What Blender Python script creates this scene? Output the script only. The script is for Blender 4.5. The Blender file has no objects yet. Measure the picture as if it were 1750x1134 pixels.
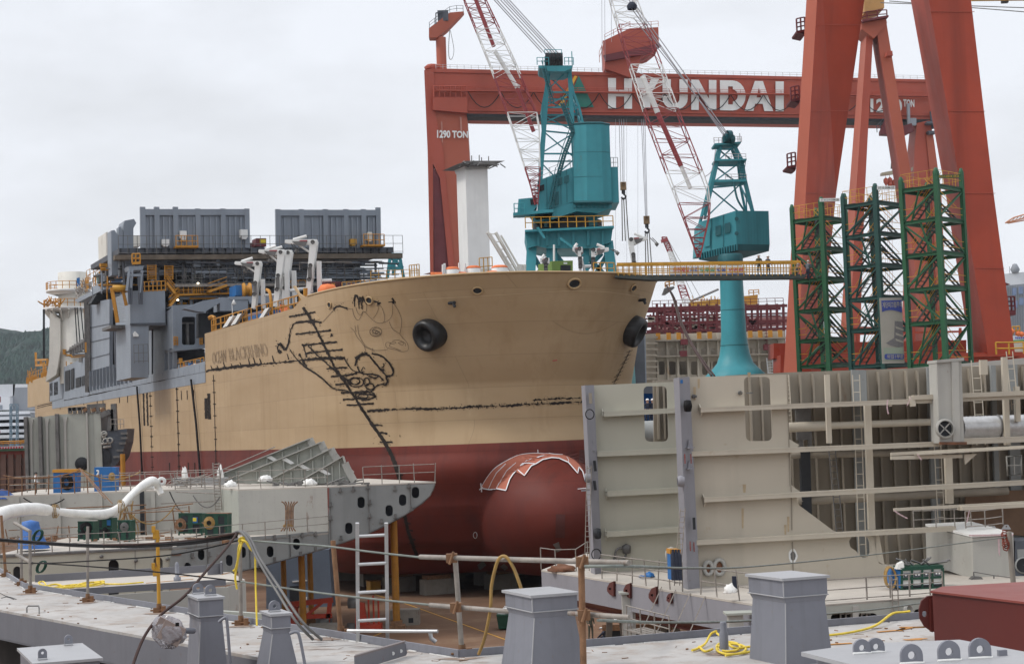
import bpy,bmesh,math,random
from math import sin,cos,tan,pi,radians,sqrt,atan2
from mathutils import Vector as V,Matrix
from mathutils.geometry import delaunay_2d_cdt
from mathutils.bvhtree import BVHTree
random.seed(7)
SC=bpy.context.scene
COL=SC.collection
# camera
FP,CX,CY,ZC=2800.0,875.0,567.0,13.8
PITCH,ROLL=math.atan(168/2800),0.037
fw=V((0,cos(PITCH),sin(PITCH)))
r0=V((1,0,0));u0=V((0,-sin(PITCH),cos(PITCH)))
XC=cos(ROLL)*r0-sin(ROLL)*u0
YC=sin(ROLL)*r0+cos(ROLL)*u0
EYE=V((0,0,ZC))
cam_d=bpy.data.cameras.new('camera');cam=bpy.data.objects.new('camera',cam_d);COL.objects.link(cam)
cam_d.sensor_width=36;cam_d.lens=36*FP/1750;cam_d.clip_start=.3;cam_d.clip_end=12000
M=Matrix.Identity(4)
for i in range(3):
 M[i][0]=XC[i];M[i][1]=YC[i];M[i][2]=-fw[i];M[i][3]=EYE[i]
cam.matrix_world=M
SC.camera=cam
# sky, sun, exposure
SC.view_settings.view_transform='Standard';SC.view_settings.look='None'
SC.view_settings.exposure=0.06;SC.view_settings.gamma=1
SUN_EL,SUN_AZ=radians(48),radians(-102)
wd=bpy.data.worlds.new('World');SC.world=wd;wd.use_nodes=True
nt=wd.node_tree;nt.nodes.clear()
N=nt.nodes.new;Lk=nt.links.new
out=N('ShaderNodeOutputWorld');bg=N('ShaderNodeBackground');sky=N('ShaderNodeTexSky')
sky.sky_type='NISHITA';sky.sun_disc=False;sky.sun_elevation=SUN_EL;sky.sun_rotation=SUN_AZ
sky.air_density=1.3;sky.dust_density=2.5
tc=N('ShaderNodeTexCoord');mp=N('ShaderNodeMapping');mp.inputs['Scale'].default_value=(1,1,2.6)
Lk(tc.outputs['Generated'],mp.inputs['Vector'])
n1=N('ShaderNodeTexNoise');n1.inputs['Scale'].default_value=4.6;n1.inputs['Detail'].default_value=6;n1.inputs['Roughness'].default_value=.55
Lk(mp.outputs[0],n1.inputs['Vector'])
cr=N('ShaderNodeValToRGB');el=cr.color_ramp.elements
el[0].position=.36;el[0].color=(7.8,8.02,8.45,1);el[1].position=.6;el[1].color=(9.0,9.3,9.9,1)
Lk(n1.outputs['Fac'],cr.inputs['Fac'])
mx=N('ShaderNodeMixRGB');mx.inputs['Fac'].default_value=.93
Lk(sky.outputs[0],mx.inputs['Color1']);Lk(cr.outputs[0],mx.inputs['Color2'])
sz=N('ShaderNodeSeparateXYZ');Lk(tc.outputs['Generated'],sz.inputs[0])
zr=N('ShaderNodeMapRange');Lk(sz.outputs[2],zr.inputs[0]);zr.inputs[1].default_value=.3;zr.inputs[2].default_value=1;zr.inputs[3].default_value=1;zr.inputs[4].default_value=1.6
gm_=N('ShaderNodeVectorMath');gm_.operation='SCALE';Lk(mx.outputs[0],gm_.inputs[0]);Lk(zr.outputs[0],gm_.inputs['Scale'])
Lk(gm_.outputs[0],bg.inputs['Color']);bg.inputs['Strength'].default_value=.1
Lk(bg.outputs[0],out.inputs['Surface'])
sd=bpy.data.lights.new('sun','SUN');sd.energy=1.7;sd.angle=radians(14);sd.color=(1,.96,.9)
sun=bpy.data.objects.new('sun',sd);COL.objects.link(sun)
sdir=V((sin(SUN_AZ)*cos(SUN_EL),cos(SUN_AZ)*cos(SUN_EL),sin(SUN_EL)))
sun.rotation_euler=(-sdir).to_track_quat('-Z','Y').to_euler();sun.location=(0,0,200)
# measuring the photograph: pixel + a real depth or plane -> point
def ray(px,py):
 return fw+XC*((px-CX)/FP)-YC*((py-CY)/FP)
def W(px,py,d):
 r=ray(px,py);return EYE+r*(d/r.y)
def Zp(px,py,z):
 r=ray(px,py);return EYE+r*((z-ZC)/r.z)
def atd(d):
 return lambda x,y:W(x,y,d)
def onplane(p,n):
 n=V(n);k=(V(p)-EYE).dot(n)
 def f(x,y):
  r=ray(x,y);return EYE+r*(k/r.dot(n))
 return f
 # materials
def mat(name,rgb,rough=.55,metal=0,var=.14,scale=.5,streak=0.,rust=0.,rustcol=(.16,.06,.025),spots=0.,bump=0.,spec=.4,worn=None,alb=.9):
 rgb=tuple(v*alb for v in rgb);rustcol=tuple(v*alb for v in rustcol);worn=tuple(v*alb for v in worn)if worn else None
 m=bpy.data.materials.new(name);m.use_nodes=True
 nt=m.node_tree;b=nt.nodes['Principled BSDF'];N=nt.nodes.new;L=nt.links.new
 tc=N('ShaderNodeTexCoord')
 def noise(s,det=5,zs=1.,rg=.6):
  mp=N('ShaderNodeMapping');mp.inputs['Scale'].default_value=(s,s,s*zs);L(tc.outputs['Object'],mp.inputs['Vector'])
  n=N('ShaderNodeTexNoise');n.inputs['Scale'].default_value=1;n.inputs['Detail'].default_value=det;n.inputs['Roughness'].default_value=rg
  L(mp.outputs[0],n.inputs['Vector']);return n.outputs['Fac']
 def ramp(src,a,b_,ca=(0,0,0,1),cb=(1,1,1,1)):
  r=N('ShaderNodeValToRGB');e=r.color_ramp.elements;e[0].position=a;e[0].color=ca;e[1].position=b_;e[1].color=cb
  L(src,r.inputs['Fac']);return r.outputs['Color']
 def mix(fac,c1,c2,mode='MIX'):
  x=N('ShaderNodeMixRGB');x.blend_type=mode
  for s,k in((fac,'Fac'),(c1,'Color1'),(c2,'Color2')):
   if isinstance(s,(int,float)):x.inputs[k].default_value=s
   elif isinstance(s,tuple):x.inputs[k].default_value=s if len(s)==4 else(*s,1)
   else:L(s,x.inputs[k])
  return x.outputs['Color']
 def mul(src,k):
  x=N('ShaderNodeMath');x.operation='MULTIPLY';L(src,x.inputs[0]);x.inputs[1].default_value=k;return x.outputs[0]
 c=mix(ramp(noise(scale),.3,.7),tuple(v*(1-var)for v in rgb),tuple(min(1,v*(1+var))for v in rgb))
 c=mix(mul(ramp(noise(scale*7,3),.35,.75),.5*var+.04),c,tuple(v*.6 for v in rgb))
 if worn:c=mix(ramp(noise(scale*1.7,8,rg=.7),.5,.62),c,worn)
 if streak:c=mix(mul(ramp(noise(scale*4,4,.05),.5,.72),streak),c,tuple(v*.45 for v in rgb))
 if rust:
  f=ramp(noise(scale*2.3,9,.35,.72),.66-.2*rust,.74-.12*rust)
  c=mix(mul(f,.85),c,rustcol)
 if spots:c=mix(mul(ramp(noise(scale*14,2),.68,.74),spots),c,rustcol)
 L(c,b.inputs['Base Color'])
 rr=N('ShaderNodeMapRange');L(noise(scale*3,4),rr.inputs[0]);rr.inputs[3].default_value=max(.05,rough-.12);rr.inputs[4].default_value=min(1,rough+.14)
 L(rr.outputs[0],b.inputs['Roughness'])
 b.inputs['Metallic'].default_value=metal;b.inputs['Specular IOR Level'].default_value=spec
 if bump:
  bp=N('ShaderNodeBump');bp.inputs['Strength'].default_value=bump;bp.inputs['Distance'].default_value=.05
  L(noise(scale*2.2,3),bp.inputs['Height']);L(bp.outputs[0],b.inputs['Normal'])
 return m
 # mesh building
import re
WHOLE=re.compile(r'weld|stain|letter|ship_name|rhinoceros|tape|spatter|mark|scratch|hull$|run$|rust_line$|waterline$|line$|rope|cable|sling|draught|bay_back|pattern|boom_section|handrail|scaffold_collar|edge_trim|trace|white_bag|loose|deck$|patch')
class MB:
 def __init__(s):s.v=[];s.f=[];s.sm=[];s.mi=[];s.cur=0;s.ch=[]
 def add(s,vs,fs,smooth=False):
  o=len(s.v);s.v+=[V(p)for p in vs];s.ch.append((o,len(s.v),len(s.f),len(s.f)+len(fs)))
  for f in fs:s.f.append([o+i for i in f]);s.sm.append(smooth);s.mi.append(s.cur)
  return s
 def hexa(s,p):
  return s.add(p,[(3,2,1,0),(4,5,6,7),(0,1,5,4),(1,2,6,5),(2,3,7,6),(3,0,4,7)])
 def box(s,c,sz,rz=0,tilt=None):
  c=V(c);x,y,z=[k/2 for k in sz];R=Matrix.Rotation(rz,3,'Z')
  if tilt:R=R@tilt
  return s.hexa([c+R@V(q)for q in((-x,-y,-z),(x,-y,-z),(x,y,-z),(-x,y,-z),(-x,-y,z),(x,-y,z),(x,y,z),(-x,y,z))])
 def frame(s,p,q,up=None):
  d=(V(q)-V(p));d=d.normalized()if d.length>1e-9 else V((0,0,1))
  up=V(up)if up else(V((0,0,1))if abs(d.z)<.95 else V((0,1,0)))
  a=d.cross(up).normalized();return d,a,a.cross(d).normalized()
 def bar(s,p,q,w,h=None,up=None):
  h=h or w;d,a,b=s.frame(p,q,up);p=V(p);q=V(q);a=a*w/2;b=b*h/2
  return s.hexa([p-a-b,p+a-b,p+a+b,p-a+b,q-a-b,q+a-b,q+a+b,q-a+b])
 def ibeam(s,p,q,w,h,t=.03,up=None):
  d,a,b=s.frame(p,q,up);k=b*(h/2-t/2);p=V(p);q=V(q)
  s.bar(p+k,q+k,w,t,up);s.bar(p-k,q-k,w,t,up);return s.bar(p,q,t,h-2*t,up)
 def tube(s,p,q,r,n=8,r2=None,cap=True):
  d,a,b=s.frame(p,q);p=V(p);q=V(q);r2=r if r2 is None else r2
  vs=[p+(a*cos(2*pi*i/n)+b*sin(2*pi*i/n))*r for i in range(n)]+[q+(a*cos(2*pi*i/n)+b*sin(2*pi*i/n))*r2 for i in range(n)]
  s.add(vs,[(i,(i+1)%n,n+(i+1)%n,n+i)for i in range(n)],n>5)
  if cap:s.add(vs,[tuple(range(n-1,-1,-1)),tuple(range(n,2*n))])
  return s
 def path(s,pts,r,n=6,closed=False,radii=None):
  pts=[V(p)for p in pts];m=len(pts);rings=[];ref=None
  for i,p in enumerate(pts):
   if closed:d=pts[(i+1)%m]-pts[i-1]
   else:d=pts[min(i+1,m-1)]-pts[max(i-1,0)]
   d=d.normalized()if d.length>1e-9 else V((0,0,1))
   if ref is None:ref=V((0,0,1))if abs(d.z)<.9 else V((1,0,0))
   a=d.cross(ref).normalized();b=a.cross(d).normalized();ref=b
   rr=radii[i]if radii else r
   rings.append([p+(a*cos(2*pi*k/n)+b*sin(2*pi*k/n))*rr for k in range(n)])
  vs=[v for rg in rings for v in rg];fs=[]
  for i in range(m if closed else m-1):
   j=(i+1)%m
   for k in range(n):fs.append((i*n+k,i*n+(k+1)%n,j*n+(k+1)%n,j*n+k))
  s.add(vs,fs,True)
  if not closed:s.add(vs,[tuple(range(n-1,-1,-1)),tuple(range((m-1)*n,m*n))])
  return s
 def lathe(s,prof,c,n=20,axis=(0,0,1),smooth=True,arc=None):
  c=V(c);d=V(axis).normalized();ref=V((0,0,1))if abs(d.z)<.9 else V((1,0,0))
  a=d.cross(ref).normalized();b=d.cross(a)
  vs=[c+d*h+(a*cos(2*pi*i/n)+b*sin(2*pi*i/n))*r for r,h in prof for i in range(n)]
  fs=[(j*n+i,j*n+(i+1)%n,(j+1)*n+(i+1)%n,(j+1)*n+i)for j in range(len(prof)-1)for i in range(n)]
  return s.add(vs,fs,smooth)
 def prism(s,poly,vec):
  n=len(poly);vec=V(vec);vs=[V(p)for p in poly]+[V(p)+vec for p in poly]
  return s.add(vs,[tuple(range(n)),tuple(range(2*n-1,n-1,-1))]+[(i,n+i,n+(i+1)%n,(i+1)%n)for i in range(n)])
 def plate(s,outline,holes,mp,off):
  off=V(off);co=[];ed=[]
  for lp in[outline]+list(holes):
   o=len(co);co+=[V((p[0],p[1]))for p in lp];ed+=[(o+i,o+(i+1)%len(lp))for i in range(len(lp))]
  vs,_,fs,*_=delaunay_2d_cdt(co,ed,[],0,1e-5)
  def inside(p,lp):
   r=False;j=len(lp)-1
   for i in range(len(lp)):
    if(lp[i][1]>p[1])!=(lp[j][1]>p[1])and p[0]<(lp[j][0]-lp[i][0])*(p[1]-lp[i][1])/(lp[j][1]-lp[i][1])+lp[i][0]:r=not r
    j=i
   return r
  keep=[]
  for f in fs:
   c=sum((vs[i]for i in f),V((0,0)))/len(f)
   if inside(c,outline)and not any(inside(c,h)for h in holes):keep.append(tuple(f))
  P=[mp(v.x,v.y)for v in vs];n=len(P)
  s.add(P+[p+off for p in P],keep+[tuple(n+i for i in reversed(f))for f in keep])
  for lp in[outline]+list(holes):
   q=[mp(p[0],p[1])for p in lp];m=len(q)
   s.add(q+[p+off for p in q],[(i,m+i,m+(i+1)%m,(i+1)%m)for i in range(m)])
  return s
 def sheet(s,rows,smooth=True):
  n=len(rows[0]);return s.add([p for r in rows for p in r],[(j*n+i,j*n+i+1,(j+1)*n+i+1,(j+1)*n+i)for j in range(len(rows)-1)for i in range(n-1)],smooth)
 def pieces(s,gap=.12):
  """groups of primitives that touch: each group is a part of its own"""
  bx=[]
  for a,b,_,_ in s.ch:
   q=s.v[a:b];bx.append(([min(v[i]for v in q)-gap for i in range(3)],[max(v[i]for v in q)+gap for i in range(3)]))
  par=list(range(len(bx)))
  def find(i):
   while par[i]!=i:par[i]=par[par[i]];i=par[i]
   return i
  for i in range(len(bx)):
   for j in range(i):
    if all(bx[i][0][k]<=bx[j][1][k]and bx[j][0][k]<=bx[i][1][k]for k in range(3)):par[find(i)]=find(j)
  g={}
  for i in range(len(bx)):g.setdefault(find(i),[]).append(i)
  return list(g.values())
 def build(s,name,m,parent=None,label=None,loc=None,weld=False):
  if parent is not None and 1<len(s.ch)<260 and not label and not WHOLE.search(name):
   g=s.pieces()
   if 1<len(g)<=60:
    first=None
    for ids in g:
     t=MB()
     for i in ids:
      a,b,c,d=s.ch[i];o=len(t.v);t.v+=s.v[a:b];t.f+=[[k-a+o for k in f]for f in s.f[c:d]];t.sm+=s.sm[c:d];t.mi+=s.mi[c:d]
     q=t.build(name,m,parent,loc=loc,weld=weld);first=first or q
    return first
  return s.build1(name,m,parent,label,loc,weld)
 def build1(s,name,m,parent=None,label=None,loc=None,weld=False):
  base=V((0,0,0))
  p=parent
  while p is not None:base=base+p.location;p=p.parent
  if parent is None:
   if loc is None and s.v:
    xs=[v.x for v in s.v];ys=[v.y for v in s.v];zs=[v.z for v in s.v]
    loc=((min(xs)+max(xs))/2,(min(ys)+max(ys))/2,min(zs))
   base=V(loc or(0,0,0))
  me=bpy.data.meshes.new(name);me.from_pydata([tuple(v-base)for v in s.v],[],s.f)
  me.polygons.foreach_set('use_smooth',s.sm)
  for q in(m if isinstance(m,(list,tuple))else[m]):me.materials.append(q)
  me.polygons.foreach_set('material_index',s.mi)
  bm=bmesh.new();bm.from_mesh(me)
  if weld:bmesh.ops.remove_doubles(bm,verts=bm.verts,dist=1e-4)
  bmesh.ops.recalc_face_normals(bm,faces=bm.faces);bm.to_mesh(me);bm.free()
  me.update()
  o=bpy.data.objects.new(name,me);COL.objects.link(o)
  if parent is None:o.location=base
  else:o.parent=parent
  if label:o['label']=label
  return o
def tag(o,label,cat,group=None,kind=None):
 if label:o['label']=label
 if cat:o['category']=cat
 if group:o['group']=group
 if kind:o['kind']=kind
 return o
def thing(name,loc,label,cat,group=None):
 o=bpy.data.objects.new(name,None);o.empty_display_size=.3;COL.objects.link(o);o.location=V(loc)
 return tag(o,label,cat,group)
def copy_tree(o,parent=None):
 c=o.copy();COL.objects.link(c)
 if parent is not None:c.parent=parent
 for ch in list(o.children):copy_tree(ch,c)
 return c
def struct(o):o['kind']='structure';return o
def rrect(x0,y0,x1,y1,r,n=5,sk=0.):
 cs=((x1-r,y0+r,-pi/2),(x1-r,y1-r,0),(x0+r,y1-r,pi/2),(x0+r,y0+r,pi))
 ym=(y0+y1)/2
 return[(cx+r*cos(a+k*pi/2/n)+sk*(cy+r*sin(a+k*pi/2/n)-ym),cy+r*sin(a+k*pi/2/n))for cx,cy,a in cs for k in range(n+1)]
def arch(x0,y0,x1,y1,n=8):
 r=(x1-x0)/2;xm=(x0+x1)/2
 return[(x0,y1)]+[(xm-r*cos(pi*k/n),y0+r-r*sin(pi*k/n))for k in range(n+1)]+[(x1,y1)]
def circ(cx,cy,r,n=14,ry=None):return[(cx+r*cos(2*pi*k/n),cy+(ry or r)*sin(2*pi*k/n))for k in range(n)]
def quadmap(tl,tr,br,bl):
 tl,tr,br,bl=map(V,(tl,tr,br,bl))
 return lambda u,v:(tl*(1-u)+tr*u)*(1-v)+(bl*(1-u)+br*u)*v
def text_geo(body,bold=.0,squeeze=None):
 cu=bpy.data.curves.new('lettering','FONT');cu.body=body;cu.offset=bold;cu.resolution_u=3;cu.fill_mode='BOTH'
 o=bpy.data.objects.new('lettering',cu);COL.objects.link(o)
 dg=bpy.context.evaluated_depsgraph_get();me=bpy.data.meshes.new_from_object(o.evaluated_get(dg))
 vs=[(v.co.x,v.co.y)for v in me.vertices];fs=[tuple(p.vertices)for p in me.polygons]
 bpy.data.objects.remove(o);bpy.data.curves.remove(cu);bpy.data.meshes.remove(me)
 x0=min(v[0]for v in vs);x1=max(v[0]for v in vs);y0=min(v[1]for v in vs);y1=max(v[1]for v in vs)
 return[((x-x0)/(x1-x0),1-(y-y0)/(y1-y0))for x,y in vs],fs
def text_on(body,qm,bold=0.,pad=(0,0,1,1)):
 vs,fs=text_geo(body,bold);mb=MB()
 mb.add([qm(pad[0]+u*(pad[2]-pad[0]),pad[1]+v*(pad[3]-pad[1]))for u,v in vs],fs);return mb
def lerp(a,b,t):return V(a)*(1-t)+V(b)*t
def sag(a,b,s,n=12):return[lerp(a,b,i/n)-V((0,0,4*s*(i/n)*(1-i/n)))for i in range(n+1)]
def spline(pts,n=6):
 pts=[V(p)for p in pts];out=[]
 for i in range(len(pts)-1):
  p0=pts[max(i-1,0)];p1=pts[i];p2=pts[i+1];p3=pts[min(i+2,len(pts)-1)]
  for k in range(n):
   t=k/n;out.append(.5*((2*p1)+(p2-p0)*t+(2*p0-5*p1+4*p2-p3)*t*t+(3*p1-p0-3*p2+p3)*t**3))
 out.append(pts[-1]);return out
def interp(x,tab):
 for(a,b),(c,d)in zip(tab,tab[1:]):
  if x<=c:return b+(d-b)*max(0,(x-a))/(c-a)
 return tab[-1][1]
def railing_geo(mb,bases,h=1.1,rails=(1.,.5),rp=.03,rr=.025,n=5):
 for b in bases:mb.tube(b,V(b)+V((0,0,h)),rp,n)
 for f in rails:
  for a,b in zip(bases,bases[1:]):mb.tube(V(a)+V((0,0,h*f)),V(b)+V((0,0,h*f)),rr,n)
 return mb
def railing(label,bases,m,h=1.1,rails=(1.,.5),rp=.03,rr=.025,group='scaffold pipe railings',cat='railing',jit=.0):
 t=thing('railing',bases[0],label,cat,group)
 tops=[]
 for b in bases:
  tp=V(b)+V((random.uniform(-jit,jit),random.uniform(-jit,jit),h*random.uniform(1,1+jit)))
  tops.append(tp);MB().tube(b,tp,rp,5).build('post',m,t)
 for f in rails:
  mb=MB()
  for(a,ta),(b,tb)in zip(zip(bases,tops),zip(bases[1:],tops[1:])):mb.tube(lerp(a,V(a)+V((0,0,h)),f),lerp(b,V(b)+V((0,0,h)),f),rr,5)
  mb.build('rail',m,t)
 return t
def ladder_geo(mb,a,b,w,side,n,rs=.03,rr=.02):
 a=V(a);b=V(b);sd=V(side).normalized()*w/2
 mb.tube(a-sd,b-sd,rs,5);mb.tube(a+sd,b+sd,rs,5)
 for i in range(n):p=lerp(a,b,(i+.5)/n);mb.tube(p-sd,p+sd,rr,4)
 return mb
def lump(c,r,h,seed=1,mb=None,flat=.35):
 """a crumpled sack or rag: a low irregular heap"""
 mb=mb or MB();rnd=random.Random(seed);bm=bmesh.new();bmesh.ops.create_icosphere(bm,subdivisions=3,radius=1)
 ph=[rnd.uniform(0,6.3)for _ in range(6)];vs=[]
 for v in bm.verts:
  n=v.co.normalized();k=1+.16*sin(4*n.x+ph[0])*sin(5*n.y+ph[1])+.12*sin(9*n.x+7*n.z+ph[2])+.07*sin(15*n.y+11*n.z+ph[3])
  vs.append(V(c)+V((n.x*r*k*1.15,n.y*r*k,max(-flat*.3,n.z)*h*k+h*flat*.3)))
 mb.add(vs,[tuple(v.index for v in f.verts)for f in bm.faces],True);bm.free();return mb
 # paints
m_tan_plain=mat('tan_paint',(.47,.325,.17),.5,var=.08,scale=.12)
m_redfoul=mat('red_antifouling_paint',(.15,.03,.022),.5,var=.2,scale=.15,streak=.25)
m_patch=mat('sanded_primer',(.50,.17,.11),.85,var=.12,scale=.6)
m_tape=mat('white_masking_tape',(.75,.75,.77),.8,var=.05,alb=1)
m_burn=mat('burnt_weld_seam',(.034,.028,.025),.85,var=.5,scale=3,spec=.08)
m_smudge=mat('smoked_paint',(.10,.065,.04),.8,var=.35,scale=2)
def smoke_alpha():
 nt=m_smudge.node_tree;N=nt.nodes.new;L=nt.links.new;tc=N('ShaderNodeTexCoord');n=N('ShaderNodeTexNoise');n.inputs['Scale'].default_value=1.3;n.inputs['Detail'].default_value=5;L(tc.outputs['Object'],n.inputs['Vector'])
 r=N('ShaderNodeMapRange');L(n.outputs['Fac'],r.inputs[0]);r.inputs[1].default_value=.5;r.inputs[2].default_value=.8;r.inputs[3].default_value=0;r.inputs[4].default_value=.5;L(r.outputs[0],nt.nodes['Principled BSDF'].inputs['Alpha'])
smoke_alpha()
m_line=mat('thin_weld_line',(.11,.08,.055),.8,var=.3,scale=2)
m_teal=mat('teal_crane_paint',(.04,.265,.31),.5,var=.12,scale=.25,streak=.25,rust=.1,rustcol=(.09,.12,.11),alb=1)
m_teal_d=mat('dark_teal_paint',(.02,.13,.15),.6,var=.15,scale=.4)
m_gred=mat('orange_red_crane_paint',(.37,.05,.02),.55,var=.2,scale=.09,streak=.6)
m_gred2=mat('pale_orange_red_paint',(.42,.105,.06),.6,var=.12,scale=.05,streak=.2)
m_gred3=mat('weathered_brick_red_paint',(.40,.08,.048),.6,var=.14,scale=.06,streak=.3)
m_boomr=mat('crimson_boom_paint',(.30,.05,.055),.5,var=.1)
m_white=mat('white_paint',(.72,.72,.7),.45,var=.06,scale=.4,streak=.12,alb=1)
m_cream=mat('dirty_white_paint',(.66,.64,.58),.6,var=.1,scale=.3,streak=.25,rust=.25,alb=1)
m_green=mat('green_tower_paint',(.014,.09,.036),.5,var=.2,scale=.4)
m_green2=mat('dark_bluish_green_paint',(.009,.058,.048),.5,var=.2,scale=.4)
m_tread=mat('dark_steel_tread',(.05,.06,.055),.7,var=.3)
m_grey=mat('grey_ship_paint',(.225,.255,.295),.5,alb=1,var=.1,scale=.2,streak=.2)
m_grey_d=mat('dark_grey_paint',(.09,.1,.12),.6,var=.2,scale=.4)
m_black=mat('black_steel_and_shade',(.02,.022,.026),.7,var=.4,scale=.8)  # black steel, and sheets painted as the dark in openings and recesses
m_rubber=mat('black_rubber',(.012,.012,.013),.42,var=.3,scale=2)
m_steel=mat('dull_bare_steel',(.16,.155,.15),.55,.3,var=.3,scale=1.5)
m_ropel=mat('pale_wire_rope',(.42,.42,.45),.6)
m_galv=mat('galvanised_steel',(.5,.5,.5),.4,.55,var=.14,scale=4,alb=1)
m_pipe=mat('weathered_scaffold_pipe',(.3,.27,.24),.6,.25,var=.3,scale=5,rust=.35)
m_rusty=mat('rusty_pipe',(.24,.13,.07),.8,.1,var=.4,scale=6,rust=.6)
m_yellow=mat('ochre_yellow_paint',(.56,.29,.03),.55,var=.2,scale=.8,streak=.3)
m_yprop=mat('worn_ochre_prop_paint',(.42,.185,.02),.6,var=.3,scale=.7,streak=.4,spots=.5)
m_orange=mat('orange_safety_paint',(.52,.235,.025),.55,var=.18,scale=1)
m_orange_c=mat('orange_tarpaulin',(.75,.19,.06),.7,var=.18,scale=1.5)
m_blue=mat('blue_cabinet_paint',(.02,.145,.40),.5,var=.15,scale=.8,streak=.3)
m_tarp=mat('blue_tarpaulin',(.05,.16,.46),.55,var=.2,scale=2,bump=.5)
m_machine=mat('dark_green_machine_paint',(.008,.06,.036),.5,var=.3,scale=1.2,rust=.22)
m_rusttop=mat('rust',(.2,.09,.05),.85,var=.35,scale=2)
m_prim=mat('grey_green_primer',(.40,.41,.365),.6,var=.07,scale=.25,streak=.3,spots=.3)
m_prim_l=mat('light_grey_primer',(.43,.42,.385),.6,var=.07,scale=.3,streak=.25,rust=.12,spots=.3)
m_primg=mat('mid_grey_primer',(.27,.28,.275),.6,var=.08,scale=.3,streak=.3,spots=.4)
m_beige=mat('beige_primer',(.53,.475,.385),.6,var=.07,scale=.16,streak=.22,rust=.16,rustcol=(.36,.22,.1),spots=.2)
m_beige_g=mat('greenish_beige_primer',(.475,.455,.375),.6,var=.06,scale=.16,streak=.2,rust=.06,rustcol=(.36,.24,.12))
m_beige_d=mat('stained_shaded_beige_primer',(.31,.27,.215),.65,var=.14,scale=.2,streak=.35,rust=.3,rustcol=(.22,.13,.075))  # stains and rust, over a base darkened for the shaded block interior
m_flange=mat('lilac_grey_primer',(.265,.26,.285),.55,var=.07,scale=.4,streak=.15,spots=.2)
m_deck=mat('worn_deck_primer',(.5,.455,.40),.7,var=.1,scale=.45,rust=.2,rustcol=(.4,.3,.23),spots=.25)
m_fdeck=mat('scuffed_grey_deck',(.40,.382,.365),.7,var=.16,scale=1.3,rust=.55,rustcol=(.25,.2,.17),spots=.7,bump=.08,alb=1,worn=(.33,.285,.25),streak=.0)
m_fside=mat('grey_violet_beam_paint',(.17,.17,.19),.55,var=.1,scale=.8,streak=.22,spots=.3)
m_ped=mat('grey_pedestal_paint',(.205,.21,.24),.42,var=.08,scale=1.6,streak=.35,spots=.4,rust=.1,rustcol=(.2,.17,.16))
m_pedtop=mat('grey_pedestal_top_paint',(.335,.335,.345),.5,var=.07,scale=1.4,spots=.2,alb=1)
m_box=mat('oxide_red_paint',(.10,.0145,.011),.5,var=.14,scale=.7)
m_boxtop=mat('sun_faded_oxide_red',(.22,.05,.038),.5,var=.12,scale=.8)  # lighter copy of the box red: light on the top put into colour
m_concrete=mat('stained_concrete',(.27,.245,.21),.85,var=.25,scale=.6,rust=.25)
m_floor=mat('brown_dock_floor',(.165,.09,.052),.9,var=.3,scale=.12,worn=(.21,.13,.08),rust=.3,rustcol=(.1,.06,.045),bump=.1)
m_quay=mat('quay_concrete',(.32,.31,.29),.9,var=.15,scale=.05)
m_dockred=mat('rusty_dock_wall_red',(.24,.05,.035),.8,var=.25,scale=.15,streak=.4)
m_dockbrown=mat('brown_sheet_piling',(.15,.085,.065),.85,var=.3,scale=.2,streak=.5)
m_rope=mat('yellow_polypropylene_rope',(.70,.52,.06),.7,var=.2,scale=12,alb=1)
m_wire=mat('grey_green_wire_rope',(.2,.22,.2),.7,var=.25,scale=8)
m_hose=mat('black_hose',(.012,.011,.012),.6,var=.3,scale=6,spec=.15)
m_hose_r=mat('brown_red_hose',(.05,.025,.02),.6,var=.3,scale=6,spec=.15)
m_hose_y=mat('ochre_hose',(.33,.2,.06),.5,var=.25,scale=6)
m_duct=mat('white_plastic_film_duct',(.78,.77,.74),.32,var=.12,scale=1.5,bump=.35,streak=.1,alb=1)
m_plastic=mat('crumpled_clear_plastic',(.55,.52,.55),.12,var=.25,scale=9,spec=.8)
m_pipered=mat('dark_crimson_steel',(.14,.025,.03),.6,var=.2,scale=.3)
m_skin=mat('skin',(.45,.27,.19),.6,var=.05)
m_helmet=mat('white_helmet_plastic',(.72,.72,.7),.35,var=.03,alb=1)
m_olive=mat('olive_workwear',(.075,.075,.055),.85,var=.2,scale=6)
m_greycloth=mat('grey_workwear',(.13,.14,.16),.85,var=.2,scale=6)
m_navy=mat('navy_workwear',(.025,.03,.05),.85,var=.2,scale=6)
m_brownc=mat('brown_trouser_cloth',(.07,.055,.045),.85,var=.2,scale=6)
m_wshirt=mat('white_shirt_cloth',(.68,.68,.68),.8,var=.06,scale=6,alb=1)
m_hair=mat('black_hair',(.012,.011,.01),.5,var=.2)
m_hill=mat('distant_forest',(.026,.052,.042),.95,var=.75,scale=.05)
m_facw=mat('white_factory_cladding',(.62,.64,.67),.7,var=.05,scale=.05,alb=1)
m_facr=mat('pale_factory_roof',(.55,.57,.6),.7,var=.06,scale=.05,alb=1)
m_facd=mat('grey_factory_wall',(.28,.3,.33),.7,var=.1,scale=.05)
m_logog=mat('emblem_green_paint',(.012,.17,.13),.5,var=.05)
m_logoy=mat('emblem_amber_paint',(.75,.38,.02),.5,var=.05)
m_lamp=bpy.data.materials.new('lit_lamp_glass');m_lamp.use_nodes=True
_b=m_lamp.node_tree.nodes['Principled BSDF'];_b.inputs['Emission Color'].default_value=(1,.9,.65,1);_b.inputs['Emission Strength'].default_value=9
m_signblue=mat('sign_blue',(.04,.06,.26),.6,var=.06);m_signcream=mat('sign_cream',(.33,.305,.26),.6,var=.05,scale=1)
m_signgreen=mat('sign_sage_green',(.27,.31,.24),.6,var=.06);m_signgrey=mat('sign_print_grey',(.16,.15,.15),.6,var=.2,scale=6)
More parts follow.
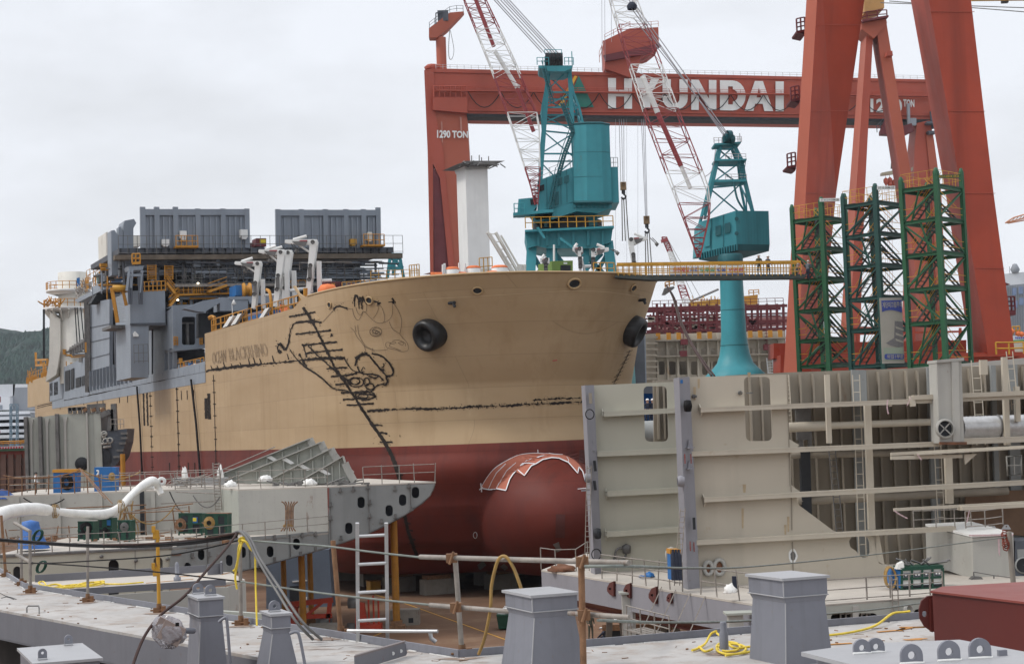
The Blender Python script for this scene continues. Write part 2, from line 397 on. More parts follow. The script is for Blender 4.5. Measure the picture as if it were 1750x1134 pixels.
m_banred=mat('banner_red',(.55,.05,.08),.7);m_banblue=mat('banner_blue',(.1,.14,.4),.7);m_bangreen=mat('banner_green',(.05,.3,.12),.7)
m_brick=mat('factory_brick_red',(.3,.13,.12),.8)
# ground, quays, hills
mb=MB();mb.add([(-4500,-200,0),(4500,-200,0),(4500,6500,0),(-4500,6500,0)],[(0,1,2,3)])
struct(mb.build('ground',m_floor,loc=(0,0,0)))
mb=MB()
poly=[(42,60),(20,134),(-14,240),(-36,420),(-36,900),(900,900),(900,60)]
mb.prism([(x,y,.1)for x,y in poly],(0,0,16.9))
struct(mb.build('quay',m_quay,loc=(0,0,0)))
mb=MB();mb.prism([(x,y,.1)for x,y in[(-700,345),(-112,345),(-112,900),(-700,900)]],(0,0,9.2))
struct(mb.build('quay',m_quay,loc=(0,0,0)))
# wooded hills beyond the yard
def hill(cx,cy,half,depth,ridge,seed):
 rnd=random.Random(seed);mb=MB();rows=[]
 ph=[rnd.uniform(0,6.28)for _ in range(8)]
 nx,ny=260,30
 for j in range(ny+1):
  v=j/ny;row=[]
  for i in range(nx+1):
   x=cx-half+2*half*i/nx
   h=interp(x,ridge)*sin(min(1,v*1.5)*pi/2)**.8
   h+=(1.6*sin(x*.11+ph[0])+1.2*sin(x*.23+ph[1]+v*9)+2.6*rnd.uniform(-1,1))*min(1,h/20)
   row.append((x,cy-depth+2*depth*v,max(0,h)))
  rows.append(row)
 mb.sheet(rows,False);return struct(mb.build('hill',m_hill,loc=(cx,cy,0)))
def hz(px,py,d):p=W(px,py,d);return(p.x,p.z)
hill(-560,1750,640,420,[(-1200,60),hz(-140,575,1750),hz(-40,556,1750),hz(25,561,1750),hz(60,557,1750),hz(100,545,1750),hz(170,560,1750),hz(300,600,1750),(80,20)],3)
wd_=MB();rnd=random.Random(8)
for i in range(5200):
 px_=rnd.uniform(-120,190);d_=1390+330*rnd.random();x_=(px_-CX)/FP*d_
 h_=interp(x_*1750/d_,[(-1200,60),hz(-140,575,1750),hz(-40,556,1750),hz(25,561,1750),hz(60,557,1750),hz(100,545,1750),hz(170,560,1750),hz(300,600,1750),(80,20)])
 v_=(d_-1330)/840;z_=h_*sin(min(1,v_*1.5)*pi/2)**.8;r_=rnd.uniform(2.2,4.8);c_=V((x_,d_,z_+r_*.4))
 k_=[c_+V((r_*rnd.uniform(.8,1.2)*a,r_*b,r_*rnd.uniform(.9,1.5)*e))for a,b,e in((1,0,0),(0,1,0),(-1,0,0),(0,-1,0),(0,0,1),(0,0,-1))]
 wd_.add(k_,[(0,1,4),(1,2,4),(2,3,4),(3,0,4),(1,0,5),(2,1,5),(3,2,5),(0,3,5)])
tag(wd_.build('woodland',m_hill),'dark wooded slope beyond the stern and the factory sheds','woodland',kind='stuff')
# the ship: its own axes (t forward, s starboard, z above eye level)
SCN=V((-4.4,151.5,ZC));HV=V((.4145,-.91,0));SV=V((-.91,-.4145,0))
def SP(t,s,z):return SCN+HV*t+SV*s+V((0,0,z))
def QT(t):return onplane(SP(t,0,0),HV)
def QS(s):return onplane(SP(0,s,0),SV)
def inv(p):q=V(p)-SCN;return q.dot(HV),q.dot(SV),q.z
def sbox(mb,t0,t1,s0,s1,z0,z1):return mb.hexa([SP(t0,s0,z0),SP(t1,s0,z0),SP(t1,s1,z0),SP(t0,s1,z0),SP(t0,s0,z1),SP(t1,s0,z1),SP(t1,s1,z1),SP(t0,s1,z1)])
ship=thing('ship',SP(-60,0,-12),'tan and dark red ship with an outlined rhinoceros on its bow and grey topsides','ship')
TB=[(-12,10),(-9,14),(-6,15.6),(-3,16.5),(-1,17),(4,17.6),(8,19.4),(12.6,21.6)]
PB=[(-12,1.75),(-1,1.8),(4,1.85),(8,2.0),(12.6,2.45)]
def halfb(z):return 15.0 if z>-9.5 else 15-2.5*(1-sqrt(max(0,1-((-9.5-z)/2.5)**2)))
BC,BL,BW,BH,BZ=14.5,9.0,5.5,5.4,-7.0
def tips(z):
 th=interp(z,TB)+1.5*(.5+.5*cos(pi*min(1,abs(z+2.4)/3.4)));tb=0
 q=1-((z-BZ)/BH)**2
 if q>0:tb=BC+BL*sqrt(q)
 return th,tb
def hb(t,z):
 th,tb=tips(z);p=interp(z,PB);B=halfb(z)
 yh=B if t<=0 else(B*max(0,1-(t/th)**p)**(1/p)if t<th else 0)
 yb=0;q=1-((z-BZ)/BH)**2
 if q>0 and t>-6:
  e=q-(max(0,t-BC)/BL)**2
  yb=BW*sqrt(max(0,e))*q/(q+.07)*1.05;f=min(1,max(0,(t+6)/18));yb*=f*f*(3-2*f)
 return(yh**1.9+yb**1.9)**(1/1.9)
aft_t=[-165+165*i/40 for i in range(40)]
fw_u=[sin(pi/2*i/92)for i in range(93)]
def ring(z,t_from=None):
 T=max(tips(z));ts=[t for t in aft_t if t_from is None or t>=t_from]+[T*u for u in fw_u]
 if t_from is not None and ts[0]>t_from:ts=[t_from]+ts
 st=[SP(t,hb(t,z),z)for t in ts];pt=[SP(t,-hb(t,z),z)for t in ts]
 return st+pt[::-1][1:]
mb=MB()
zs=[-12,-11.8,-11.5,-11,-10.5,-10,-9.5]+[-9.5+(17.3)*i/104 for i in range(1,105)]
mb.sheet([ring(z)for z in zs])
rim=lambda t:11.85 if t<-1.4 else 12.6
up=[]
for k in range(9):
 f=k/8;row=[]
 for side in(1,-1):
 # upper bow shell from the deck seam to the rim
  ts=[-38+36.6*i/12 for i in range(13)]+[-1.39]+[21.6*fw_u[i]for i in range(1,93)]
  r=[]
  for t in ts:
   if t>0:
    u=t/21.6;z=7.8+f*(12.6-7.8);tt=interp(z,TB)*u
   else:z=7.8+f*(rim(t)-7.8);tt=t
   r.append(SP(tt,side*hb(tt,z),z))
  row+=r if side==1 else r[::-1][1:]
 up.append(row)
mb.sheet(up)
mb.add(ring(-12),[tuple(range(len(ring(-12))))])
tr=[SP(-165,hb(-165,z),z)for z in zs]+[SP(-165,-hb(-165,z),z)for z in reversed(zs)]
mb.add(tr,[tuple(range(len(tr)))])
m_hull=bpy.data.materials.new('hull_paint');m_hull.use_nodes=True
def hull_nodes():
 nt=m_hull.node_tree;N=nt.nodes.new;L=nt.links.new;b=nt.nodes['Principled BSDF'];tc=N('ShaderNodeTexCoord')
 def noise(sc,det=5,rg=.6):
  mp=N('ShaderNodeMapping');mp.inputs['Scale'].default_value=sc;L(tc.outputs['Object'],mp.inputs['Vector'])
  n=N('ShaderNodeTexNoise');n.inputs['Scale'].default_value=1;n.inputs['Detail'].default_value=det;n.inputs['Roughness'].default_value=rg;L(mp.outputs[0],n.inputs['Vector']);return n.outputs['Fac']
 def ramp(src,a,c,ca=(0,0,0,1),cb=(1,1,1,1)):
  r=N('ShaderNodeValToRGB');e=r.color_ramp.elements;e[0].position=a;e[1].position=c;e[0].color=ca;e[1].color=cb;L(src,r.inputs[0]);return r.outputs[0]
 def mix(f,a,c):
  x=N('ShaderNodeMixRGB')
  for s,k in((f,0),(a,1),(c,2)):
   if isinstance(s,(tuple,float)):x.inputs[k].default_value=s
   else:L(s,x.inputs[k])
  return x.outputs[0]
 def mulv(s,k):
  x=N('ShaderNodeMath');x.operation='MULTIPLY';L(s,x.inputs[0]);x.inputs[1].default_value=k;return x.outputs[0]
 tan_=mix(ramp(noise((.06,.06,.3)),.3,.7),(.385,.272,.155,1),(.45,.328,.198,1))
 tan_=mix(mulv(ramp(noise((.9,.9,.03)),.5,.75),.35),tan_,(.27,.17,.08,1))
 tan_=mix(mulv(ramp(noise((.25,.25,.25),8,.7),.6,.75),.5),tan_,(.53,.405,.255,1))
 # plate by plate difference in the paint
 br=N('ShaderNodeTexBrick');br.inputs['Scale'].default_value=1;br.inputs['Mortar Size'].default_value=.02;br.inputs['Brick Width'].default_value=11;br.inputs['Row Height'].default_value=2.6
 br.inputs['Color1'].default_value=(1,1,1,1);br.inputs['Color2'].default_value=(.90,.885,.87,1);br.inputs['Mortar'].default_value=(.74,.73,.72,1)
 cb=N('ShaderNodeVectorMath');cb.operation='DOT_PRODUCT';L(tc.outputs['Object'],cb.inputs[0]);cb.inputs[1].default_value=(-.62,.78,0)
 sp=N('ShaderNodeSeparateXYZ');L(tc.outputs['Object'],sp.inputs[0]);cx=N('ShaderNodeCombineXYZ');L(cb.outputs['Value'],cx.inputs[0]);L(sp.outputs[2],cx.inputs[1]);L(cx.outputs[0],br.inputs['Vector'])
 red=mix(ramp(noise((.1,.1,.12),7,.65),.3,.7),(.098,.0165,.011,1),(.165,.031,.02,1))
 red=mix(mulv(ramp(noise((.8,.8,.03)),.5,.7),.5),red,(.07,.02,.017,1))
 gt=N('ShaderNodeMath');gt.operation='GREATER_THAN';L(sp.outputs[2],gt.inputs[0]);gt.inputs[1].default_value=ZC-.97-ship.location.z
 c=mix(gt.outputs[0],red,tan_)
 x=N('ShaderNodeMixRGB');x.blend_type='MULTIPLY';x.inputs[0].default_value=1;L(c,x.inputs[1]);L(br.outputs[0],x.inputs[2])
 L(x.outputs[0],b.inputs['Base Color']);b.inputs['Roughness'].default_value=.58;b.inputs['Specular IOR Level'].default_value=.25
 bp=N('ShaderNodeBump');bp.inputs['Strength'].default_value=.2;bp.inputs['Distance'].default_value=.25;L(noise((.35,.35,.35),2),bp.inputs['Height']);L(bp.outputs[0],b.inputs['Normal'])
hull_nodes()
hull=mb.build('hull',m_hull,ship,weld=True)
hbvh=BVHTree.FromPolygons([v for v in mb.v],mb.f)
def H(px,py,off=.03):
 loc,nor,_,_=hbvh.ray_cast(EYE,ray(px,py).normalized())
 if loc is None:return None
 if nor.dot(loc-EYE)>0:nor=-nor
 return loc+nor*off
SMOKE=[]
def stroke(mb,pts,w,jit=0.,off=.03,step=5.):
 """a painted or burnt band that follows the plating along a measured line"""
 wf=w if callable(w)else(lambda t:w)
 if wf(.5)>=2.4 and jit>=.25 and step==5.:SMOKE.append((pts,wf(.5)));jit*=1.5;step=2.5
 P=[]
 for(a,b)in zip(pts,pts[1:]):
  n=max(1,int(math.hypot(b[0]-a[0],b[1]-a[1])/step))
  P+=[(a[0]+(b[0]-a[0])*k/n,a[1]+(b[1]-a[1])*k/n)for k in range(n)]
 P.append(pts[-1]);vs=[];m=len(P)
 for i,p in enumerate(P):
  q0=P[max(0,i-1)];q1=P[min(m-1,i+1)];dx,dy=q1[0]-q0[0],q1[1]-q0[1];l=math.hypot(dx,dy)or 1
  hw=wf(i/max(1,m-1))*(.41 if jit>=.25 else .5);j1=random.uniform(-jit,jit);j2=random.uniform(-jit,jit)
  a=H(p[0]-dy/l*(hw+j1),p[1]+dx/l*(hw+j1),off);b=H(p[0]+dy/l*(hw+j2),p[1]-dx/l*(hw+j2),off)
  if a is None or b is None:continue
  vs+=[a,b]
 if len(vs)>=4:mb.add(vs,[(2*i,2*i+1,2*i+3,2*i+2)for i in range(len(vs)//2-1)])
 return mb
def pxs(pts,n=5):
 return[(p.x,p.y)for p in spline([(x,y,0)for x,y in pts],n)]
def zoomed(pts,ox,oy,k):return[(ox+x/k,oy+y/k)for x,y in pts]
# decks
mb=MB()
dk=[SP(t,halfb(0)-.05,7.7)for t in(-164.9,0)]+[SP(interp(7.7,TB)*u,hb(interp(7.7,TB)*u,7.7)-.05,7.7)for u in fw_u[1:-1]]
po=[SP(-164.9,-14.95,7.7)]+[SP(t,-14.95,7.7)for t in(0,)]+[SP(interp(7.7,TB)*u,-hb(interp(7.7,TB)*u,7.7)+.05,7.7)for u in fw_u[1:-1]]
mb.add(dk+po[::-1],[tuple(range(len(dk)+len(po)))]);
f2=[SP(t,14.9,11.1)for t in(-38,0)]+[SP(20.9*u,hb(20.9*u,11.1)-.1,11.1)for u in fw_u[1:-1]]
f3=[SP(t,-14.9,11.1)for t in(-38,0)]+[SP(20.9*u,-hb(20.9*u,11.1)+.1,11.1)for u in fw_u[1:-1]]
mb.add(f2+f3[::-1],[tuple(range(len(f2)+len(f3)))])
sbox(mb,-38.3,-38,-14.9,14.9,7.7,11.1)
mb.build('deck',m_grey_d,ship)
# bulwark corner that rises at the break of the forecastle
mb=MB();q=QS(14.97)
mb.prism([q(500,489),q(504,488),q(511,501),q(523,509),q(545,545),q(533,548),q(521,522)],SV*-.12)
mb.build('bulwark_corner',m_tan_plain,ship)
# rim bar along the bulwark
mb=MB();pts=[SP(21.6*u,hb(21.6*u,12.6),12.6)for u in fw_u];pts2=[SP(21.6*u,-hb(21.6*u,12.6),12.6)for u in fw_u]
mb.path(pts+pts2[::-1][1:],.09,5);mb.build('bulwark_rail',m_tan_plain,ship)
# burnt seams of the new bow section
z1=lambda pts:zoomed(pts,400,330,3.436)
z8=lambda pts:zoomed(pts,340,470,3.024)
mb=MB()
stroke(mb,[(350,634),(400,626.5),(450,622),(500,617),(545,612),(590,611)],lambda t:4.5+1.5*sin(t*9),.8)
stroke(mb,z8([(870,702),(1000,693),(1120,690),(1240,690),(1330,686),(1420,678),(1500,678),(1960,655),(2000,650)]),lambda t:3.2+1.5*sin(t*31),.9)
stroke(mb,[(910,683),(950,680.5),(992,680)],2.6,.9)
stroke(mb,z8([(540,165),(600,262),(655,375),(700,470),(760,560),(800,620),(850,700)]),lambda t:5.2+sin(t*20),.6)
stroke(mb,z8([(850,700),(895,770),(940,830),(985,905),(1015,975),(1035,1040),(1042,1080)]),lambda t:6+3.5*t,.4)
stroke(mb,[(686,830),(690,870),(697,905),(712,948)],7,.5)
for a,b,c,d in[(466,216,603,190),(500,305,684,284),(532,362,716,344),(556,402,744,384),(660,484,768,476),(682,524,800,512),(706,566,770,560),(734,608,870,600),(745,642,870,636),(764,672,905,662),(905,772,950,776),(935,812,975,818),(935,862,1002,862),(560,436,756,428),(760,520,820,505)]:
 stroke(mb,z8([(a,b),(c,d)]),3.6,.5)
for y,x,w in[(796,677,6),(810,686,6),(822,689,8),(905,702,8),(920,706,8),(893,698,8),(838,687,8)]:stroke(mb,[(x-w/2,y),(x+w/2,y+1)],2.4,.2)
# ladder like ticks above the seam under the name
for x,y0,y1 in[(360.5,624,632),(371,624,631),(382,619,629),(395,621,627),(410,619,625),(424.5,612,624),(433.5,611,622),(444,612,621),(465.5,607,618),(491,604,614)]:
 stroke(mb,[(x,y0),(x+3,y1)],lambda t:1.2+1.3*t,.2)
for i in range(46):
 x=690+290*random.random();y=470+(interp((x-340)*3.024,[(870,700),(1240,688),(1500,678),(2000,652)]))/3.024
 a=random.uniform(2,5);stroke(mb,[(x,y),(x+random.uniform(-1.5,1.5),y-a*random.choice((1,1,-.8)))],random.uniform(1,2),.3)
for x,y,w,hh in[(566.5,572,5,5),(684,745,1,4)]:stroke(mb,[(x,y-hh/2),(x,y+hh/2)],w,.8)
mb.build('weld_seam',m_burn,hull)
# heavy outlines of the animal's body, still raw weld
mb=MB()
stroke(mb,pxs(z8([(635,243),(560,240),(495,250),(470,300),(465,350),(445,385),(425,360),(408,370),(415,400)])),lambda t:3.6+1.4*sin(t*12),.5)
stroke(mb,z8([(408,360),(422,352),(434,372)]),5,.5);stroke(mb,z8([(412,385),(424,404)]),6,.6)
stroke(mb,pxs(z8([(472,385),(500,425),(545,470),(600,505),(640,535),(690,580),(720,592)])),lambda t:1.6+4.5*t*(1-t)*2,.3)
stroke(mb,pxs(z8([(720,592),(765,596),(790,610),(850,612),(900,620),(915,625)])),2.6,.3)
stroke(mb,pxs(z8([(565,365),(610,410),(655,450),(700,490),(745,525),(790,560)])),lambda t:2.5+3*t,.5)
stroke(mb,pxs(z8([(540,365),(560,425)])),2.5,.3);stroke(mb,pxs(z8([(520,405),(545,455),(560,470)])),4,.6)
stroke(mb,pxs(z8([(750,425),(770,460),(795,490),(830,502),(850,500)])),2.6,.3)
stroke(mb,pxs(z8([(808,468),(820,430),(850,410),(880,415),(900,440),(935,480),(965,515),(985,522)])),lambda t:4.6-1.5*t,.4)
stroke(mb,pxs(z8([(808,430),(850,408),(872,408)])),6,.6)
stroke(mb,pxs(z8([(895,405),(945,418),(985,455),(1004,490),(1000,515),(970,525),(975,548),(965,565),(950,562)])),3.6,.4)
stroke(mb,pxs(z8([(820,470),(830,495),(850,508),(900,512),(930,520),(955,545)])),3.2,.3)
stroke(mb,pxs(z8([(945,480),(958,465),(952,455)])),2.2,.3);stroke(mb,pxs(z8([(930,480),(960,492)])),3,.3)
stroke(mb,pxs(z8([(840,495),(850,475),(860,485)])),1.4,.2)
stroke(mb,pxs(z8([(878,520),(910,530),(935,518)])),3,.3)
for cx,cy,rx,ry in[(868,550,14,20),(808,548,24,16),(812,552,40,24),(885,575,22,17),(850,625,24,12),(860,620,50,22)]:
 stroke(mb,z8(circ(cx,cy,rx,14,ry))+z8([(cx+rx,cy)]),2.6,.3)
stroke(mb,pxs(z8([(955,562),(920,570),(895,598),(850,606)])),3,.3)
stroke(mb,pxs(z8([(880,612),(915,625),(880,640),(840,645)])),3,.3)
for zz in([(697,180),(706,166),(730,160),(768,172)],):stroke(mb,pxs(z8(zz)),3.2,.4)
for x0,y0 in[(812,100),(835,112),(850,115)]:stroke(mb,z8([(x0,y0),(x0-8,y0+30),(x0-6,y0+62)]),lambda t:4.5-3*t,.3)
stroke(mb,z8([(815,102),(832,140),(846,112),(868,150)]),3.5,.4)
stroke(mb,z8([(905,134),(925,140),(922,152),(940,140)]),3,.4);stroke(mb,z8([(998,118),(1006,128),(1008,148)]),3.4,.4);stroke(mb,z8([(980,140),(1004,136)]),1.4,.2)
mb.build('rhinoceros_body_outline',m_burn,hull)
mb=MB();off=.035
for pl in[[(640,243),(690,188),(700,178)],[(768,172),(795,175)],[(795,172),(800,200),(815,228),(830,228),(842,205),(850,188),(862,192),(878,210),(905,235),(925,246),(950,246),(960,232),(958,200),(945,165),(925,150)],[(812,165),(820,190),(835,205),(850,185)],[(868,150),(866,185),(855,192)],[(930,155),(925,185),(912,210),(900,222)],[(1000,150),(1002,190),(992,220),(975,236),(955,244)],[(1010,150),(1030,180),(1046,220),(1048,255),(1040,300)],[(985,240),(1000,275),(1020,290),(1040,302)],[(785,270),(805,290),(818,318),(840,345),(855,365),(885,382),(920,388),(960,386),(978,382)],[(822,256),(826,300),(845,340),(870,370),(905,384)],[(808,260),(812,290)],[(855,360),(865,400)],[(900,375),(893,410)],[(1040,304),(1050,318),(1074,345),(1082,365),(1080,388),(1050,394),(1020,385),(985,378),(968,368),(966,352),(978,346),(990,352),(985,366),(1000,372),(1045,388)],[(990,350),(1010,342),(1018,350),(1000,354),(990,350)],[(1030,350),(1048,345),(1060,352),(1050,360),(1030,350)],[(1000,338),(1030,334),(1066,350),(1068,366)]]:
 stroke(mb,pxs(z8(pl),4),.62,0,off,3)
for cx,cy,rx,ry,w in[(915,292,31,24,.9),(921,292,24,22,.5)]:stroke(mb,z8(circ(cx,cy,rx,18,ry))+z8([(cx+rx,cy)]),w,.05,off,3)
stroke(mb,pxs(z8([(896,284),(915,284),(932,292),(938,302),(925,306),(908,300),(896,284)])),1.1,0,off,3);stroke(mb,z8(circ(920,294,8,10,6))+z8([(928,294)]),1.2,0,off,3)
mb.build('rhinoceros_head_outline',m_line,hull)
# smoke round the seams
mb=MB()
for i in range(120):
 k=random.random()
 if k<.5:x=random.uniform(690,985);y=470+interp((x-340)*3.024,[(870,700),(1240,688),(1500,678),(2000,652)])/3.024+random.uniform(-3,2)
 elif k<.8:t=random.random();x=520+t*90+random.uniform(-8,8);y=530+t*165+random.uniform(-5,5)
 else:x=random.uniform(470,660);y=random.uniform(590,660)
 stroke(mb,[(x,y),(x+random.uniform(-3,3),y+random.uniform(-5,3))],lambda t:random.uniform(.5,2.2),.6,.02)
for pts,w in list(SMOKE):
 stroke(mb,pts,w*1.5+3,.8,.015,6.)
mb.build('smoke_stain',m_smudge,hull)
mb=MB();rnd=random.Random(71)
for pts,w in SMOKE:
 for a,b in zip(pts,pts[1:]):
  for k in range(int(math.hypot(b[0]-a[0],b[1]-a[1])/5)+1):
   t=rnd.random();x=a[0]+(b[0]-a[0])*t+rnd.gauss(0,1.2+w*.45);y=a[1]+(b[1]-a[1])*t+rnd.gauss(0,1.2+w*.45);l=rnd.uniform(.6,2.6);an=rnd.uniform(0,6.28)
   stroke(mb,[(x,y),(x+l*cos(an),y+l*sin(an))],rnd.uniform(.4,1.3),.15,.028,3)
mb.build('scorch_stain',m_burn,hull)
# name of the ship, cut as an outline
nm=MB()
def outlined(body,tl,tr,br,bl):
 cu=bpy.data.curves.new('lettering','FONT');cu.body=body;cu.fill_mode='NONE';cu.resolution_u=3
 o=bpy.data.objects.new('lettering',cu);COL.objects.link(o)
 me=bpy.data.meshes.new_from_object(o.evaluated_get(bpy.context.evaluated_depsgraph_get()))
 vs=[(v.co.x,v.co.y)for v in me.vertices];x0=min(v[0]for v in vs);x1=max(v[0]for v in vs);y0=min(v[1]for v in vs);y1=max(v[1]for v in vs)
 qm=quadmap((*tl,0),(*tr,0),(*br,0),(*bl,0))
 for e in me.edges:
  a,b=(qm((vs[i][0]-x0)/(x1-x0),1-(vs[i][1]-y0)/(y1-y0))for i in e.vertices)
  stroke(nm,[(a.x,a.y),(b.x,b.y)],.34,0,.035,9)
 bpy.data.objects.remove(o);bpy.data.curves.remove(cu);bpy.data.meshes.remove(me)
outlined('OCEAN',(363,602),(386,597),(387,618.5),(364,622.5))
outlined('BLACKRHINO',(391,595.5),(455,585.5),(459.5,607.5),(394,617))
nm.build('ship_name',mat('cut_lettering_line',(.13,.09,.055),.8),hull)
# sanded patch with white tape on the bulbous bow
z6=lambda pts:zoomed(pts,800,760,5.152)
TL=[(112,370),(160,290),(220,215),(290,165),(370,122),(450,88),(530,74),(610,70),(690,78),(760,88),(830,92),(890,112),(950,152),(1000,210),(1025,270)]
BLn=[(340,400),(372,305),(432,216),(500,274),(560,190),(600,172),(660,135),(738,118),(800,124),(880,160),(920,205),(962,255),(972,200),(1005,240),(1028,330)]
mb=MB();rows=[]
for k in range(15):
 f=k/14;a=pxs(z6(TL),8);b=pxs(z6(BLn),8)
 rows.append([H(p[0]*(1-f)+q[0]*f,p[1]*(1-f)+q[1]*f,.07)for p,q in zip(a,b)])
rows=[list(r)for r in zip(*[p for p in zip(*rows)if all(q is not None for q in p)])]
mb.sheet(rows);mb.build('primer_patch',m_patch,hull)
mb=MB()
for pl,w in[(BLn,1.7),(TL[:11],.9),([(112,372),(180,386),(258,386),(340,402)],1.8),([(180,384),(205,320),(250,240),(330,165)],1.1),([(258,384),(290,305),(340,220),(420,155)],1.1),([(340,400),(372,305),(432,216),(480,166),(590,172)],1.2),([(480,166),(530,130),(600,112),(690,98)],1.),([(880,160),(884,140),(865,112)],.8),([(112,330),(120,408)],1.8),([(100,388),(130,362)],1.5),([(611,42),(613,72)],1.),([(962,392),(1035,384)],.9)]:
 stroke(mb,pxs(z6(pl),3)if len(pl)>4 and pl is not BLn else z6(pl),w,.05,.1,3)
stroke(mb,z6(circ(63,790,17,9,28))+z6([(80,790)]),.9,.1,.05,3)
mb.build('masking_tape',m_tape,hull)
mb=MB();stroke(mb,[(958,878),(957,918)],16,0,.02,6);stroke(mb,[(995,768),(994,790)],10,0,.02);mb.build('dark_paint_plate',mat('dark_antifouling',(.085,.02,.016),.5),hull)
mb=MB()
for x,y,w,hh in[(953,934,12,14),(823,965,16,8),(862,968,10,8)]:stroke(mb,[(x-3,y-hh/2),(x+3,y+hh/2)],w,1.,.02,3)
stroke(mb,[(665,822),(678,826)],1.2);mb.build('grey_patch',m_steel,hull)
# weld seams and ladders along the long side
mb=MB()
def vmark(x,y0,y1,w,n=0):
 stroke(mb,[(x,y0),(x+(y1-y0)*.03,y1)],w,.25)
 for k in range(n):y=y0+(y1-y0)*(k+.5)/n;stroke(mb,[(x-2+(y-y0)*.03,y),(x+3+(y-y0)*.03,y)],2,.3)
vmark(256,650,806,.8,9);vmark(302,655,806,1.5,8);vmark(365,640,800,1.3,8)
for x,y0,y1 in[(245,662,727),(251,662,727)]:vmark(x,y0,y1,3.2)
for x,y0,y1 in[(357,672,716),(352,680,715)]:vmark(x,y0,y1,6)
for x in(128,143,204,218,310,331,320,166,176):vmark(x,670+(250-x)*.05,686+(250-x)*.05,1.6)
for x in(290,322,333):vmark(x,790,806,2)
stroke(mb,[(47,698),(80,690),(110,684)],1.6,.3);stroke(mb,[(47,701),(80,693),(108,687)],.8,.2)
vmark(70,655,672,2.2);vmark(66,640,690,.9);vmark(102,660,700,.8)
mb.build('side_weld_mark',m_burn,hull)
mb=MB()
for a,b in[((238,648),(247,810)),((331,636),(347,812))]:mb.path([q for q in(H(a[0],a[1]+12,.3),H((a[0]+b[0])/2,(a[1]+b[1])/2,.25),H(b[0],b[1],.3))if q is not None],.13,5)
mb.build('hanging_hose',m_hose,ship)
# grey plating strip above the seam on the long side
mb=MB();rows=[[],[]]
for i in range(25):
 t=-145+(107)*i/24;rows[0].append(SP(t,15.04,6.5));rows[1].append(SP(t,15.04,8.6+.25*random.random()))
mb.sheet(rows,False);mb.build('grey_plate_strake',m_grey,ship)
mb=MB();stroke(mb,[(348,634),(300,645),(250,655),(200,665),(150,676),(110,684)],1.5,.5,.06);mb.build('burnt_edge',m_burn,hull)
# anchor bolsters
def bolster(px,py,r,tilt):
 p=H(px,py,0);loc,nor,_,_=hbvh.ray_cast(EYE,ray(px,py).normalized())
 nor=nor if nor.dot(loc-EYE)<0 else-nor
 ax=(nor+tilt).normalized();mb=MB()
 mb.lathe([(r*.96,-1.2),(r*1.0,.1),(r*1.02,.5),(r*.99,.78),(r*.9,.98),(r*.76,1.05),(r*.6,.9),(r*.46,.5),(r*.38,.3),(.01,.26)],loc,36,ax)
 mb.build('anchor_bolster',m_rubber,ship)
bolster(737,570,1.33,V((-.36,0,.1)));bolster(1078,563,1.36,V((.05,0,-.05)))
# fairlead rings through the bulwark
def fairlead(px,py,r):
 loc,nor,_,_=hbvh.ray_cast(EYE,ray(px,py).normalized())
 if loc is None:return
 if nor.dot(loc-EYE)>0:nor=-nor
 mb=MB();d,a,b=mb.frame(V((0,0,0)),nor)
 mb.path([loc+nor*.08+(a*cos(k*pi/10)*r*1.35+b*sin(k*pi/10)*r)for k in range(20)],r*.22,7,closed=True);ring_=mb.build('fairlead',m_tan_plain,ship)
 mb=MB();mb.add([loc+nor*.05+(a*cos(k*pi/10)*r*1.3+b*sin(k*pi/10)*r*.95)for k in range(20)],[tuple(range(20))]);mb.build('opening',m_black,ring_)
for x,y,r in[(816,496,.3),(981,484,.42),(564,521,.26),(632,513,.3),(1082,492,.3),(1120,509,.28)]:fairlead(x,y,r)
mb=MB()
for x,y in[(767,518),(1092,513)]:
 p=H(x,y,0);mb.tube(p,p+V((.5,-.5,.0)),.13,8);mb.tube(p+V((.35,-.35,-.0)),p+V((.5,-.5,-.35)),.12,8)
mb.build('mooring_pin',m_black,ship)
mb=MB();stroke(mb,[(944,616),(952,615)],1.4);mb.build('hull_mark',m_banred,hull)
mb=MB();stroke(mb,pxs([(700,512),(800,507),(900,501),(975,497),(1040,499),(1100,508)]),1.1,.1,.02);mb.build('deck_weld_bead',mat('pale_tan_bead',(.55,.41,.25),.5),hull)
# marks low on the far bow
mb=MB()
for k in range(9):
 y=598+k*7;x=1081-k*3.4
 stroke(mb,[(x,y),(x-12,y+4+2*(k%3))],.7,.15);stroke(mb,[(x-5,y),(x-8,y+9)],.7,.15)
mb.build('draught_marks',m_burn,hull)
# topsides of the ship
# upper module deck with two machinery enclosures: the transverse face of the module
TF=-58
qf=QT(TF);AFT=HV*-1
def enclosure(x0,x1,yt,yb,ribs,tall,mid):
 mb=MB();mb.prism([qf(x0,yt+3),qf(x1,yt+3),qf(x1+1,yb),qf(x0+1,yb)],AFT*.6)
 e=mb.build('machinery_enclosure',m_grey,ship)
 fr=MB()
 for x,up_ in zip(mid,tall):fr.bar(qf(x+1,yb)+HV*.15,qf(x,yt-up_)+HV*.15,.62,.4,up=HV)
 fr.bar(qf(x0,yt+5)+HV*.08,qf(x1,yt+5)+HV*.08,.5,.75,up=(0,0,1))
 fr.build('frame',m_grey,e)
 r=MB()
 for x in ribs:r.bar(qf(x+.6,yb)+HV*.06,qf(x,yt+13)+HV*.06,.2,.3,up=HV)
 r.build('stiffener',m_grey,e)
 return e
e1=enclosure(243,423,358,424,(257,279,289,311,321,331,349.5,359,369,392,401.5,411),(4,4,4,1,1,1),(243,267,299,337,380,421))
e2=enclosure(473,646,359,424,(486,500,519,533,547,557,566,575,585,601,610,619,629,638),(1,1,1,1,1,4),(474,514,555,590,620,645))
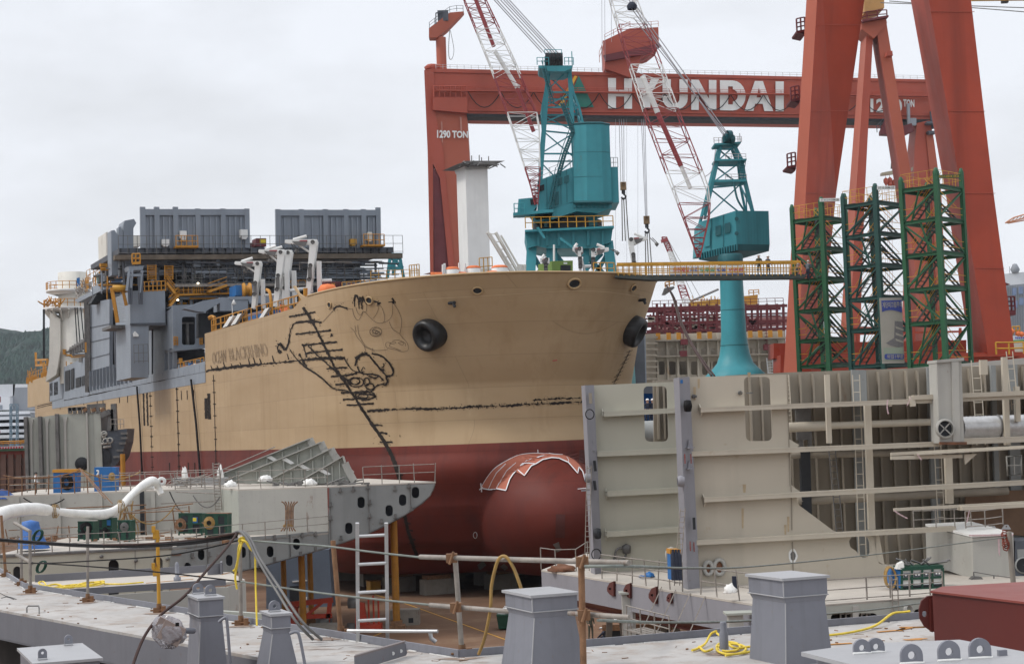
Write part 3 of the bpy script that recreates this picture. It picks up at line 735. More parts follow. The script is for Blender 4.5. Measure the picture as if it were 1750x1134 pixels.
def hood(px,py,w,h,par,m=m_white):
 mb=MB();c=qf(px,py)+HV*.8;mb.prism([c+SV*w/2+V((0,0,h/2)),c-SV*w/2+V((0,0,h/2)),c-SV*w/2-V((0,0,h/2)),c+SV*w/2-V((0,0,h/2))],AFT*.9)
 mb.prism([c+SV*w*.42-V((0,0,h*.45)),c-SV*w*.42-V((0,0,h*.45)),c-SV*w*.3-V((0,0,h*.75)),c+SV*w*.3-V((0,0,h*.75))],AFT*.7)
 return mb.build('vent_hood',m,par)
hood(311,402,.8,.9,e1);hood(414.5,400,.9,.95,e1);hood(281,415,.85,.7,e1);hood(629,404,.55,.95,e2,m_cream);hood(601,414,.8,.7,e2,m_yellow)
mb=MB();mb.prism([qf(643,375)-HV*3,qf(652,374)-HV*3,qf(653,424)-HV*3,qf(644,424)-HV*3],AFT*8);mb.build('exhaust_casing',m_grey_d,ship)
# module deck beams
mb=MB()
mb.prism([qf(203,424),qf(672,422),qf(673,431),qf(204,433)],AFT*19)
mb.build('module_deck',m_grey_d,ship)
mb=MB()
for i in range(34):x=206+i*13.8;mb.bar(qf(x,433)+HV*.1,qf(x,424.5)+HV*.1,.12,.2,up=HV)
mb.build('deck_web',m_black,ship)
mb=MB();mb.prism([qf(194,437)+HV*.9,qf(684,434)+HV*.9,qf(684,442)+HV*.9,qf(194,445)+HV*.9],AFT*1.2);mb.build('scaffold_planks',mat('weathered_scaffold_boards',(.15,.12,.09),.85,var=.3,scale=.8),ship)
def rail_on(pts2,q,h,m,name='railing',par=None,n=None,r=.045):
 mb=MB();P=[]
 for(a,b)in zip(pts2,pts2[1:]):
  k=n or max(1,int(abs(b[0]-a[0])/12)or 1)
  P+=[(a[0]+(b[0]-a[0])*i/k,a[1]+(b[1]-a[1])*i/k)for i in range(k)]
 P.append(pts2[-1]);railing_geo(mb,[q(*p)for p in P],h,(1,.55,.1),r,r*.85,4);return mb.build(name,m,par or ship)
qr=lambda x,y:qf(x,y)+HV*1.0
rail_on([(200,437),(684,434)],qr,2.3,m_steel,n=30,r=.035)
mb=MB();railing_geo(mb,[qf(x,424)+HV*1.6 for x in(296,305,314,323.5,333)],1.35,(1,.5,.05),.05,.05,4);mb.prism([qf(296,422)+HV*1.6,qf(334,422)+HV*1.6,qf(334,425.5)+HV*1.6,qf(296,425.5)+HV*1.6],AFT*1.5);mb.build('work_platform',m_orange,ship)
mb=MB();railing_geo(mb,[qf(x,422)+HV*1.6 for x in(615,623,632,641,650)],1.45,(1,.5,.05),.05,.05,4);mb.prism([qf(615,420)+HV*1.6,qf(651,420)+HV*1.6,qf(651,423)+HV*1.6,qf(615,423)+HV*1.6],AFT*1.5);mb.build('work_platform',m_orange,ship)
mb=MB();mb.prism([qf(423,404)-HV*8,qf(473,404)-HV*8,qf(473,424)-HV*8,qf(423,424)-HV*8],AFT*3)
for x in(425,436,447,458,469):mb.bar(qf(x,424)-HV*7.8,qf(x,402)-HV*7.8,.3)
mb.build('white_casing',m_cream,ship)
mb=MB();mb.prism([qf(438,407),qf(455,407),qf(455,421),qf(438,421)],AFT*2);mb.prism([qf(426,415),qf(434,415),qf(434,421),qf(426,421)],AFT*2);x_=mb.build('equipment_box',m_pipered,ship)
mb=MB();mb.prism([qf(444,409)+HV*.05,qf(454,409)+HV*.05,qf(454,415)+HV*.05,qf(444,415)+HV*.05],AFT*.04);mb.build('yellow_label',mat('label_yellow',(.7,.55,.03),.6),x_)
# dark pipe space beneath: back wall, hangers, levels of pipes
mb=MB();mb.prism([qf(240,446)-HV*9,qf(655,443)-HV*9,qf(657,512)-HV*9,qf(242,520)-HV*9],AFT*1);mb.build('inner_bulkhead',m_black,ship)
mb=MB();rnd=random.Random(5)
for x in(213,238,272,291,315,331,348,362,376,391,404,424,440,455,470,490,512,535,560,590,617,645):mb.bar(qf(x,445)-HV*.8,qf(x+1.3,487)-HV*.8,.28)
for x in(306,352,500,545):mb.bar(qf(x,446)-HV*1.2,qf(x+16,470)-HV*1.2,.2)
mb.build('hanger_frame',m_grey_d,ship)
mb=MB()
for y,x0,x1,r in[(452,215,650,.14),(458,300,660,.1),(462,215,640,.16),(466,330,655,.1),(470,350,655,.13),(474,360,655,.13),(478,370,655,.11),(482,360,650,.13),(448,320,650,.1),(468,215,300,.1)]:
 z_=rnd.uniform(-2.5,-.5);mb.tube(qf(x0,y+.3)+HV*z_,qf(x1,y-.6)+HV*z_,r,6)
mb.build('pipe_rack',m_grey,ship)
mb=MB()
for i in range(26):
 x=rnd.uniform(310,620);y=rnd.uniform(455,478);p=qf(x,y)-HV*.4
 mb.path([p+V((0,0,.5)),p+V((.15,0,-.2))+SV*rnd.uniform(-.4,.4),p-V((0,0,rnd.uniform(.6,1.4)))],.06,4)
mb.build('loose_cable',m_steel,ship)
# next deck: walkway and railings
mb=MB();mb.prism([qf(296,486)+HV*.8,qf(672,483)+HV*.8,qf(672,487.5)+HV*.8,qf(296,491)+HV*.8],AFT*9);mb.build('walkway',m_pipe,ship)
rail_on([(298,487),(672,484)],qr,1.9,m_steel,n=26,r=.035)
mb=MB();mb.prism([qf(284,510)-HV*6,qf(655,505)-HV*6,qf(655,545)-HV*6,qf(284,570)-HV*6],AFT*1);mb.build('inner_bulkhead',m_grey_d,ship)
mb=MB()
for x in(300,312,330,352,371,383,415,455,500,540,580,620):mb.bar(qf(x,492)-HV*1,qf(x+1.5,545)-HV*1,.35)
mb.bar(qf(290,509)-HV*.6,qf(470,506)-HV*.6,.5,.35,up=(0,0,1));mb.bar(qf(290,523)-HV*.6,qf(380,521)-HV*.6,.4,.35,up=(0,0,1))
mb.build('column',m_grey,ship)
o_r=lambda x,y:qf(x,y)+HV*.6
for pts in([(296,505),(328,504)],[(345,505),(402,502)],[(330,505),(345,505)],[(470,498),(520,495)]):rail_on(pts,o_r,1.15,m_orange,n=4,r=.05)
mb=MB();mb.prism([o_r(294,503),o_r(405,500),o_r(405,502.5),o_r(294,506)],AFT*1.2);mb.build('walkway_edge',m_orange,ship)
mb=MB()
def stair(a,b,q,w=.8,m=None,n=9):
 A=q(*a);B=q(*b)
 for s in(0,1):mb.bar(A+HV*w*s,B+HV*w*s,.12,.3);mb.tube(A+HV*w*s+V((0,0,1)),B+HV*w*s+V((0,0,1)),.05,4);mb.tube(A+HV*w*s+V((0,0,.5)),B+HV*w*s+V((0,0,.5)),.04,4)
 for k in range(n+1):p=lerp(A,B,k/n);mb.bar(p,p+HV*w,.3,.05,up=(0,0,1))
stair((281,485),(295,503),o_r);stair((352,500),(383,489),o_r);stair((286,524),(300,507),o_r);mb.build('stair',m_orange,ship)
mb=MB()
for x,y0,y1 in[(258,453,479),(287,454,478)]:ladder_geo(mb,qf(x,y1)+HV*.5,qf(x,y0)+HV*.5,1.,SV,9,.07,.05)
mb.build('ladder',m_orange,ship)
for x,y in[(335.5,485),(301,514)]:
 mb=MB();mb.lathe([(.01,.12),(.12,.07),(.13,0),(.01,-.1)],qf(x,y)+HV*.9,10);mb.build('floodlight',m_lamp,ship)
 # blue machine with a drum, red container, grey store right aft of the bow
def qbox(q,x0,y0,x1,y1,dep,name,m,par=None):
 mb=MB();mb.prism([q(x0,y0),q(x1,y0-.2),q(x1,y1-.2),q(x0,y1)],AFT*dep);return mb.build(name,m,par or ship)
b_=qbox(QT(-50),403,487,436,505,3,'winch_housing',m_blue)
mb=MB();c=QT(-49.5)(428,496);mb.lathe([(.01,0),(.9,0),(.9,.2),(.6,.25),(.6,.7),(.9,.75),(.9,.9),(.01,.9)],c,16,SV);mb.build('drum',m_orange,b_)
c_=qbox(QT(-50),555,481,584,500,3,'equipment_container',m_pipered)
mb=MB();q_=QT(-49.9)
mb.prism([q_(566,483.5),q_(574,483.5),q_(574,489.5),q_(566,489.5)],AFT*.05);mb.build('warning_label',m_yellow,c_)
mb=MB();q_=QT(-49.9)
for k in range(9):mb.bar(q_(556+k*3.4,482),q_(556+k*3.4,499),.1)
mb.build('corrugation',m_pipered,c_)
d_=qbox(QT(-40),631,478,717,487,4,'store_roof',m_grey);qbox(QT(-42),640,486,712,500,4,'store_house',m_grey_d)
rail_on([(634,478),(715,474)],QT(-40),1.0,m_yellow,n=6,r=.04)
# teal gantry stand behind the module
mb=MB();q_=QT(-70)
for a,b in[((667,437),(662,475)),((683,437),(690,475)),((675,437),(672,470)),((664,458),(688,458)),((667,437),(683,437)),((664,458),(684,437)),((688,458),(666,437))]:mb.bar(q_(*a),q_(*b),.42)
mb.prism([q_(662,432),q_(688,432),q_(686,438),q_(664,438)],AFT*3);mb.build('crane_support',m_teal,ship)
# grey hatch girder across the deck ahead of the module
mb=MB();q_=QT(-45)
mb.prism([q_(315,527),q_(346,514),q_(376,509),q_(376,517),q_(350,533),q_(338,532)],AFT*1.5)
mb.prism([q_(376,508),q_(424,509),q_(424,531),q_(376,531)],AFT*3);mb.prism([q_(392,507)+HV*.1,q_(480,505)+HV*.1,q_(480,518)+HV*.1,q_(426,518)+HV*.1,q_(424,512)+HV*.1,q_(393,512)+HV*.1],AFT*2)
mb.build('deck_girder',m_grey,ship)
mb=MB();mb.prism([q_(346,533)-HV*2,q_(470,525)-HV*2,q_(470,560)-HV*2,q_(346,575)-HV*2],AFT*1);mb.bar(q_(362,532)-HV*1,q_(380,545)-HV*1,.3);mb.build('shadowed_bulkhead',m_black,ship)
mb=MB();mb.tube(q_(390,545)+HV*2,q_(389,523)+HV*2,.05,5);mb.lathe([(.05,.5),(.3,.0),(.1,-.1)],q_(392,522)+HV*2,8);mb.build('light_mast',m_white,ship)
# exhaust trunks beside the module
mb=MB();q_=QT(-62)
for pl,dp in[([(190,394),(196,393),(203,405),(203,435),(201,470),(191,470)],2.5),([(203,388),(206,387),(210,397),(210,430),(203,432)],1.5),([(213,377),(229,374),(233,381),(228,390),(228,425),(226,468),(211,468),(211,384)],3.5)]:mb.prism([q_(*p)for p in pl],AFT*dp)
mb.build('exhaust_trunk',m_grey,ship)
mb=MB();q_=QT(-90);mb.prism([q_(181,397),q_(184,396),q_(185,403),q_(240,402),q_(241,420),q_(188,424),q_(190,470),q_(183,470)],AFT*6);mb.build('pale_casing',m_cream,ship)
# stacked deckhouses on the starboard side
q15=QS(15.0);INB=SV*-1
def sidewall(pl,name,m,dep=8,q=q15,par=None,label=None):
 mb=MB();mb.prism([q(*p)for p in pl],INB*dep);return mb.build(name,m,par or ship,label)
pa=sidewall([(151,518),(187,511),(187,627),(154,633)],'side_panel',m_grey,.5)
mb=MB();q=QS(15.05)
for y0,y1 in[(560,553),(585,577),(613,604)]:mb.bar(q(152,y0),q(187,y1),.08)
mb.build('panel_seam',m_grey_d,pa)
pb=sidewall([(199,560),(223,557),(224,617),(200,622)],'side_panel',m_grey,.5)
sidewall([(187,530),(199,528),(200,640),(188,640)],'recess',m_grey_d,2,QS(14.2))
mb=MB();q=QS(15.1);mb.tube(q(197,560),q(199,630),.22,6);mb.build('down_pipe',m_grey_d,ship)
# louvred bays under the panels
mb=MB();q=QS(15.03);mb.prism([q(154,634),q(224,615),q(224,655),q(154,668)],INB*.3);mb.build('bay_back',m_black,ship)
mb=MB();q=QS(15.2)
for x in(155,161,167,173,178,184,190,196,202,208,215,223):mb.bar(q(x,634-(x-154)*.27),q(x+.8,668-(x-154)*.22),.22,.5,up=SV)
mb.build('bay_frame',m_grey,ship)
# tower block
tw=MB();q=QT(-83)
TX=inv(QS(15)(222,560));T1=-56.2
q=QT(T1)
tw.prism([q(222,497),q(282,495),q(283,556),q(254,556),q(254,645),q(224,645)],AFT*9);tb=tw.build('deckhouse_tower',m_grey,ship)
mb=MB();mb.bar(q(222,554)+HV*.1,q(283,553)+HV*.1,.2,.25,up=(0,0,1));mb.build('ledge',m_grey_d,tb)
mb=MB();mb.prism([q(227,570)+HV*.3,q(230,566)+HV*.3,q(236,572)+HV*.3,q(236,575)+HV*.3,q(228,575)+HV*.3],AFT*.6);mb.build('bracket',m_white,tb)
rail_on([(227,607),(251,606)],lambda x,y:q(x,y+14)+HV*.8,2.2,m_steel,n=3,par=tb,r=.03)
rail_on([(240,499),(283,497)],lambda x,y:q(x,y),1.2,m_orange,n=6,par=tb,r=.07)
qbox(QT(T1-3),190,555,222,560,6,'landing',m_steel)
mb=MB();qq=lambda x,y:QT(T1+.4)(x,y)
for x0,y0,x1,y1,r in[(191,491,201,551,.3),(208,489,216,522,.25)]:mb.bar(qq(x0,y0),qq(x1,y1),r*1.4,r)
mb.build('stair_stringer',m_orange,ship)
mb=MB()
for k in range(15):mb.bar(qq(194+k*.7,503+k*3.3),qq(210+k*.4,503+k*3.3),.16,.05,up=(0,0,1))
mb.build('stair_tread',m_galv,ship)
mb=MB();mb.lathe([(.01,0),(.42,0),(.42,1.7),(.01,1.7)],qq(193,493),12,-SV);mb.build('yellow_drum',m_yellow,ship)
# sidewall with arched openings and a box with round-cornered windows
T2=inv(QS(15)(296,560))[0];T0=inv(QS(15)(255,560))[0]
mb=MB();q=QS(15.0)
mb.plate([(254,556),(295,524),(296,642),(255,652)],[arch(259,560,262,650,5),arch(281,598,286.5,643,5),arch(289,595,295,641,5)],q,INB*.5)
sw=mb.build('side_shell',m_grey,ship)
mb=MB();q2=QS(13.4);mb.prism([q2(254,550),q2(302,528),q2(302,645),q2(254,655)],INB*.3);mb.build('dark_interior',m_black,sw)
q=QT(T2)
mb=MB();mb.plate([(295,524),(352,521),(352,592),(296,596)],[rrect(311,541,334.5,589,4),rrect(340.5,541,358,589,4)[:0]or rrect(340.5,541,350,589,4)],q,AFT*.5)
mb.prism([q(295,524),q(352,521),q(352,519),q(295,522)],AFT*6)
mb.prism([q(296,596)+HV*.5,q(350,592)+HV*.5,q(350,595)+HV*.5,q(298,600)+HV*.5],AFT*5)
wb=mb.build('windowed_house',m_grey,ship)
mb=MB();q3=QT(T2-4);mb.prism([q3(297,526),q3(356,522),q3(356,592),q3(297,596)],AFT*.4);mb.prism([q3(297,598),q3(350,596),q3(350,640),q3(297,645)],AFT*.4);mb.build('dark_interior',m_black,wb)
mb=MB();p=q(324,588)-HV*1;mb.tube(p,p+V((0,0,2.6)),.2,8);mb.bar(p+V((0,0,2.6))+SV*.8,p+V((0,0,2.6))-SV*.8,.2);mb.build('bollard_stand',m_steel,wb)
mb=MB();qo=lambda x,y:QT(T2)(x,y)+HV*.2
for x0,x1,y in[(297,303,590),(341,345.5,589)]:railing_geo(mb,[qo(x0,y),qo((x0+x1)/2,y),qo(x1,y)],1.,(1,.6,.2),.06,.05,4)
mb.build('railing',m_orange,ship)
mb=MB();rnd=random.Random(9);qo=QS(14.5)
railing_geo(mb,[qo(x,637-(x-300)*.2)for x in(303,309,316,325,334,343,349)],1.1,(1,.5),.06,.05,4);mb.build('railing',m_orange,ship)
for k in range(5):
 x=305+k*9;mb=MB();p=QS(14)(x,632-k*1.5);mb.box(p,(1.2,.8,.7+.3*(k%2)),.4);mb.build('deck_fitting',(m_pipered,m_grey,m_orange_c,m_blue,m_white)[k],ship)
 # deck edge plates along the side, uneven
mb=MB();q=QS(15.08);rnd=random.Random(2)
for k in range(22):
 x0=150+k*9.1;x1=x0+8.9;yb=lambda x:634-(x-350)*.2+.6
 mb.prism([q(x0,yb(x0)-rnd.uniform(9,13)),q(x1,yb(x1)-rnd.uniform(9,13)),q(x1,yb(x1)),q(x0,yb(x0))],INB*.1)
mb.build('edge_plate',m_grey,ship)
# sloping roof platform with the pipe clutter aft of the tower
mb=MB();q=QS(15.5);mb.prism([q(128,512),q(175,488),q(178,494),q(132,517)],INB*6);mb.build('platform_roof',m_grey,ship)
mb=MB();q=QT(inv(QS(15)(175,490))[0]);mb.prism([q(174,482),q(240,479),q(240,488),q(174,490)],AFT*8);mb.build('upper_platform',m_grey,ship)
mb=MB();mb.prism([q(176,490)-HV*2,q(238,488)-HV*2,q(238,512)-HV*2,q(160,516)-HV*2],AFT*3);mb.build('dark_space',m_black,ship)
rail_on([(148,482),(172,470)],QS(15),1.7,m_orange,n=4,r=.05);rail_on([(186,478),(222,476)],QT(-88),1.8,m_orange,n=5,r=.05);rail_on([(225,478),(278,476)],QT(-80),1.6,m_orange,n=6,r=.045)
mb=MB();qc=QT(-92)
for x,y,w,hh,mm in[(181,471,13,18,0),(207,470,14,14,1)]:
 mb=MB();mb.prism([qc(x-w/2,y-hh/2),qc(x+w/2,y-hh/2),qc(x+w/2,y+hh/2),qc(x-w/2,y+hh/2)],AFT*4);mb.build('deck_tank',(m_machine,m_blue)[mm],ship)
mb=MB();rnd=random.Random(4);qc=QS(14)
for i in range(60):
 x=rnd.uniform(132,178);y=505-(x-132)*.5+rnd.uniform(-12,4);p=qc(x,y);mb.tube(p,p+V((rnd.uniform(-1,1),rnd.uniform(-1,1),rnd.uniform(-.6,1.6))),.07,4)
mb.build('pipe_clutter',m_pipe,ship)
mb=MB()
for i in range(14):
 x=rnd.uniform(132,178);y=505-(x-132)*.5+rnd.uniform(-8,2);p=qc(x,y);mb.tube(p,p+V((0,0,1.6)),.08,4);mb.tube(p+V((0,0,1.5)),p+V((0,0,1.5))+HV*2,.07,4)
mb.build('pipe_clutter',m_orange,ship)
# small access tower above the deckhouse
mb=MB();q=QT(-55)
for a,b in[((221,462),(217,497)),((243,462),(239,500)),((222,470),(241,470)),((226,462),(224,492))]:mb.bar(q(*a),q(*b),.3)
mb.prism([q(219,455),q(246,454),q(244,461),q(221,462)],AFT*2.5);at=mb.build('access_tower',m_grey,ship)
mb=MB();railing_geo(mb,[q(226,449.5),q(232,449.5),q(239.5,449)],1.1,(1,.5,.02),.09,.08,4);mb.bar(q(226,450),q(240,449),.3);mb.build('cage',m_orange,at)
mb=MB()
for a in(221,239):mb.path(spline([q(a,520),q(a-1,475),q(a+2,467),q(a+4,475),q(a+3,520)],4),.16,6)
mb.build('goose_neck',m_grey_d,at)
# side structure toward the stern
mb=MB();q=QS(15.0)
mb.prism([q(107,628),q(150,608),q(150,672),q(108,684)],INB*4);sd=mb.build('side_house',m_grey,ship)
mb=MB();q=QS(15.12)
for x0,x1,yt,yb in[(111,119,634,668),(121,126,631,665),(129,137,646,662),(139,147,643,659)]:mb.prism([q(x0,yt),q(x1,yt-2.5),q(x1,yb-2.5),q(x0,yb)],INB*.08)
mb.build('opening',m_black,sd)  # flat black sheets painted as the dark inside the openings
mb=MB();mb.prism([q(84,640),q(107,630),q(107,680),q(85,686)],INB*4);sd2=mb.build('side_house',m_grey,ship)
mb=MB();q=QS(15.12)
for x0,x1 in[(85,90),(92,99)]:mb.prism([q(x0,655-(x0-85)*.2),q(x1,654-(x1-85)*.2),q(x1,676-(x1-85)*.2),q(x0,677-(x0-85)*.2)],INB*.08)
mb.build('opening',m_black,sd2)
mb=MB();q=QS(14.9);mb.prism([q(47,653),q(84,640),q(84,690),q(47,696)],INB*.3);mb.build('stern_bulwark',m_tan_plain,ship)
rail_on([(47,655),(84,641)],QS(14.8),1.6,m_orange,n=8,r=.055)
mb=MB();rnd=random.Random(12);q=QS(14.4)
for i in range(36):
 x=rnd.uniform(50,108);p=q(x,652-(x-47)*.38+rnd.uniform(-4,3));mb.tube(p,p+V((rnd.uniform(-.8,.8),0,rnd.uniform(.5,2.2))),.07,4)
 if i%3==0:mb.box(p,(1.2,1.2,.8))
mb.build('deck_clutter',m_orange,ship)
mb=MB();q=QS(13);
for a,b in[((62,626),(61,602)),((62,624),(81,623)),((62,615),(81,614)),((81,623),(81,614)),((70,623),(70,615))]:mb.bar(q(*a),q(*b),.35)
mb.build('raised_platform',m_orange,ship)
mb=MB()
for i in range(9):p=QS(14)(118+i*4,612-i*2.4);mb.tube(p,p+V((0,0,1.6)),.3,6);mb.tube(p+V((0,0,1.2)),p+V((0,0,1.2))+HV*3,.35,6)
mb.build('hose_rack',m_steel,ship)
# white tower with round platforms at the stern
fd=268
c0=W(129,655,fd);px_m=FP/fd
mb=MB();top=W(124,466,fd);base=V((top.x+.5,fd,c0.z))
mb.lathe([(24.5/px_m,0),(24.5/px_m,top.z-base.z),(.01,top.z-base.z+.1)],V((top.x,fd,base.z)),24)
wt=mb.build('white_tower',m_cream,ship)
for y,x0,x1,m in[(496,79,155,m_white),(526,75,152,m_white)]:
 cc=W((x0+x1)/2,y,fd);r=(x1-x0)/2/px_m
 mb=MB();mb.lathe([(r*.62,-.8),(r*.98,-.35),(r,0),(.01,.05)],cc,28);pf=mb.build('round_platform',m,wt)
 mb=MB();railing_geo(mb,[cc+V((r*.97*cos(a*pi/10),r*.97*sin(a*pi/10),0))for a in range(21)],1.25,(1,.5),.06,.05,4);mb.build('railing',m_orange,pf)
mb=MB()
for k in range(9):
 a=pi+k*pi/8;cc=W(113,527,fd);mb.bar(cc+V((3.6*cos(a),3.6*sin(a),-.3)),cc+V((2.2*cos(a),2.2*sin(a),-2)),.25,.3)
mb.build('platform_bracket',m_cream,wt)
mb=MB();q=atd(fd-2.5);mb.prism([q(85,532),q(103,545),q(103,600),q(96,640),q(78,652),q(84,615)],(0,3,0));mb.build('support_leg',m_cream,wt)
mb=MB();q=atd(fd-3);mb.prism([q(131,489),q(136,489),q(136,474),q(131,475)],(0,.2,0));mb.build('door',m_blue,wt)
mb=MB();q=atd(fd-5);rnd=random.Random(3)
for i in range(22):
 x=rnd.uniform(74,104);p=q(x,524+rnd.uniform(-9,1));mb.tube(p,p+V((rnd.uniform(-1,1),rnd.uniform(-1,1),rnd.uniform(.2,1.2))),.1,4)
mb.build('pipe_clutter',m_orange,wt)
mb=MB()
for x0,y0,x1,y1 in[(132,525,138,600),(138,525,145,600),(128,525,132,590),(60+14,528,74,612),(76,528,76,612)]:mb.tube(W(x0,y0,fd-6),W(x1,y1,fd-6),.09,4)
mb.build('hanging_cable',m_black,wt)
mb=MB();q=QS(15.4)
for x0,x1,y0,y1 in[(147,149,515,670),(151,152.5,520,660)]:mb.bar(q(x0,y0),q(x1,y1),.5)
mb.build('mast_post',m_steel,ship)
mb=MB();q=QS(15.2);mb.bar(q(148,528),q(148.6,545),.7);mb.bar(q(150.5,585),q(151,602),.8);mb.build('orange_fender',m_orange,ship)
# white deck cranes with folded jibs
def deck_crane(px,py,d,hpx,k=1.,lean=.13,jib=1,strut=True):
# slim twin plates, a folded jib with its ram, and the hook line
 sc=d/FP;b=W(px,py,d);R=V((1,0,0));U=V((0,0,1))
 mb=MB();h=hpx*sc;top=b+R*h*lean+U*h;w=h*.046
 for o in(-.55,.55):
  y=V((0,o,0));A=b+y;B=top+y
  mb.prism([A-R*w*.9,A+R*w*.9,B+R*w*1.5,B-R*w*1.3],V((0,.12,0)))
 mb.bar(b,lerp(b,top,.8),w*.5,.9)
 for f in(.2,.45,.7):mb.bar(lerp(b,top,f)-R*w,lerp(b,top,f)+R*w*1.3,.25,1.3)
 cr_=mb.build('deck_crane',m_white,ship)
 m9=MB()
 for f in(.3,.55,.97):m9.lathe([(.01,0),(.2,0),(.2,.1)],lerp(b,top,f)-V((0,.75,0)),8,(0,-1,0))
 m9.box(lerp(b,top,.42)-V((0,.62,0)),(.35,.08,1.1));m9.build('pivot_pin',m_steel,cr_)
 m2=MB();e=top-R*h*.52*jib+U*h*.02
 for o in(-.3,.3):m2.prism([top+V((.3,o,.15)),top+V((.3,o,-.35)),lerp(top,e,.5)+V((0,o,-.32)),e+V((0,o,-.16)),e+V((0,o,.05)),lerp(top,e,.55)+V((0,o,.16))],V((0,.1,0)))
 m2.bar(top,e,.2,.3);m2.tube(lerp(top,e,.72)+U*.15,lerp(top,e,.25)+U*.5,.14,6);m2.tube(lerp(top,e,.55)-U*.3,top-U*h*.22-R*w,.11,6)
 jb_=m2.build('jib',m_white,cr_);m9=MB();m9.box(lerp(top,e,.35)-V((0,.36,0)),(h*.14,.05,.14));m9.build('red_stripe',m_boomr,jb_);m9=MB();m9.prism([lerp(top,e,.2)-V((0,.38,.05)),lerp(top,e,.75)-V((0,.38,.02)),lerp(top,e,.6)-V((0,.38,.4)),lerp(top,e,.3)-V((0,.38,.5))],V((0,-.03,0)));m9.build('lattice_gap',m_steel,jb_)
 if strut:
  m3=MB();s0=b+R*h*.2+V((0,.3,0));s1=top+R*h*.08-U*h*.36
  m3.bar(s0,s1,w*1.6,.8);m3.tube(lerp(s0,s1,.45)+R*w,lerp(s0,s1,.45)+R*(w+.9),.16,6);m3.build('ram_housing',m_white,cr_)
 m4=MB();hp=e+R*h*.08;m4.tube(hp,hp+V((.5,0,-h*.16)),.04,4);m4.tube(hp+V((.2,0,0)),hp+V((.7,0,-h*.16)),.04,4);m4.lathe([(.02,.2),(.22,0),(.02,-.25)],hp+V((.6,0,-h*.18)),8);m4.build('hook',m_steel,cr_)
deck_crane(434,527,163,78);deck_crane(472,524,157,95,jib=.8);deck_crane(485,520,160,90,jib=1.0);deck_crane(527,507,150,95)
deck_crane(992,467,149,42,lean=-.02,jib=.5);deck_crane(1013,467,147,40,lean=.05,jib=-1.3,strut=False);deck_crane(1086,470,152,62,lean=-.1,jib=-.9,strut=False);deck_crane(932,466,150,22,lean=.1,jib=.9,strut=False)
# foredeck rail, stairs and vents along the raised side
rail_on([(362,568),(430,549),(512,530)],QS(14.6),1.35,m_orange,n=9,r=.05)
rail_on([(368,570),(440,552),(514,534)],QS(13.6),1.7,m_orange,n=7,r=.045)
mb=MB();q=QS(14.9)
for x,y in[(385,560),(399,556),(446,546)]:mb.prism([q(x-5,y),q(x+3,y-3),q(x+14,y-21),q(x+7,y-19)],INB*.3)
mb.build('slanting_plate',m_white,ship)
mb=MB();q=QS(14.2);mb.path(spline([q(463,548),q(464,522),q(461,500),q(456,495)],4),.17,6);mb.path(spline([q(365,565),q(366,545),q(363,540),q(357,542)],4),.14,6);mb.tube(q(357,545),q(368,541),.1,4)
for x,y in[(522,492),(398,548)]:mb.tube(q(x,y+14),q(x,y),.2,6)
mb.build('vent_pipe',m_orange,ship)
mb=MB();q=QS(13.2);mb.prism([q(424,536),q(447,530),q(447,546),q(424,552)],INB*2);mb.build('blue_locker',m_blue,ship)
def drape(q,x0,y0,x1,y1,name,m,dep=2.,seed=1,par=None):
 rnd=random.Random(seed);mb=MB();rows=[]
 for j in range(7):
  r=[]
  for i in range(9):
   u,v=i/8,j/6;x=x0+(x1-x0)*(u*(1-.25*(1-v))+.1*(1-v));p=q(x,y0+(y1-y0)*v**.8)
   r.append(p+V((0,0,0))+HV*(sin(u*13+seed)*.12*v+v*.5+rnd.uniform(-.06,.06)))
  rows.append(r)
 rows=[[p-HV*dep for p in rows[0]]]+rows;mb.sheet(rows)
 return mb.build(name,m,par or ship)
q14=QT(-2)
drape(q14,733,465,764,484,'orange_cover',m_orange_c,2,1);drape(QT(-38),475,520,496,535,'orange_cover',m_orange_c,1,2)
mb=MB();mb.prism([q14(543,509),q14(560,502),q14(590,503),q14(598,508),q14(575,511)],AFT*1);mb.build('orange_cover',m_orange_c,ship)
for x,y,w in[(773,468,12),(809,466,12.5),(854,465,14)]:
 c=q14(x,y);r=w/FP*(c.y);mb=MB();mb.lathe([(r*.95,-.9),(r,-.6),(r,.35),(r*.9,.42),(.01,.45)],c+V((0,0,.1)),20);v=mb.build('mooring_drum',m_white,ship)
 mb=MB();mb.lathe([(r*1.03,.3),(r*1.0,.42),(r*.7,.55),(.01,.6)],c+V((0,0,.1)),20);mb.build('orange_cap',m_orange_c,v)
for x,y in[(787,473),(842,471),(560,494)]:
 c=q14(x,y);mb=MB();mb.lathe([(.9,-.6),(.9,0),(.6,.4),(.01,.5)],c,14);mb.build('orange_cover',m_orange_c,ship)
mb=MB()
for x,y0,y1 in[(757,474,452),(760,474,450),(795,474,450),(947,467,418),(785,474,449)]:c=q14(x,y0);mb.tube(c,q14(x,y1),.11,5)
mb.build('signal_post',m_white,ship)
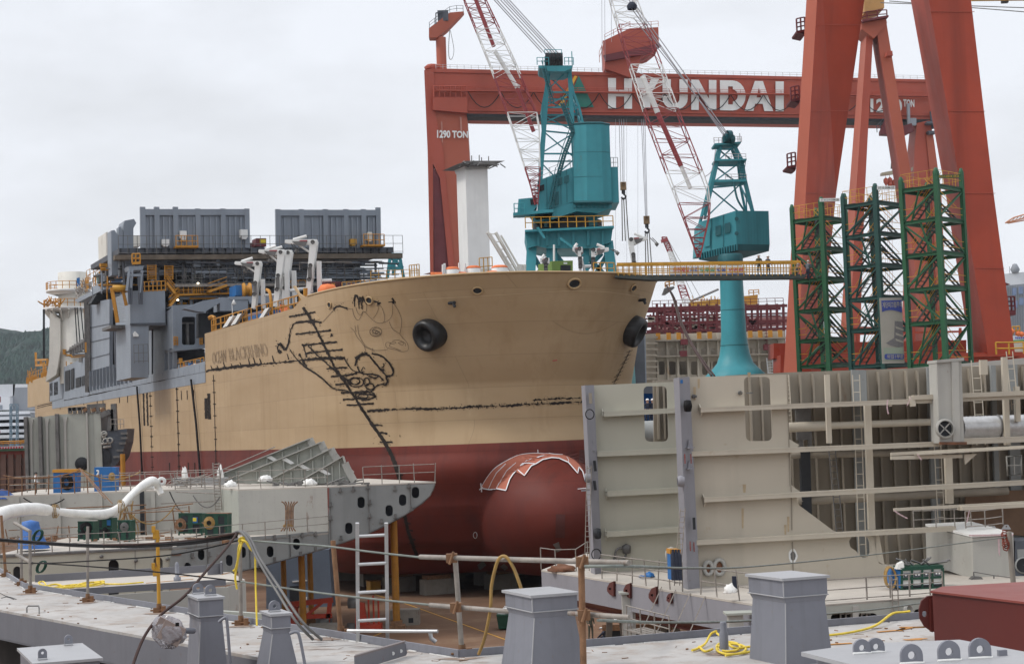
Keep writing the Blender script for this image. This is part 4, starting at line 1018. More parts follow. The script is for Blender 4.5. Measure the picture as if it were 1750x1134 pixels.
# foremast: pale box column with a scaffold collar at its top
q=QT(-14)
mb=MB();mb.prism([q(795,281),q(833,283),q(838,462),q(801,462)],AFT*2.4);mb.prism([q(793,281),q(842,279),q(834,289),q(797,291)],AFT*2.8)
ms=mb.build('foremast',m_white,ship)
mb=MB();mb.prism([q(776,283)+HV*1.2,q(790,278)+HV*1.2,q(855,278)+HV*1.2,q(838,284)+HV*1.2,q(800,284)+HV*1.2],AFT*4.5)
for x in(806,819,823,835):mb.tube(q(x,280),q(x,265+(x%7)),.05,4)
for i in range(22):p=q(random.uniform(778,852),random.uniform(279,286))+HV*1.2;mb.tube(p,p+V((random.uniform(-.8,.8),random.uniform(-.5,.5),random.uniform(-.5,.3))),.06,4)
mb.build('scaffold_collar',m_steel,ms)
mb=MB();mb.prism([q(802,281),q(826,281),q(826,276),q(802,276)],AFT*1.2);mb.build('top_cap',m_cream,ms)
# folding signal mast leaning on the foredeck
mb=MB();q=QT(-4)
for a,b in[((833,397),(877,470)),((847,397),(888,470)),((836,399),(881,470))]:mb.bar(q(*a),q(*b),.3,.22)
for k in range(6):mb.bar(q(835+k*8,400+k*13),q(848+k*7.4,400+k*13),.09)
mb.bar(q(856,402),q(893,466),.14);mb.tube(q(888,470),q(889,452),.3,6);mb.tube(q(895,470),q(896,452),.2,6);mb.build('leaning_mast',m_cream,ship)
mb=MB();q=QT(2);mb.prism([q(943,446),q(979,445),q(979,469),q(943,469)],AFT*3);gh=mb.build('green_cabin',mat('lime_green_paint',(.16,.25,.05),.55,var=.12),ship)
mb=MB();mb.prism([q(958,453)+HV*.05,q(975,453)+HV*.05,q(975,464)+HV*.05,q(958,464)+HV*.05],AFT*.1);mb.build('opening',m_black,gh)
mb=MB();mb.prism([q(963,448.5)+HV*.05,q(969,448.5)+HV*.05,q(969,451)+HV*.05,q(963,451)+HV*.05],AFT*.1);mb.build('notice',m_white,gh)
qbox(QT(3),924,463,942,470,2,'blue_locker',m_blue);qbox(QT(-1),895,466,918,471,3,'grey_locker',m_grey);qbox(QT(-8),820,459,840,473,3,'pale_locker',m_cream)
rail_on([(820,474),(842,472)],QT(-7),1.9,m_yellow,n=3,r=.05);rail_on([(700,476),(717,474)],QT(-20),1.4,m_yellow,n=4,r=.05)
rail_on([(1015,470),(1050,470)],QT(12),1.1,m_yellow,n=3,r=.05)
for p in[(640,500,690,494)]:stair((600,492),(633,470),QT(-40))
mb=MB();q=QT(-20);mb.lathe([(.9,-.3),(.9,.3),(.01,.5)],q(708,486),12);mb.lathe([(1.,-.3),(1.,.2),(.01,.4)],q(690,488),12);mb.build('covered_winch',m_steel,ship)
rail_on([(585,500),(632,496)],QT(-25),1.1,m_orange,n=6,r=.045);rail_on([(640,497),(700,488)],QT(-20),.9,m_steel,n=6,r=.04)
# pipes, trays, valves and staging crowded under and beside the module
rnd=random.Random(99)
def crowd(q,x0,x1,y0,y1,n,mats,par,dep=(0,3),rr=(.05,.16),bias=.55):
 for mm in mats:
  mb=MB()
  for i in range(n):
   x=rnd.uniform(x0,x1);y=rnd.uniform(y0,y1);p=q(x,y)-HV*rnd.uniform(*dep);k=rnd.random();r=rnd.uniform(*rr)
   if k<bias:mb.tube(p,p-SV*rnd.uniform(.8,4.5),r,5)
   elif k<.85:mb.tube(p,p-V((0,0,rnd.uniform(.5,2.4))),r*.8,5)
   else:mb.box(p,(rnd.uniform(.3,1.),rnd.uniform(.3,1.),rnd.uniform(.3,.9)),rnd.uniform(0,1))
  mb.build('pipe_clutter',mm,par)
crowd(qf,250,650,448,482,46,(m_grey_d,m_steel,m_grey,m_black),ship,(-.5,5))
crowd(qf,300,655,446,452,30,(m_pipe,m_grey_d),ship,(-1,1),(.04,.1))
crowd(qf,295,480,492,520,26,(m_grey,m_grey_d,m_orange),ship,(-.3,4),(.05,.12))
crowd(qf,540,655,484,505,22,(m_steel,m_orange,m_grey_d,m_pipered),ship,(-3,3),(.05,.12))
crowd(QT(-30),560,720,484,500,14,(m_steel,m_orange,m_grey),ship,(0,5),(.05,.12))
crowd(QT(-57),186,240,440,478,16,(m_grey,m_orange,m_steel),ship,(6,14),(.06,.16))
crowd(QS(14.2),300,350,612,640,10,(m_steel,m_orange,m_grey),ship,(0,3),(.04,.1))
crowd(QS(14.9),86,150,600,625,12,(m_grey,m_steel,m_orange),ship,(0,3),(.06,.15))
crowd(QT(-14),730,900,462,474,8,(m_steel,m_white,m_orange),ship,(0,4),(.05,.12),.4)
crowd(QT(4),900,1050,464,470,7,(m_steel,m_white,m_blue),ship,(0,4),(.05,.12),.4)
# the far gantry crane with the lettered beam
gl=lambda x:300+(x-740)*.034
_a,_b=W(740,160,300),W(1592,170,329);gm=onplane(_a,(-(_b-_a).y,(_b-_a).x,0))
G0=gm(765,700);gan=thing('gantry_crane',(G0.x,G0.y,9),'brick red gantry crane with big white lettering along its beam','gantry crane')
def slab(pl,mp,vec,name,m,par,label=None):
 mb=MB();mb.prism([mp(*p)for p in pl],vec);return mb.build(name,m,par,label)
BK=V((.3,7.5,0))
beam=slab([(728,121),(741,117),(1592,136),(1592,198),(1590,209),(800,199),(728,190)],gm,BK,'beam',m_gred3,gan)
mb=MB();F_=V((0,-.25,0))
mb.prism([gm(741,118)+F_,gm(1592,137)+F_,gm(1592,141)+F_,gm(741,124)+F_],V((0,.3,0)))
mb.prism([gm(800,187)+F_,gm(1590,196)+F_,gm(1590,198.5)+F_,gm(800,190)+F_],V((0,.3,0)))
mb.build('flange',m_gred3,beam)
mb=MB();mb.prism([gm(798,195)+F_*2,gm(1590,205)+F_*2,gm(1590,210)+F_*2,gm(798,200)+F_*2],V((0,4,0)));mb.build('trolley_rail',m_black,beam)
mb=MB();mb.bar(gm(745,157)+F_*4,gm(1592,166)+F_*4,1.0,.25,up=(0,0,1));mb.build('walkway',m_gred3,beam)
mb=MB();railing_geo(mb,[gm(745+i*17.3,156.6+i*.184)+F_*5 for i in range(50)],.75,(1,.5),.04,.035,4);mb.build('walkway_railing',m_gred3,beam)
mb=MB();railing_geo(mb,[gm(745+i*12.1,117.5+i*.27)for i in range(71)],.8,(1,.5),.04,.03,4);mb.build('top_railing',m_galv,beam)
mb=MB()
for i in range(13):
 x=800+i*56;mb.path([gm(x+56*k/8,158+i*.6+27*4*(k/8)*(1-k/8))+F_*3 for k in range(9)],.09,4)
mb.build('festoon_cable',m_black,beam)
def flat_text(body,tl,tr,br,bl,mp,off,name,m,par,bold=0.):
 qm=quadmap((*tl,0),(*tr,0),(*br,0),(*bl,0));mb=text_on(body,lambda u,v:(lambda p:mp(p.x,p.y)+off)(qm(u,v)),bold);return mb.build(name,m,par)
FO=V((0,-.32,0))
# wide block capitals, drawn as strokes
def block_letter(mb,polys,x0,x1,yt0,yt1,yb0,yb1):
 for pl in polys:mb.add([(lambda x:gm(x,(yt0+(yt1-yt0)*(x-1038)/300)*(1-v)+(yb0+(yb1-yb0)*(x-1038)/300)*v)+FO)(x0+(x1-x0)*u)for u,v in pl],[tuple(range(len(pl)))])
mb=MB();a_=(134,140,186,191)
def arc_band(cx,cy,rx,ry,a0,a1,w,h,n=10):
 out=[]
 for k in range(n):
  t0=a0+(a1-a0)*k/n;t1=a0+(a1-a0)*(k+1)/n
  out.append([(cx+rx*cos(t0),cy+ry*sin(t0)),(cx+rx*cos(t1),cy+ry*sin(t1)),(cx+(rx-w)*cos(t1),cy+(ry-h)*sin(t1)),(cx+(rx-w)*cos(t0),cy+(ry-h)*sin(t0))])
 return out
LET={'H':[[(0,0),(.33,0),(.33,1),(0,1)],[(.67,0),(1,0),(1,1),(.67,1)],[(.33,.38),(.67,.38),(.67,.6),(.33,.6)]],'Y':[[(0,0),(.32,0),(.62,.55),(.38,.55)],[(.68,0),(1,0),(.66,.55),(.42,.55)],[(.36,.55),(.66,.55),(.66,1),(.36,1)]],'U':[[(0,0),(.33,0),(.33,.64),(0,.64)],[(.67,0),(1,0),(1,.64),(.67,.64)]]+arc_band(.5,.64,.5,.36,0,pi,.33,.2),'N':[[(0,0),(.3,0),(.3,1),(0,1)],[(.7,0),(1,0),(1,1),(.7,1)],[(.3,0),(.7,.62),(.7,1),(.3,.4)]],'D':[[(0,0),(.32,0),(.32,1),(0,1)],[(.32,0),(.5,0),(.5,.2),(.32,.2)],[(.32,.8),(.5,.8),(.5,1),(.32,1)]]+arc_band(.5,.5,.5,.5,-pi/2,pi/2,.31,.3),'A':[[(.36,0),(.5,0),(.5,.22),(.31,1),(0,1)],[(.5,0),(.64,0),(1,1),(.69,1),(.5,.22)],[(.42,.55),(.58,.55),(.632,.76),(.368,.76)]],'I':[[(0,0),(1,0),(1,1),(0,1)]]}
for ch,x0,x1 in[('H',1039,1080),('Y',1083,1126),('U',1132,1175),('N',1181,1224),('D',1230,1274),('A',1272,1321),('I',1325,1339)]:block_letter(mb,LET[ch],x0,x1,*a_)
mb.build('lettering',m_white,beam)
mb=MB();mb.add([gm(989,130)+FO,gm(1015,184)+FO,gm(966,183)+FO],[(0,1,2)]);mb.build('emblem',m_logog,beam)
mb=MB();mb.add([gm(982,130)+FO,gm(986.5,131)+FO,gm(961,182)+FO,gm(952,182)+FO],[(0,1,2,3)]);mb.build('emblem',m_logoy,beam)
flat_text('1290',(1487,169),(1541,170),(1541,194),(1487,193),gm,FO,'load_lettering',m_white,beam,.035)
flat_text('TON',(1543,170),(1562,171),(1562,184),(1543,183),gm,FO,'load_lettering',m_white,beam,.035)
# left leg
leg=MB();leg.prism([gm(740,190),gm(798,198),gm(806,330),gm(812,700),gm(760,700),gm(745,330)],V((0,7,0)));lg=leg.build('leg',m_gred2,gan)
leg=MB();f=lambda x,y:gm(x,y)+V((0,-.4,0))
leg.prism([f(725,121),f(741,117),f(745,200),f(758,260),f(800,700),f(790,700),f(752,305),f(740,280),f(741,470),f(746,700),f(740,700),f(731,260)],V((0,6,0)));leg.build('side_web',m_gred3,lg)
slab([(740,285),(753,305),(776,460),(786,700),(745,700)],lambda x,y:gm(x,y)+V((0,-.15,0)),V((0,.5,0)),'recess',m_pipered,lg)
slab([(740,168),(799,168),(799,195),(740,190)],gm,V((0,-1.2,0)),'service_platform',m_gred3,gan)
mb=MB();railing_geo(mb,[gm(742+i*9.3,168)+V((0,-1.3,0))for i in range(7)],2.,(1,.5),.12,.1,4);mb.build('service_railing',m_gred3,gan)
flat_text('1290 TON',(747,223),(800,225),(800,237),(747,237),gm,V((0,-.5,0)),'load_lettering',m_white,lg,.04)
mb=MB()
for x0,x1,y0,y1 in[(754,757,208,246),(786,790,200,232)]:mb.add([gm(x0,y0)+V((0,-.45,0)),gm(x1-1,y0+2)+V((0,-.45,0)),gm(x1,y1)+V((0,-.45,0)),gm(x0+1.5,y1-4)+V((0,-.45,0))],[(0,1,2,3)])
mb.build('bleached_streak',mat('bleached_red',(.5,.25,.2),.8,var=.2),lg)
# jib of the maintenance crane on the left end
mb=MB();a=gm(754,118)+V((0,3,0));mb.tube(a,gm(752,58)+V((0,3,0)),.95,12);pc=mb.build('maintenance_crane_post',m_gred2,gan)
q=lambda x,y:gm(x,y)+V((0,2,0))
mb=MB();mb.prism([q(732,44),q(768,17),q(792,15),q(786,22),q(762,47),q(746,60),q(732,60)],V((0,2.6,0)));mb.build('maintenance_crane_boom',m_gred2,gan)
mb=MB();railing_geo(mb,[q(733,44),q(742,37),q(751,30),q(760,23),q(768,17),q(780,15),q(791,15)],1.1,(1,.5),.05,.04,4);mb.bar(q(744,37),q(744,18),.2);mb.bar(q(744,18),q(764,15),.2);mb.box(q(756,22)+V((0,1,0)),(2,2,2));mb.build('boom_fitting',m_grey_d,gan)
mb=MB();mb.path(spline([q(768,45),q(766,75),q(767,95),q(772,96),q(775,80),q(769,48)],4),.06,4);mb.build('hanging_sling',m_steel,gan)
mb=MB();mb.lathe([(1.3,0),(1.5,.5),(1.,.9),(.01,1)],gm(737,113)+V((0,3,0)),8);mb.build('end_buffer',m_gred3,gan)
# trolley house on the beam
q=lambda x,y:gm(x,y)+V((0,-1.5,0))
mb=MB();mb.prism([q(1031,73),q(1075,52),q(1124,50),q(1125,80),q(1110,92),q(1090,98),q(1066,92),q(1033,108)],V((0,9,0)))
mb.prism([q(1033,105),q(1066,92),q(1095,98),q(1090,118),q(1075,135),q(1033,120)],V((0,8,0)));tr_=mb.build('trolley_house',m_gred3,gan)
mb=MB();mb.prism([q(1030,100)+F_,q(1125,80)+F_,q(1128,84)+F_,q(1110,96)+F_,q(1034,110)+F_],V((0,-1,0)));mb.build('trolley_platform',m_pipered,tr_)
mb=MB();railing_geo(mb,[q(1033,72),q(1048,64),q(1062,57),q(1076,50)],1.1,(1,.5),.05,.04,4);railing_geo(mb,[q(1100,50),q(1112,50),q(1124,49)],1.1,(1,.5),.05,.04,4);railing_geo(mb,[q(1024,110),q(1028,100),q(1031,90)],2,(1,.5),.05,.05,4);mb.build('railing',m_gred2,tr_)
mb=MB()
for x0,x1,y1 in[(1058,1061,312),(1062,1064.5,312),(1066,1066.5,312),(1096,1103,370),(1099,1104.5,370),(1102,1106,370)]:mb.tube(gm(x0,200),gm(x1,y1),.06,4)
for x in(1052,1071,1090):mb.tube(gm(x,200),gm(x,470),.035,3)
mb.build('hoist_rope',m_ropel,gan)
for x,y in[(1065,318),(1105,376)]:
 c=gm(x,y);mb=MB();mb.box(c,(1.1,.8,1.5));mb.lathe([(.3,-.3),(.3,.3)],c+V((0,-.4,.3)),10,(0,1,0));hb_=mb.build('hook_block',mat('hook_block_ochre',(.25,.16,.08),.6)if x<1100 else bpy.data.materials['hook_block_ochre'],gan)
 mb=MB();mb.tube(c-V((0,0,.7)),c-V((0,0,1.5)),.35,8);mb.path(spline([c-V((0,0,1.5)),c+V((.4,0,-2)),c+V((0,0,-2.5)),c+V((-.45,0,-2.1))],5),.18,6);mb.build('hook',m_black,hb_)
 mb=MB()
 for k in(-.35,0,.4):mb.tube(c+V((k,0,-2.2)),c+V((k*1.6,0,-10.5)),.1,4)
 mb.build('sling',m_steel,hb_)
 # right end: hanging cab, panels and the hinged leg
q=lambda x,y:gm(x,y)+V((0,-1,0))
mb=MB();mb.prism([q(1565,212),q(1587,207),q(1594,240),q(1606,330),q(1620,640),q(1548,640),q(1560,300),q(1561,250)],V((0,6,0)));l2=mb.build('leg',m_gred3,gan)
mb=MB();mb.prism([q(1580,232)+F_,q(1592,232)+F_,q(1606,330)+F_,q(1620,640)+F_,q(1604,640)+F_,q(1590,330)+F_],V((0,.3,0)));mb.build('face_plate',m_gred2,l2)
mb=MB();mb.prism([q(1510,205),q(1520,205),q(1522,225),q(1552,215),q(1556,228),q(1540,236),q(1500,234),q(1500,228)],V((0,-2,0)));mb.build('hanging_cab',m_pipered,gan)
mb=MB();mb.prism([q(1547,180),q(1551,180),q(1552,220),q(1548,220)],V((0,-1,0)));mb.prism([q(1552,205),q(1562,205),q(1562,217),q(1552,217)],V((0,-1,0)));mb.build('switch_cabinet',m_facd,gan)
mb=MB();mb.prism([q(1578,212),q(1592,212),q(1592,216),q(1578,216)],V((0,-2,0)));mb.prism([q(1580,228),q(1594,228),q(1594,232),q(1582,233)],V((0,-2,0)));mb.tube(q(1589,192),q(1592,222),.35,5);railing_geo(mb,[q(1497,228),q(1503,222),q(1508,216)],1.4,(1,.5),.08,.06,4);mb.build('bearing_platform',m_grey_d,gan)
# lifting beam with small hooks under it
lb=thing('lifting_beam',gm(1525,296),'pale spreader beam hanging by ropes beyond the green stair towers','lifting beam')
mb=MB();mb.prism([gm(1507,295),gm(1533,290),gm(1533,296),gm(1507,299.5)],V((0,1.5,0)));mb.prism([gm(1560,285),gm(1568,287),gm(1568,292),gm(1560,291)],V((0,1.5,0)));mb.build('spreader',mat('pale_ochre_steel',(.42,.36,.26),.6),lb)
mb=MB()
for x,y in[(1514,310),(1521,309),(1528,313),(1521,316)]:c=gm(x,y);mb.lathe([(.05,.8),(.5,.4),(.5,-.2),(.1,-.9)],c,8);mb.tube(c,gm(x-1,298),.04,3)
for x in(1512,1516,1519,1524):mb.tube(gm(x,318),gm(x+2,560),.03,3)
mb.build('hook',m_gred3,lb)
mb=MB();mb.lathe([(.5,0),(.3,1.5),(.1,3),(.05,5)],gm(1526,288),6);mb.build('suspension',m_steel,lb)
# near orange-red gantry: two huge legs
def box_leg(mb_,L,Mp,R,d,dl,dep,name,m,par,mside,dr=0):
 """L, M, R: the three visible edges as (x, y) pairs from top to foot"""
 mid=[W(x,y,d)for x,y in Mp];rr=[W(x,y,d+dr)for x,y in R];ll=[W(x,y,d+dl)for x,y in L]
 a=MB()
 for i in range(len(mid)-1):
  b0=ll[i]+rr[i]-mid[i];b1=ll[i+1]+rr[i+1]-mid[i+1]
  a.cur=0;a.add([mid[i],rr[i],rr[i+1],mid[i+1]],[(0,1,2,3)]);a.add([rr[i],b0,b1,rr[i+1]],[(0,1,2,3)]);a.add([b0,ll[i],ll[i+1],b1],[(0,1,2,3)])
  a.cur=1;a.add([ll[i],mid[i],mid[i+1],ll[i+1]],[(0,1,2,3)])  # left face takes its own red: side light and shade painted as colour
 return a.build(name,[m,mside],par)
LD=172
g2=thing('gantry_crane',V((W(1520,700,LD).x,LD,17)),'near orange-red gantry crane seen as two huge tapering legs','gantry crane')
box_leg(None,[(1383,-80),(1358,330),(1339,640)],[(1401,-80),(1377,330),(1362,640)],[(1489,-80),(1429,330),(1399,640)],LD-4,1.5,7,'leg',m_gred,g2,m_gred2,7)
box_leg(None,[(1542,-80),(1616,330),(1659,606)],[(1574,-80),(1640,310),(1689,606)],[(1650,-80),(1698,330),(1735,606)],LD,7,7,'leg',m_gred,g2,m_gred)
mb=MB();q=atd(LD);J_=V((0,-.04,0))
for y,xm,xr in[(42,1394.5,1470),(189,1386,1450.5),(330,1377.2,1429),(470,1369.5,1415.5)]:mb.bar(W(xm,y,LD-4)+J_,W(xr,y+.5,LD+3)+J_,.06,.05,up=(0,0,1))
for y,xm,xr in[(20,1589,1665),(190,1621,1683),(330,1643,1700.5),(458,1664,1716)]:mb.bar(q(xm,y)+J_,q(xr,y+.5)+J_,.06,.05,up=(0,0,1))
mb.build('leg_joint',m_gred3,g2)
mb=MB();mb.prism([q(1660,605)+V((0,-.3,0)),q(1742,603)+V((0,-.3,0)),q(1743,608)+V((0,-.3,0)),q(1660,610)+V((0,-.3,0))],V((0,7,0)));mb.prism([q(1330,584)+V((0,3,0)),q(1665,578)+V((0,3,0)),q(1665,606)+V((0,3,0)),q(1330,610)+V((0,3,0))],V((0,4,0)));mb.prism([q(1335,606)+V((0,.4,0)),q(1800,600)+V((0,.4,0)),q(1800,680)+V((0,.4,0)),q(1335,680)+V((0,.4,0))],V((0,5,0)));mb.build('sill_beam',m_gred,g2)
mb=MB()
for x in(1465,1500,1560,1590,1615,1640):mb.bar(q(x,584),q(x+1,560),.25)
mb.bar(q(1440,561),q(1650,556),.2);mb.bar(q(1440,571),q(1650,566),.2);mb.build('sill_railing',m_gred,g2)
mb=MB();railing_geo(mb,[q(1698,606)+V((0,-1,0)),q(1720,606)+V((0,-1,0)),q(1745,605)+V((0,-1,0))],1.25,(1,.5),.1,.08,4);mb.build('yellow_railing',m_yellow,g2)
for x,y in[(1370,50),(1360,167),(1354,281)]:
 mb=MB();p=q(x,y);mb.prism([q(x-9,y+3),q(x+7,y),q(x+6,y+9),q(x-8,y+6)],V((0,3,0)));mb.prism([q(x-3,y+6),q(x+6,y+5),q(x+5,y+11)],V((0,2,0)))
 railing_geo(mb,[q(x-8,y+4),q(x-1,y+2),q(x+6,y+1)],1.35,(1,.66,.33),.09,.07,4);mb.build('inspection_balcony',m_pipered,g2)
mb=MB();p=lambda x,y:W(x,y,LD+2);mb.prism([p(1720,529),p(1736,530),p(1736,538),p(1722,538)],V((0,3,0)));railing_geo(mb,[p(1722,530),p(1729,530),p(1735,530)],1.45,(1,.66,.33),.1,.08,4);mb.prism([p(1715,481),p(1727,486),p(1717,487)],V((0,2,0)));mb.build('inspection_balcony',m_pipered,g2)
# hinged A-frame legs behind it
SD=236
g3=thing('crane_a_frame',V((W(1510,700,SD).x,SD,17)),'paler salmon red A-frame crane leg meeting at a yellow head','crane frame')
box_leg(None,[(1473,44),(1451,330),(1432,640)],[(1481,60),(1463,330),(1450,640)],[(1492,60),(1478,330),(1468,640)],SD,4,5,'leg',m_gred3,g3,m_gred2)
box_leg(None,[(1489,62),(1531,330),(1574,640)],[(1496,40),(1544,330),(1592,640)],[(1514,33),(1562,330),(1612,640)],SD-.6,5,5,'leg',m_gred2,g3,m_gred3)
mb=MB();q=atd(SD-1);mb.prism([q(1471,36),q(1514,30),q(1516,40),q(1494,66),q(1473,50)],V((0,5,0)));mb.build('leg_head',m_gred2,g3)
mb=MB();railing_geo(mb,[q(1471,38),q(1482,34),q(1500,32),q(1516,31)],1.2,(1,.5),.1,.08,4);mb.prism([q(1472,36)+V((0,-1,0)),q(1516,29)+V((0,-1,0)),q(1516,32)+V((0,-1,0)),q(1472,40)+V((0,-1,0))],V((0,2,0)));mb.build('head_platform',m_pipered,g3)
mb=MB();mb.prism([q(1477,0),q(1511,-6),q(1511,14),q(1497,17),q(1478,22)],V((0,5,0)));mb.prism([q(1477,0),q(1512,-5),q(1512,-90),q(1477,-90)],V((0,5,0)));mb.build('yellow_head_block',mat('faded_ochre_crane_paint',(.48,.26,.09),.6,rust=.25),g3)
mb=MB();mb.prism([q(1512,92),q(1521,91),q(1522,99),q(1512,99)],V((0,-1.5,0)));mb.build('lamp_housing',m_gred3,g3)
ov=thing('overhead_cable',W(1700,15,200),'thin overhead wires crossing the sky between the huge crane legs','overhead cable')
for a,b in[((1520,2),(1830,27)),((1505,5),(1850,17))]:MB().tube(W(*a,215),W(*b,190),.06,4).build('wire',m_steel,ov)
MB().box(W(1717,2,200),(.8,.6,.5)).build('wire_clamp',m_black,ov)
mb=MB();mb.bar(W(1660,-2,190),W(1850,-4,190),.5);mb.build('track_rope',m_yellow,ov)
# level luffing cranes
def lattice(root,chordsL,chordsR,d,thick,bands,nbay,bases,r=.11,tie=True,dd=0.):
 """box lattice boom between two measured edges; bands: (y limit, material)"""
 ys=sorted(set([chordsL[0][1]]+[chordsL[-1][1]]+[b[0]for b in bands]))
 def edge(tab,y):
  for(x0,y0),(x1,y1)in zip(tab,tab[1:]):
   if y<=y1:return x0+(x1-x0)*(y-y0)/(y1-y0)
  return tab[-1][0]
 y0,y1=chordsL[0][1],chordsL[-1][1];prev=None
 lim=[b[0]for b in bands];lvl=[]
 y=y0
 while y<y1-1:
  lvl.append(y);w=max(6,edge(chordsR,y)-edge(chordsL,y));y+=w*.46
 lvl.append(y1)
 segs={}
 for i,(ya,yb)in enumerate(zip(lvl,lvl[1:])):
  m=[b[1]for b in bands if(ya+yb)/2<=b[0]];m=m[0]if m else bands[-1][1];k=[j for j,b in enumerate(bands)if(ya+yb)/2<=b[0]];k=k[0]if k else len(bands)-1
  mb=segs.setdefault(k,MB())
  def pt(y,s,b):
   fr=(y-y0)/(y1-y0);D=d+dd*(1-fr);t=thick*min(1,(1-fr)*3+.12)
   return W(edge(chordsR if s else chordsL,y),y,D)+V((0,t*(b-.5),0))
  P=[[[pt(yy,s,b)for b in(0,1)]for s in(0,1)]for yy in(ya,yb)]
  for s in(0,1):
   for b in(0,1):mb.tube(P[0][s][b],P[1][s][b],r,5,cap=False)
  for b in(0,1):
   mb.tube(P[0][0][b],P[0][1][b],r*.55,4,cap=False);mb.tube(P[0][i%2][b],P[1][1-i%2][b],r*.5,4,cap=False)
  for s in(0,1):mb.tube(P[0][s][0],P[0][s][1],r*.5,4,cap=False);mb.tube(P[0][s][i%2],P[1][s][1-i%2],r*.45,4,cap=False)
  mb.tube(P[0][0][0],P[0][1][1],r*.4,4,cap=False)
 for k,mb in segs.items():mb.build('boom_section',bands[k][1],root)
def lattice_tower(mb,quads,r,xs=True,horiz=True):
 """quads: rings of four corners from bottom to top"""
 for A,B in zip(quads,quads[1:]):
  for i in range(4):
   j=(i+1)%4;mb.bar(A[i],B[i],r*2)
   if xs:mb.bar(A[i],B[j],r*1.1);
   if xs and i%2:mb.bar(A[j],B[i],r*1.1)
   if horiz:mb.bar(B[i],B[j],r*1.4)
CD=196
ca=thing('luffing_crane',V((W(975,480,CD).x,CD,17)),'teal slewing crane behind the bow with a tall counterweight tower and a striped boom','crane')
q=atd(CD)
def ringq(pts,dep):return[q(*pts[0]),q(*pts[1]),q(*pts[1])+V((0,dep,0)),q(*pts[0])+V((0,dep,0))]
mb=MB()
for(a,b,w)in[((909,415),(905,500),1.2),((943,420),(945,500),1.3),((1040,412),(1049,500),1.2),((1003,420),(1000,500),.7)]:mb.bar(q(*a)+V((0,1.5,0)),q(*b),w)
for a,b in[((910,430),(935,475)),((945,430),(912,475)),((1040,430),(1012,478)),((945,425),(985,475)),((1000,430),(1045,478)),((1030,430),(1005,455))]:mb.bar(q(*a)+V((0,2,0)),q(*b)+V((0,2,0)),.55)
mb.build('portal_leg',m_teal,ca)
mb=MB();mb.prism([q(897,398),q(910,393),q(1044,389),q(1047,392),q(1044,414),q(1030,418),q(1020,424),q(935,424),q(915,420),q(903,424)],V((0,10,0)));mb.build('ring_girder',m_teal,ca)
mb=MB()
for x in(920,935,955,980,1005,1030):mb.bar(q(x,420)+V((0,-.2,0)),q(x,394)+V((0,-.2,0)),.3)
mb.bar(q(897,397)+V((0,-.7,0)),q(1048,390)+V((0,-.7,0)),1.6,.25,up=(0,0,1));mb.build('girder_stiffener',m_teal,ca)
mb=MB();c=q(972,388)+V((0,5,0));mb.lathe([(4.5,-1.2),(4.5,0),(4.3,0),(4.3,1.2),(3.6,1.2),(3.6,3)],c,30);mb.build('slewing_ring',m_black,ca)
mb=MB();railing_geo(mb,[q(x,392-(x-900)*.02)+V((0,-1.2,0))for x in(898,910,925,940,955,970,985,1000,1015,1030,1047)],1.3,(1,.5),.06,.05,4);mb.build('railing',m_yellow,ca)
mb=MB()
for a,b in[((918,394),(930,412)),((956,412),(995,440))]:
 for o in(0,1):mb.bar(q(*a)+V((0,-2-o,0)),q(*b)+V((0,-2-o,0)),.15,.3)
 for k in range(9):p=lerp(q(*a),q(*b),k/8)+V((0,-2,0));mb.bar(p,p-V((0,1,0)),.3,.06,up=(0,0,1))
mb.build('stair',m_teal,ca)
mb=MB();mb.prism([q(919,309),q(977,286),q(979,345),q(920,365)],V((0,7,0)));mb.prism([q(977,286),q(1056,285),q(1058,346),q(979,346)],V((0,7,0)));mh=mb.build('machinery_house',m_teal,ca)
mb=MB();mb.prism([q(914,364),q(979,346),q(1045,345),q(1046,355),q(1020,364),q(985,361),q(945,374),q(915,376)],V((0,6.5,0)))
for k in range(9):x=982+k*7.5;mb.bar(q(x,355)+V((0,-.15,0)),q(x,347)+V((0,-.15,0)),.25)
mb.build('slewing_frame',m_teal,ca)
hp=lambda x,y:onplane(q(919,309),(-(q(977,286)-q(919,309)).y,(q(977,286)-q(919,309)).x,0))(x,y)+V((0,-.12,0))
for x0,y0,x1,y1,nm_ in[(953,306,961,318,'louvre'),(964,302,972,314,'louvre'),(948,330,955,352,'door'),(922,318,930,328,'window')]:mb=MB();mb.prism([hp(x0,y0),hp(x1,y0-3),hp(x1,y1-3),hp(x0,y1)],V((0,-.04,0)));mb.build(nm_,m_black if nm_=='window' else m_teal_d,mh)
mb=MB()
for x in(934,945,958,968):mb.bar(hp(x,309-(x-919)*.4),hp(x+1,362-(x-919)*.33),.05)
mb.build('plate_seam',m_teal_d,mh);mb=MB();mb.prism([q(930,364)+V((0,1.5,0)),q(1022,358)+V((0,1.5,0)),q(1022,383)+V((0,1.5,0)),q(930,386)+V((0,1.5,0))],V((0,5,0)));mb.build('turntable',m_teal_d,ca)
mb=MB();o=V((0,-.6,0));A=[q(979,214)+o,q(1001,214)+o*2,q(1026,214)+o*2,q(1041,215)+o,q(1041,215)-o*2,q(979,214)-o*2]
B_=[q(981,346)+o,q(1003,347)+o*2,q(1030,347)+o*2,q(1045,346)+o,q(1045,346)-o*2,q(981,346)-o*2]
mb.add(A+B_,[(0,1,7,6),(1,2,8,7),(2,3,9,8),(3,4,10,9),(4,5,11,10),(5,0,6,11),(5,4,3,2,1,0),(6,7,8,9,10,11)]);cw=mb.build('counterweight_tower',m_teal,ca)
mb=MB();mb.path([p+V((0,0,.05))for p in A],.14,4,closed=True);mb.path([p+V((0,0,-.05))for p in B_],.2,4,closed=True)
mb.build('edge_trim',m_teal_d,cw)
mb=MB()
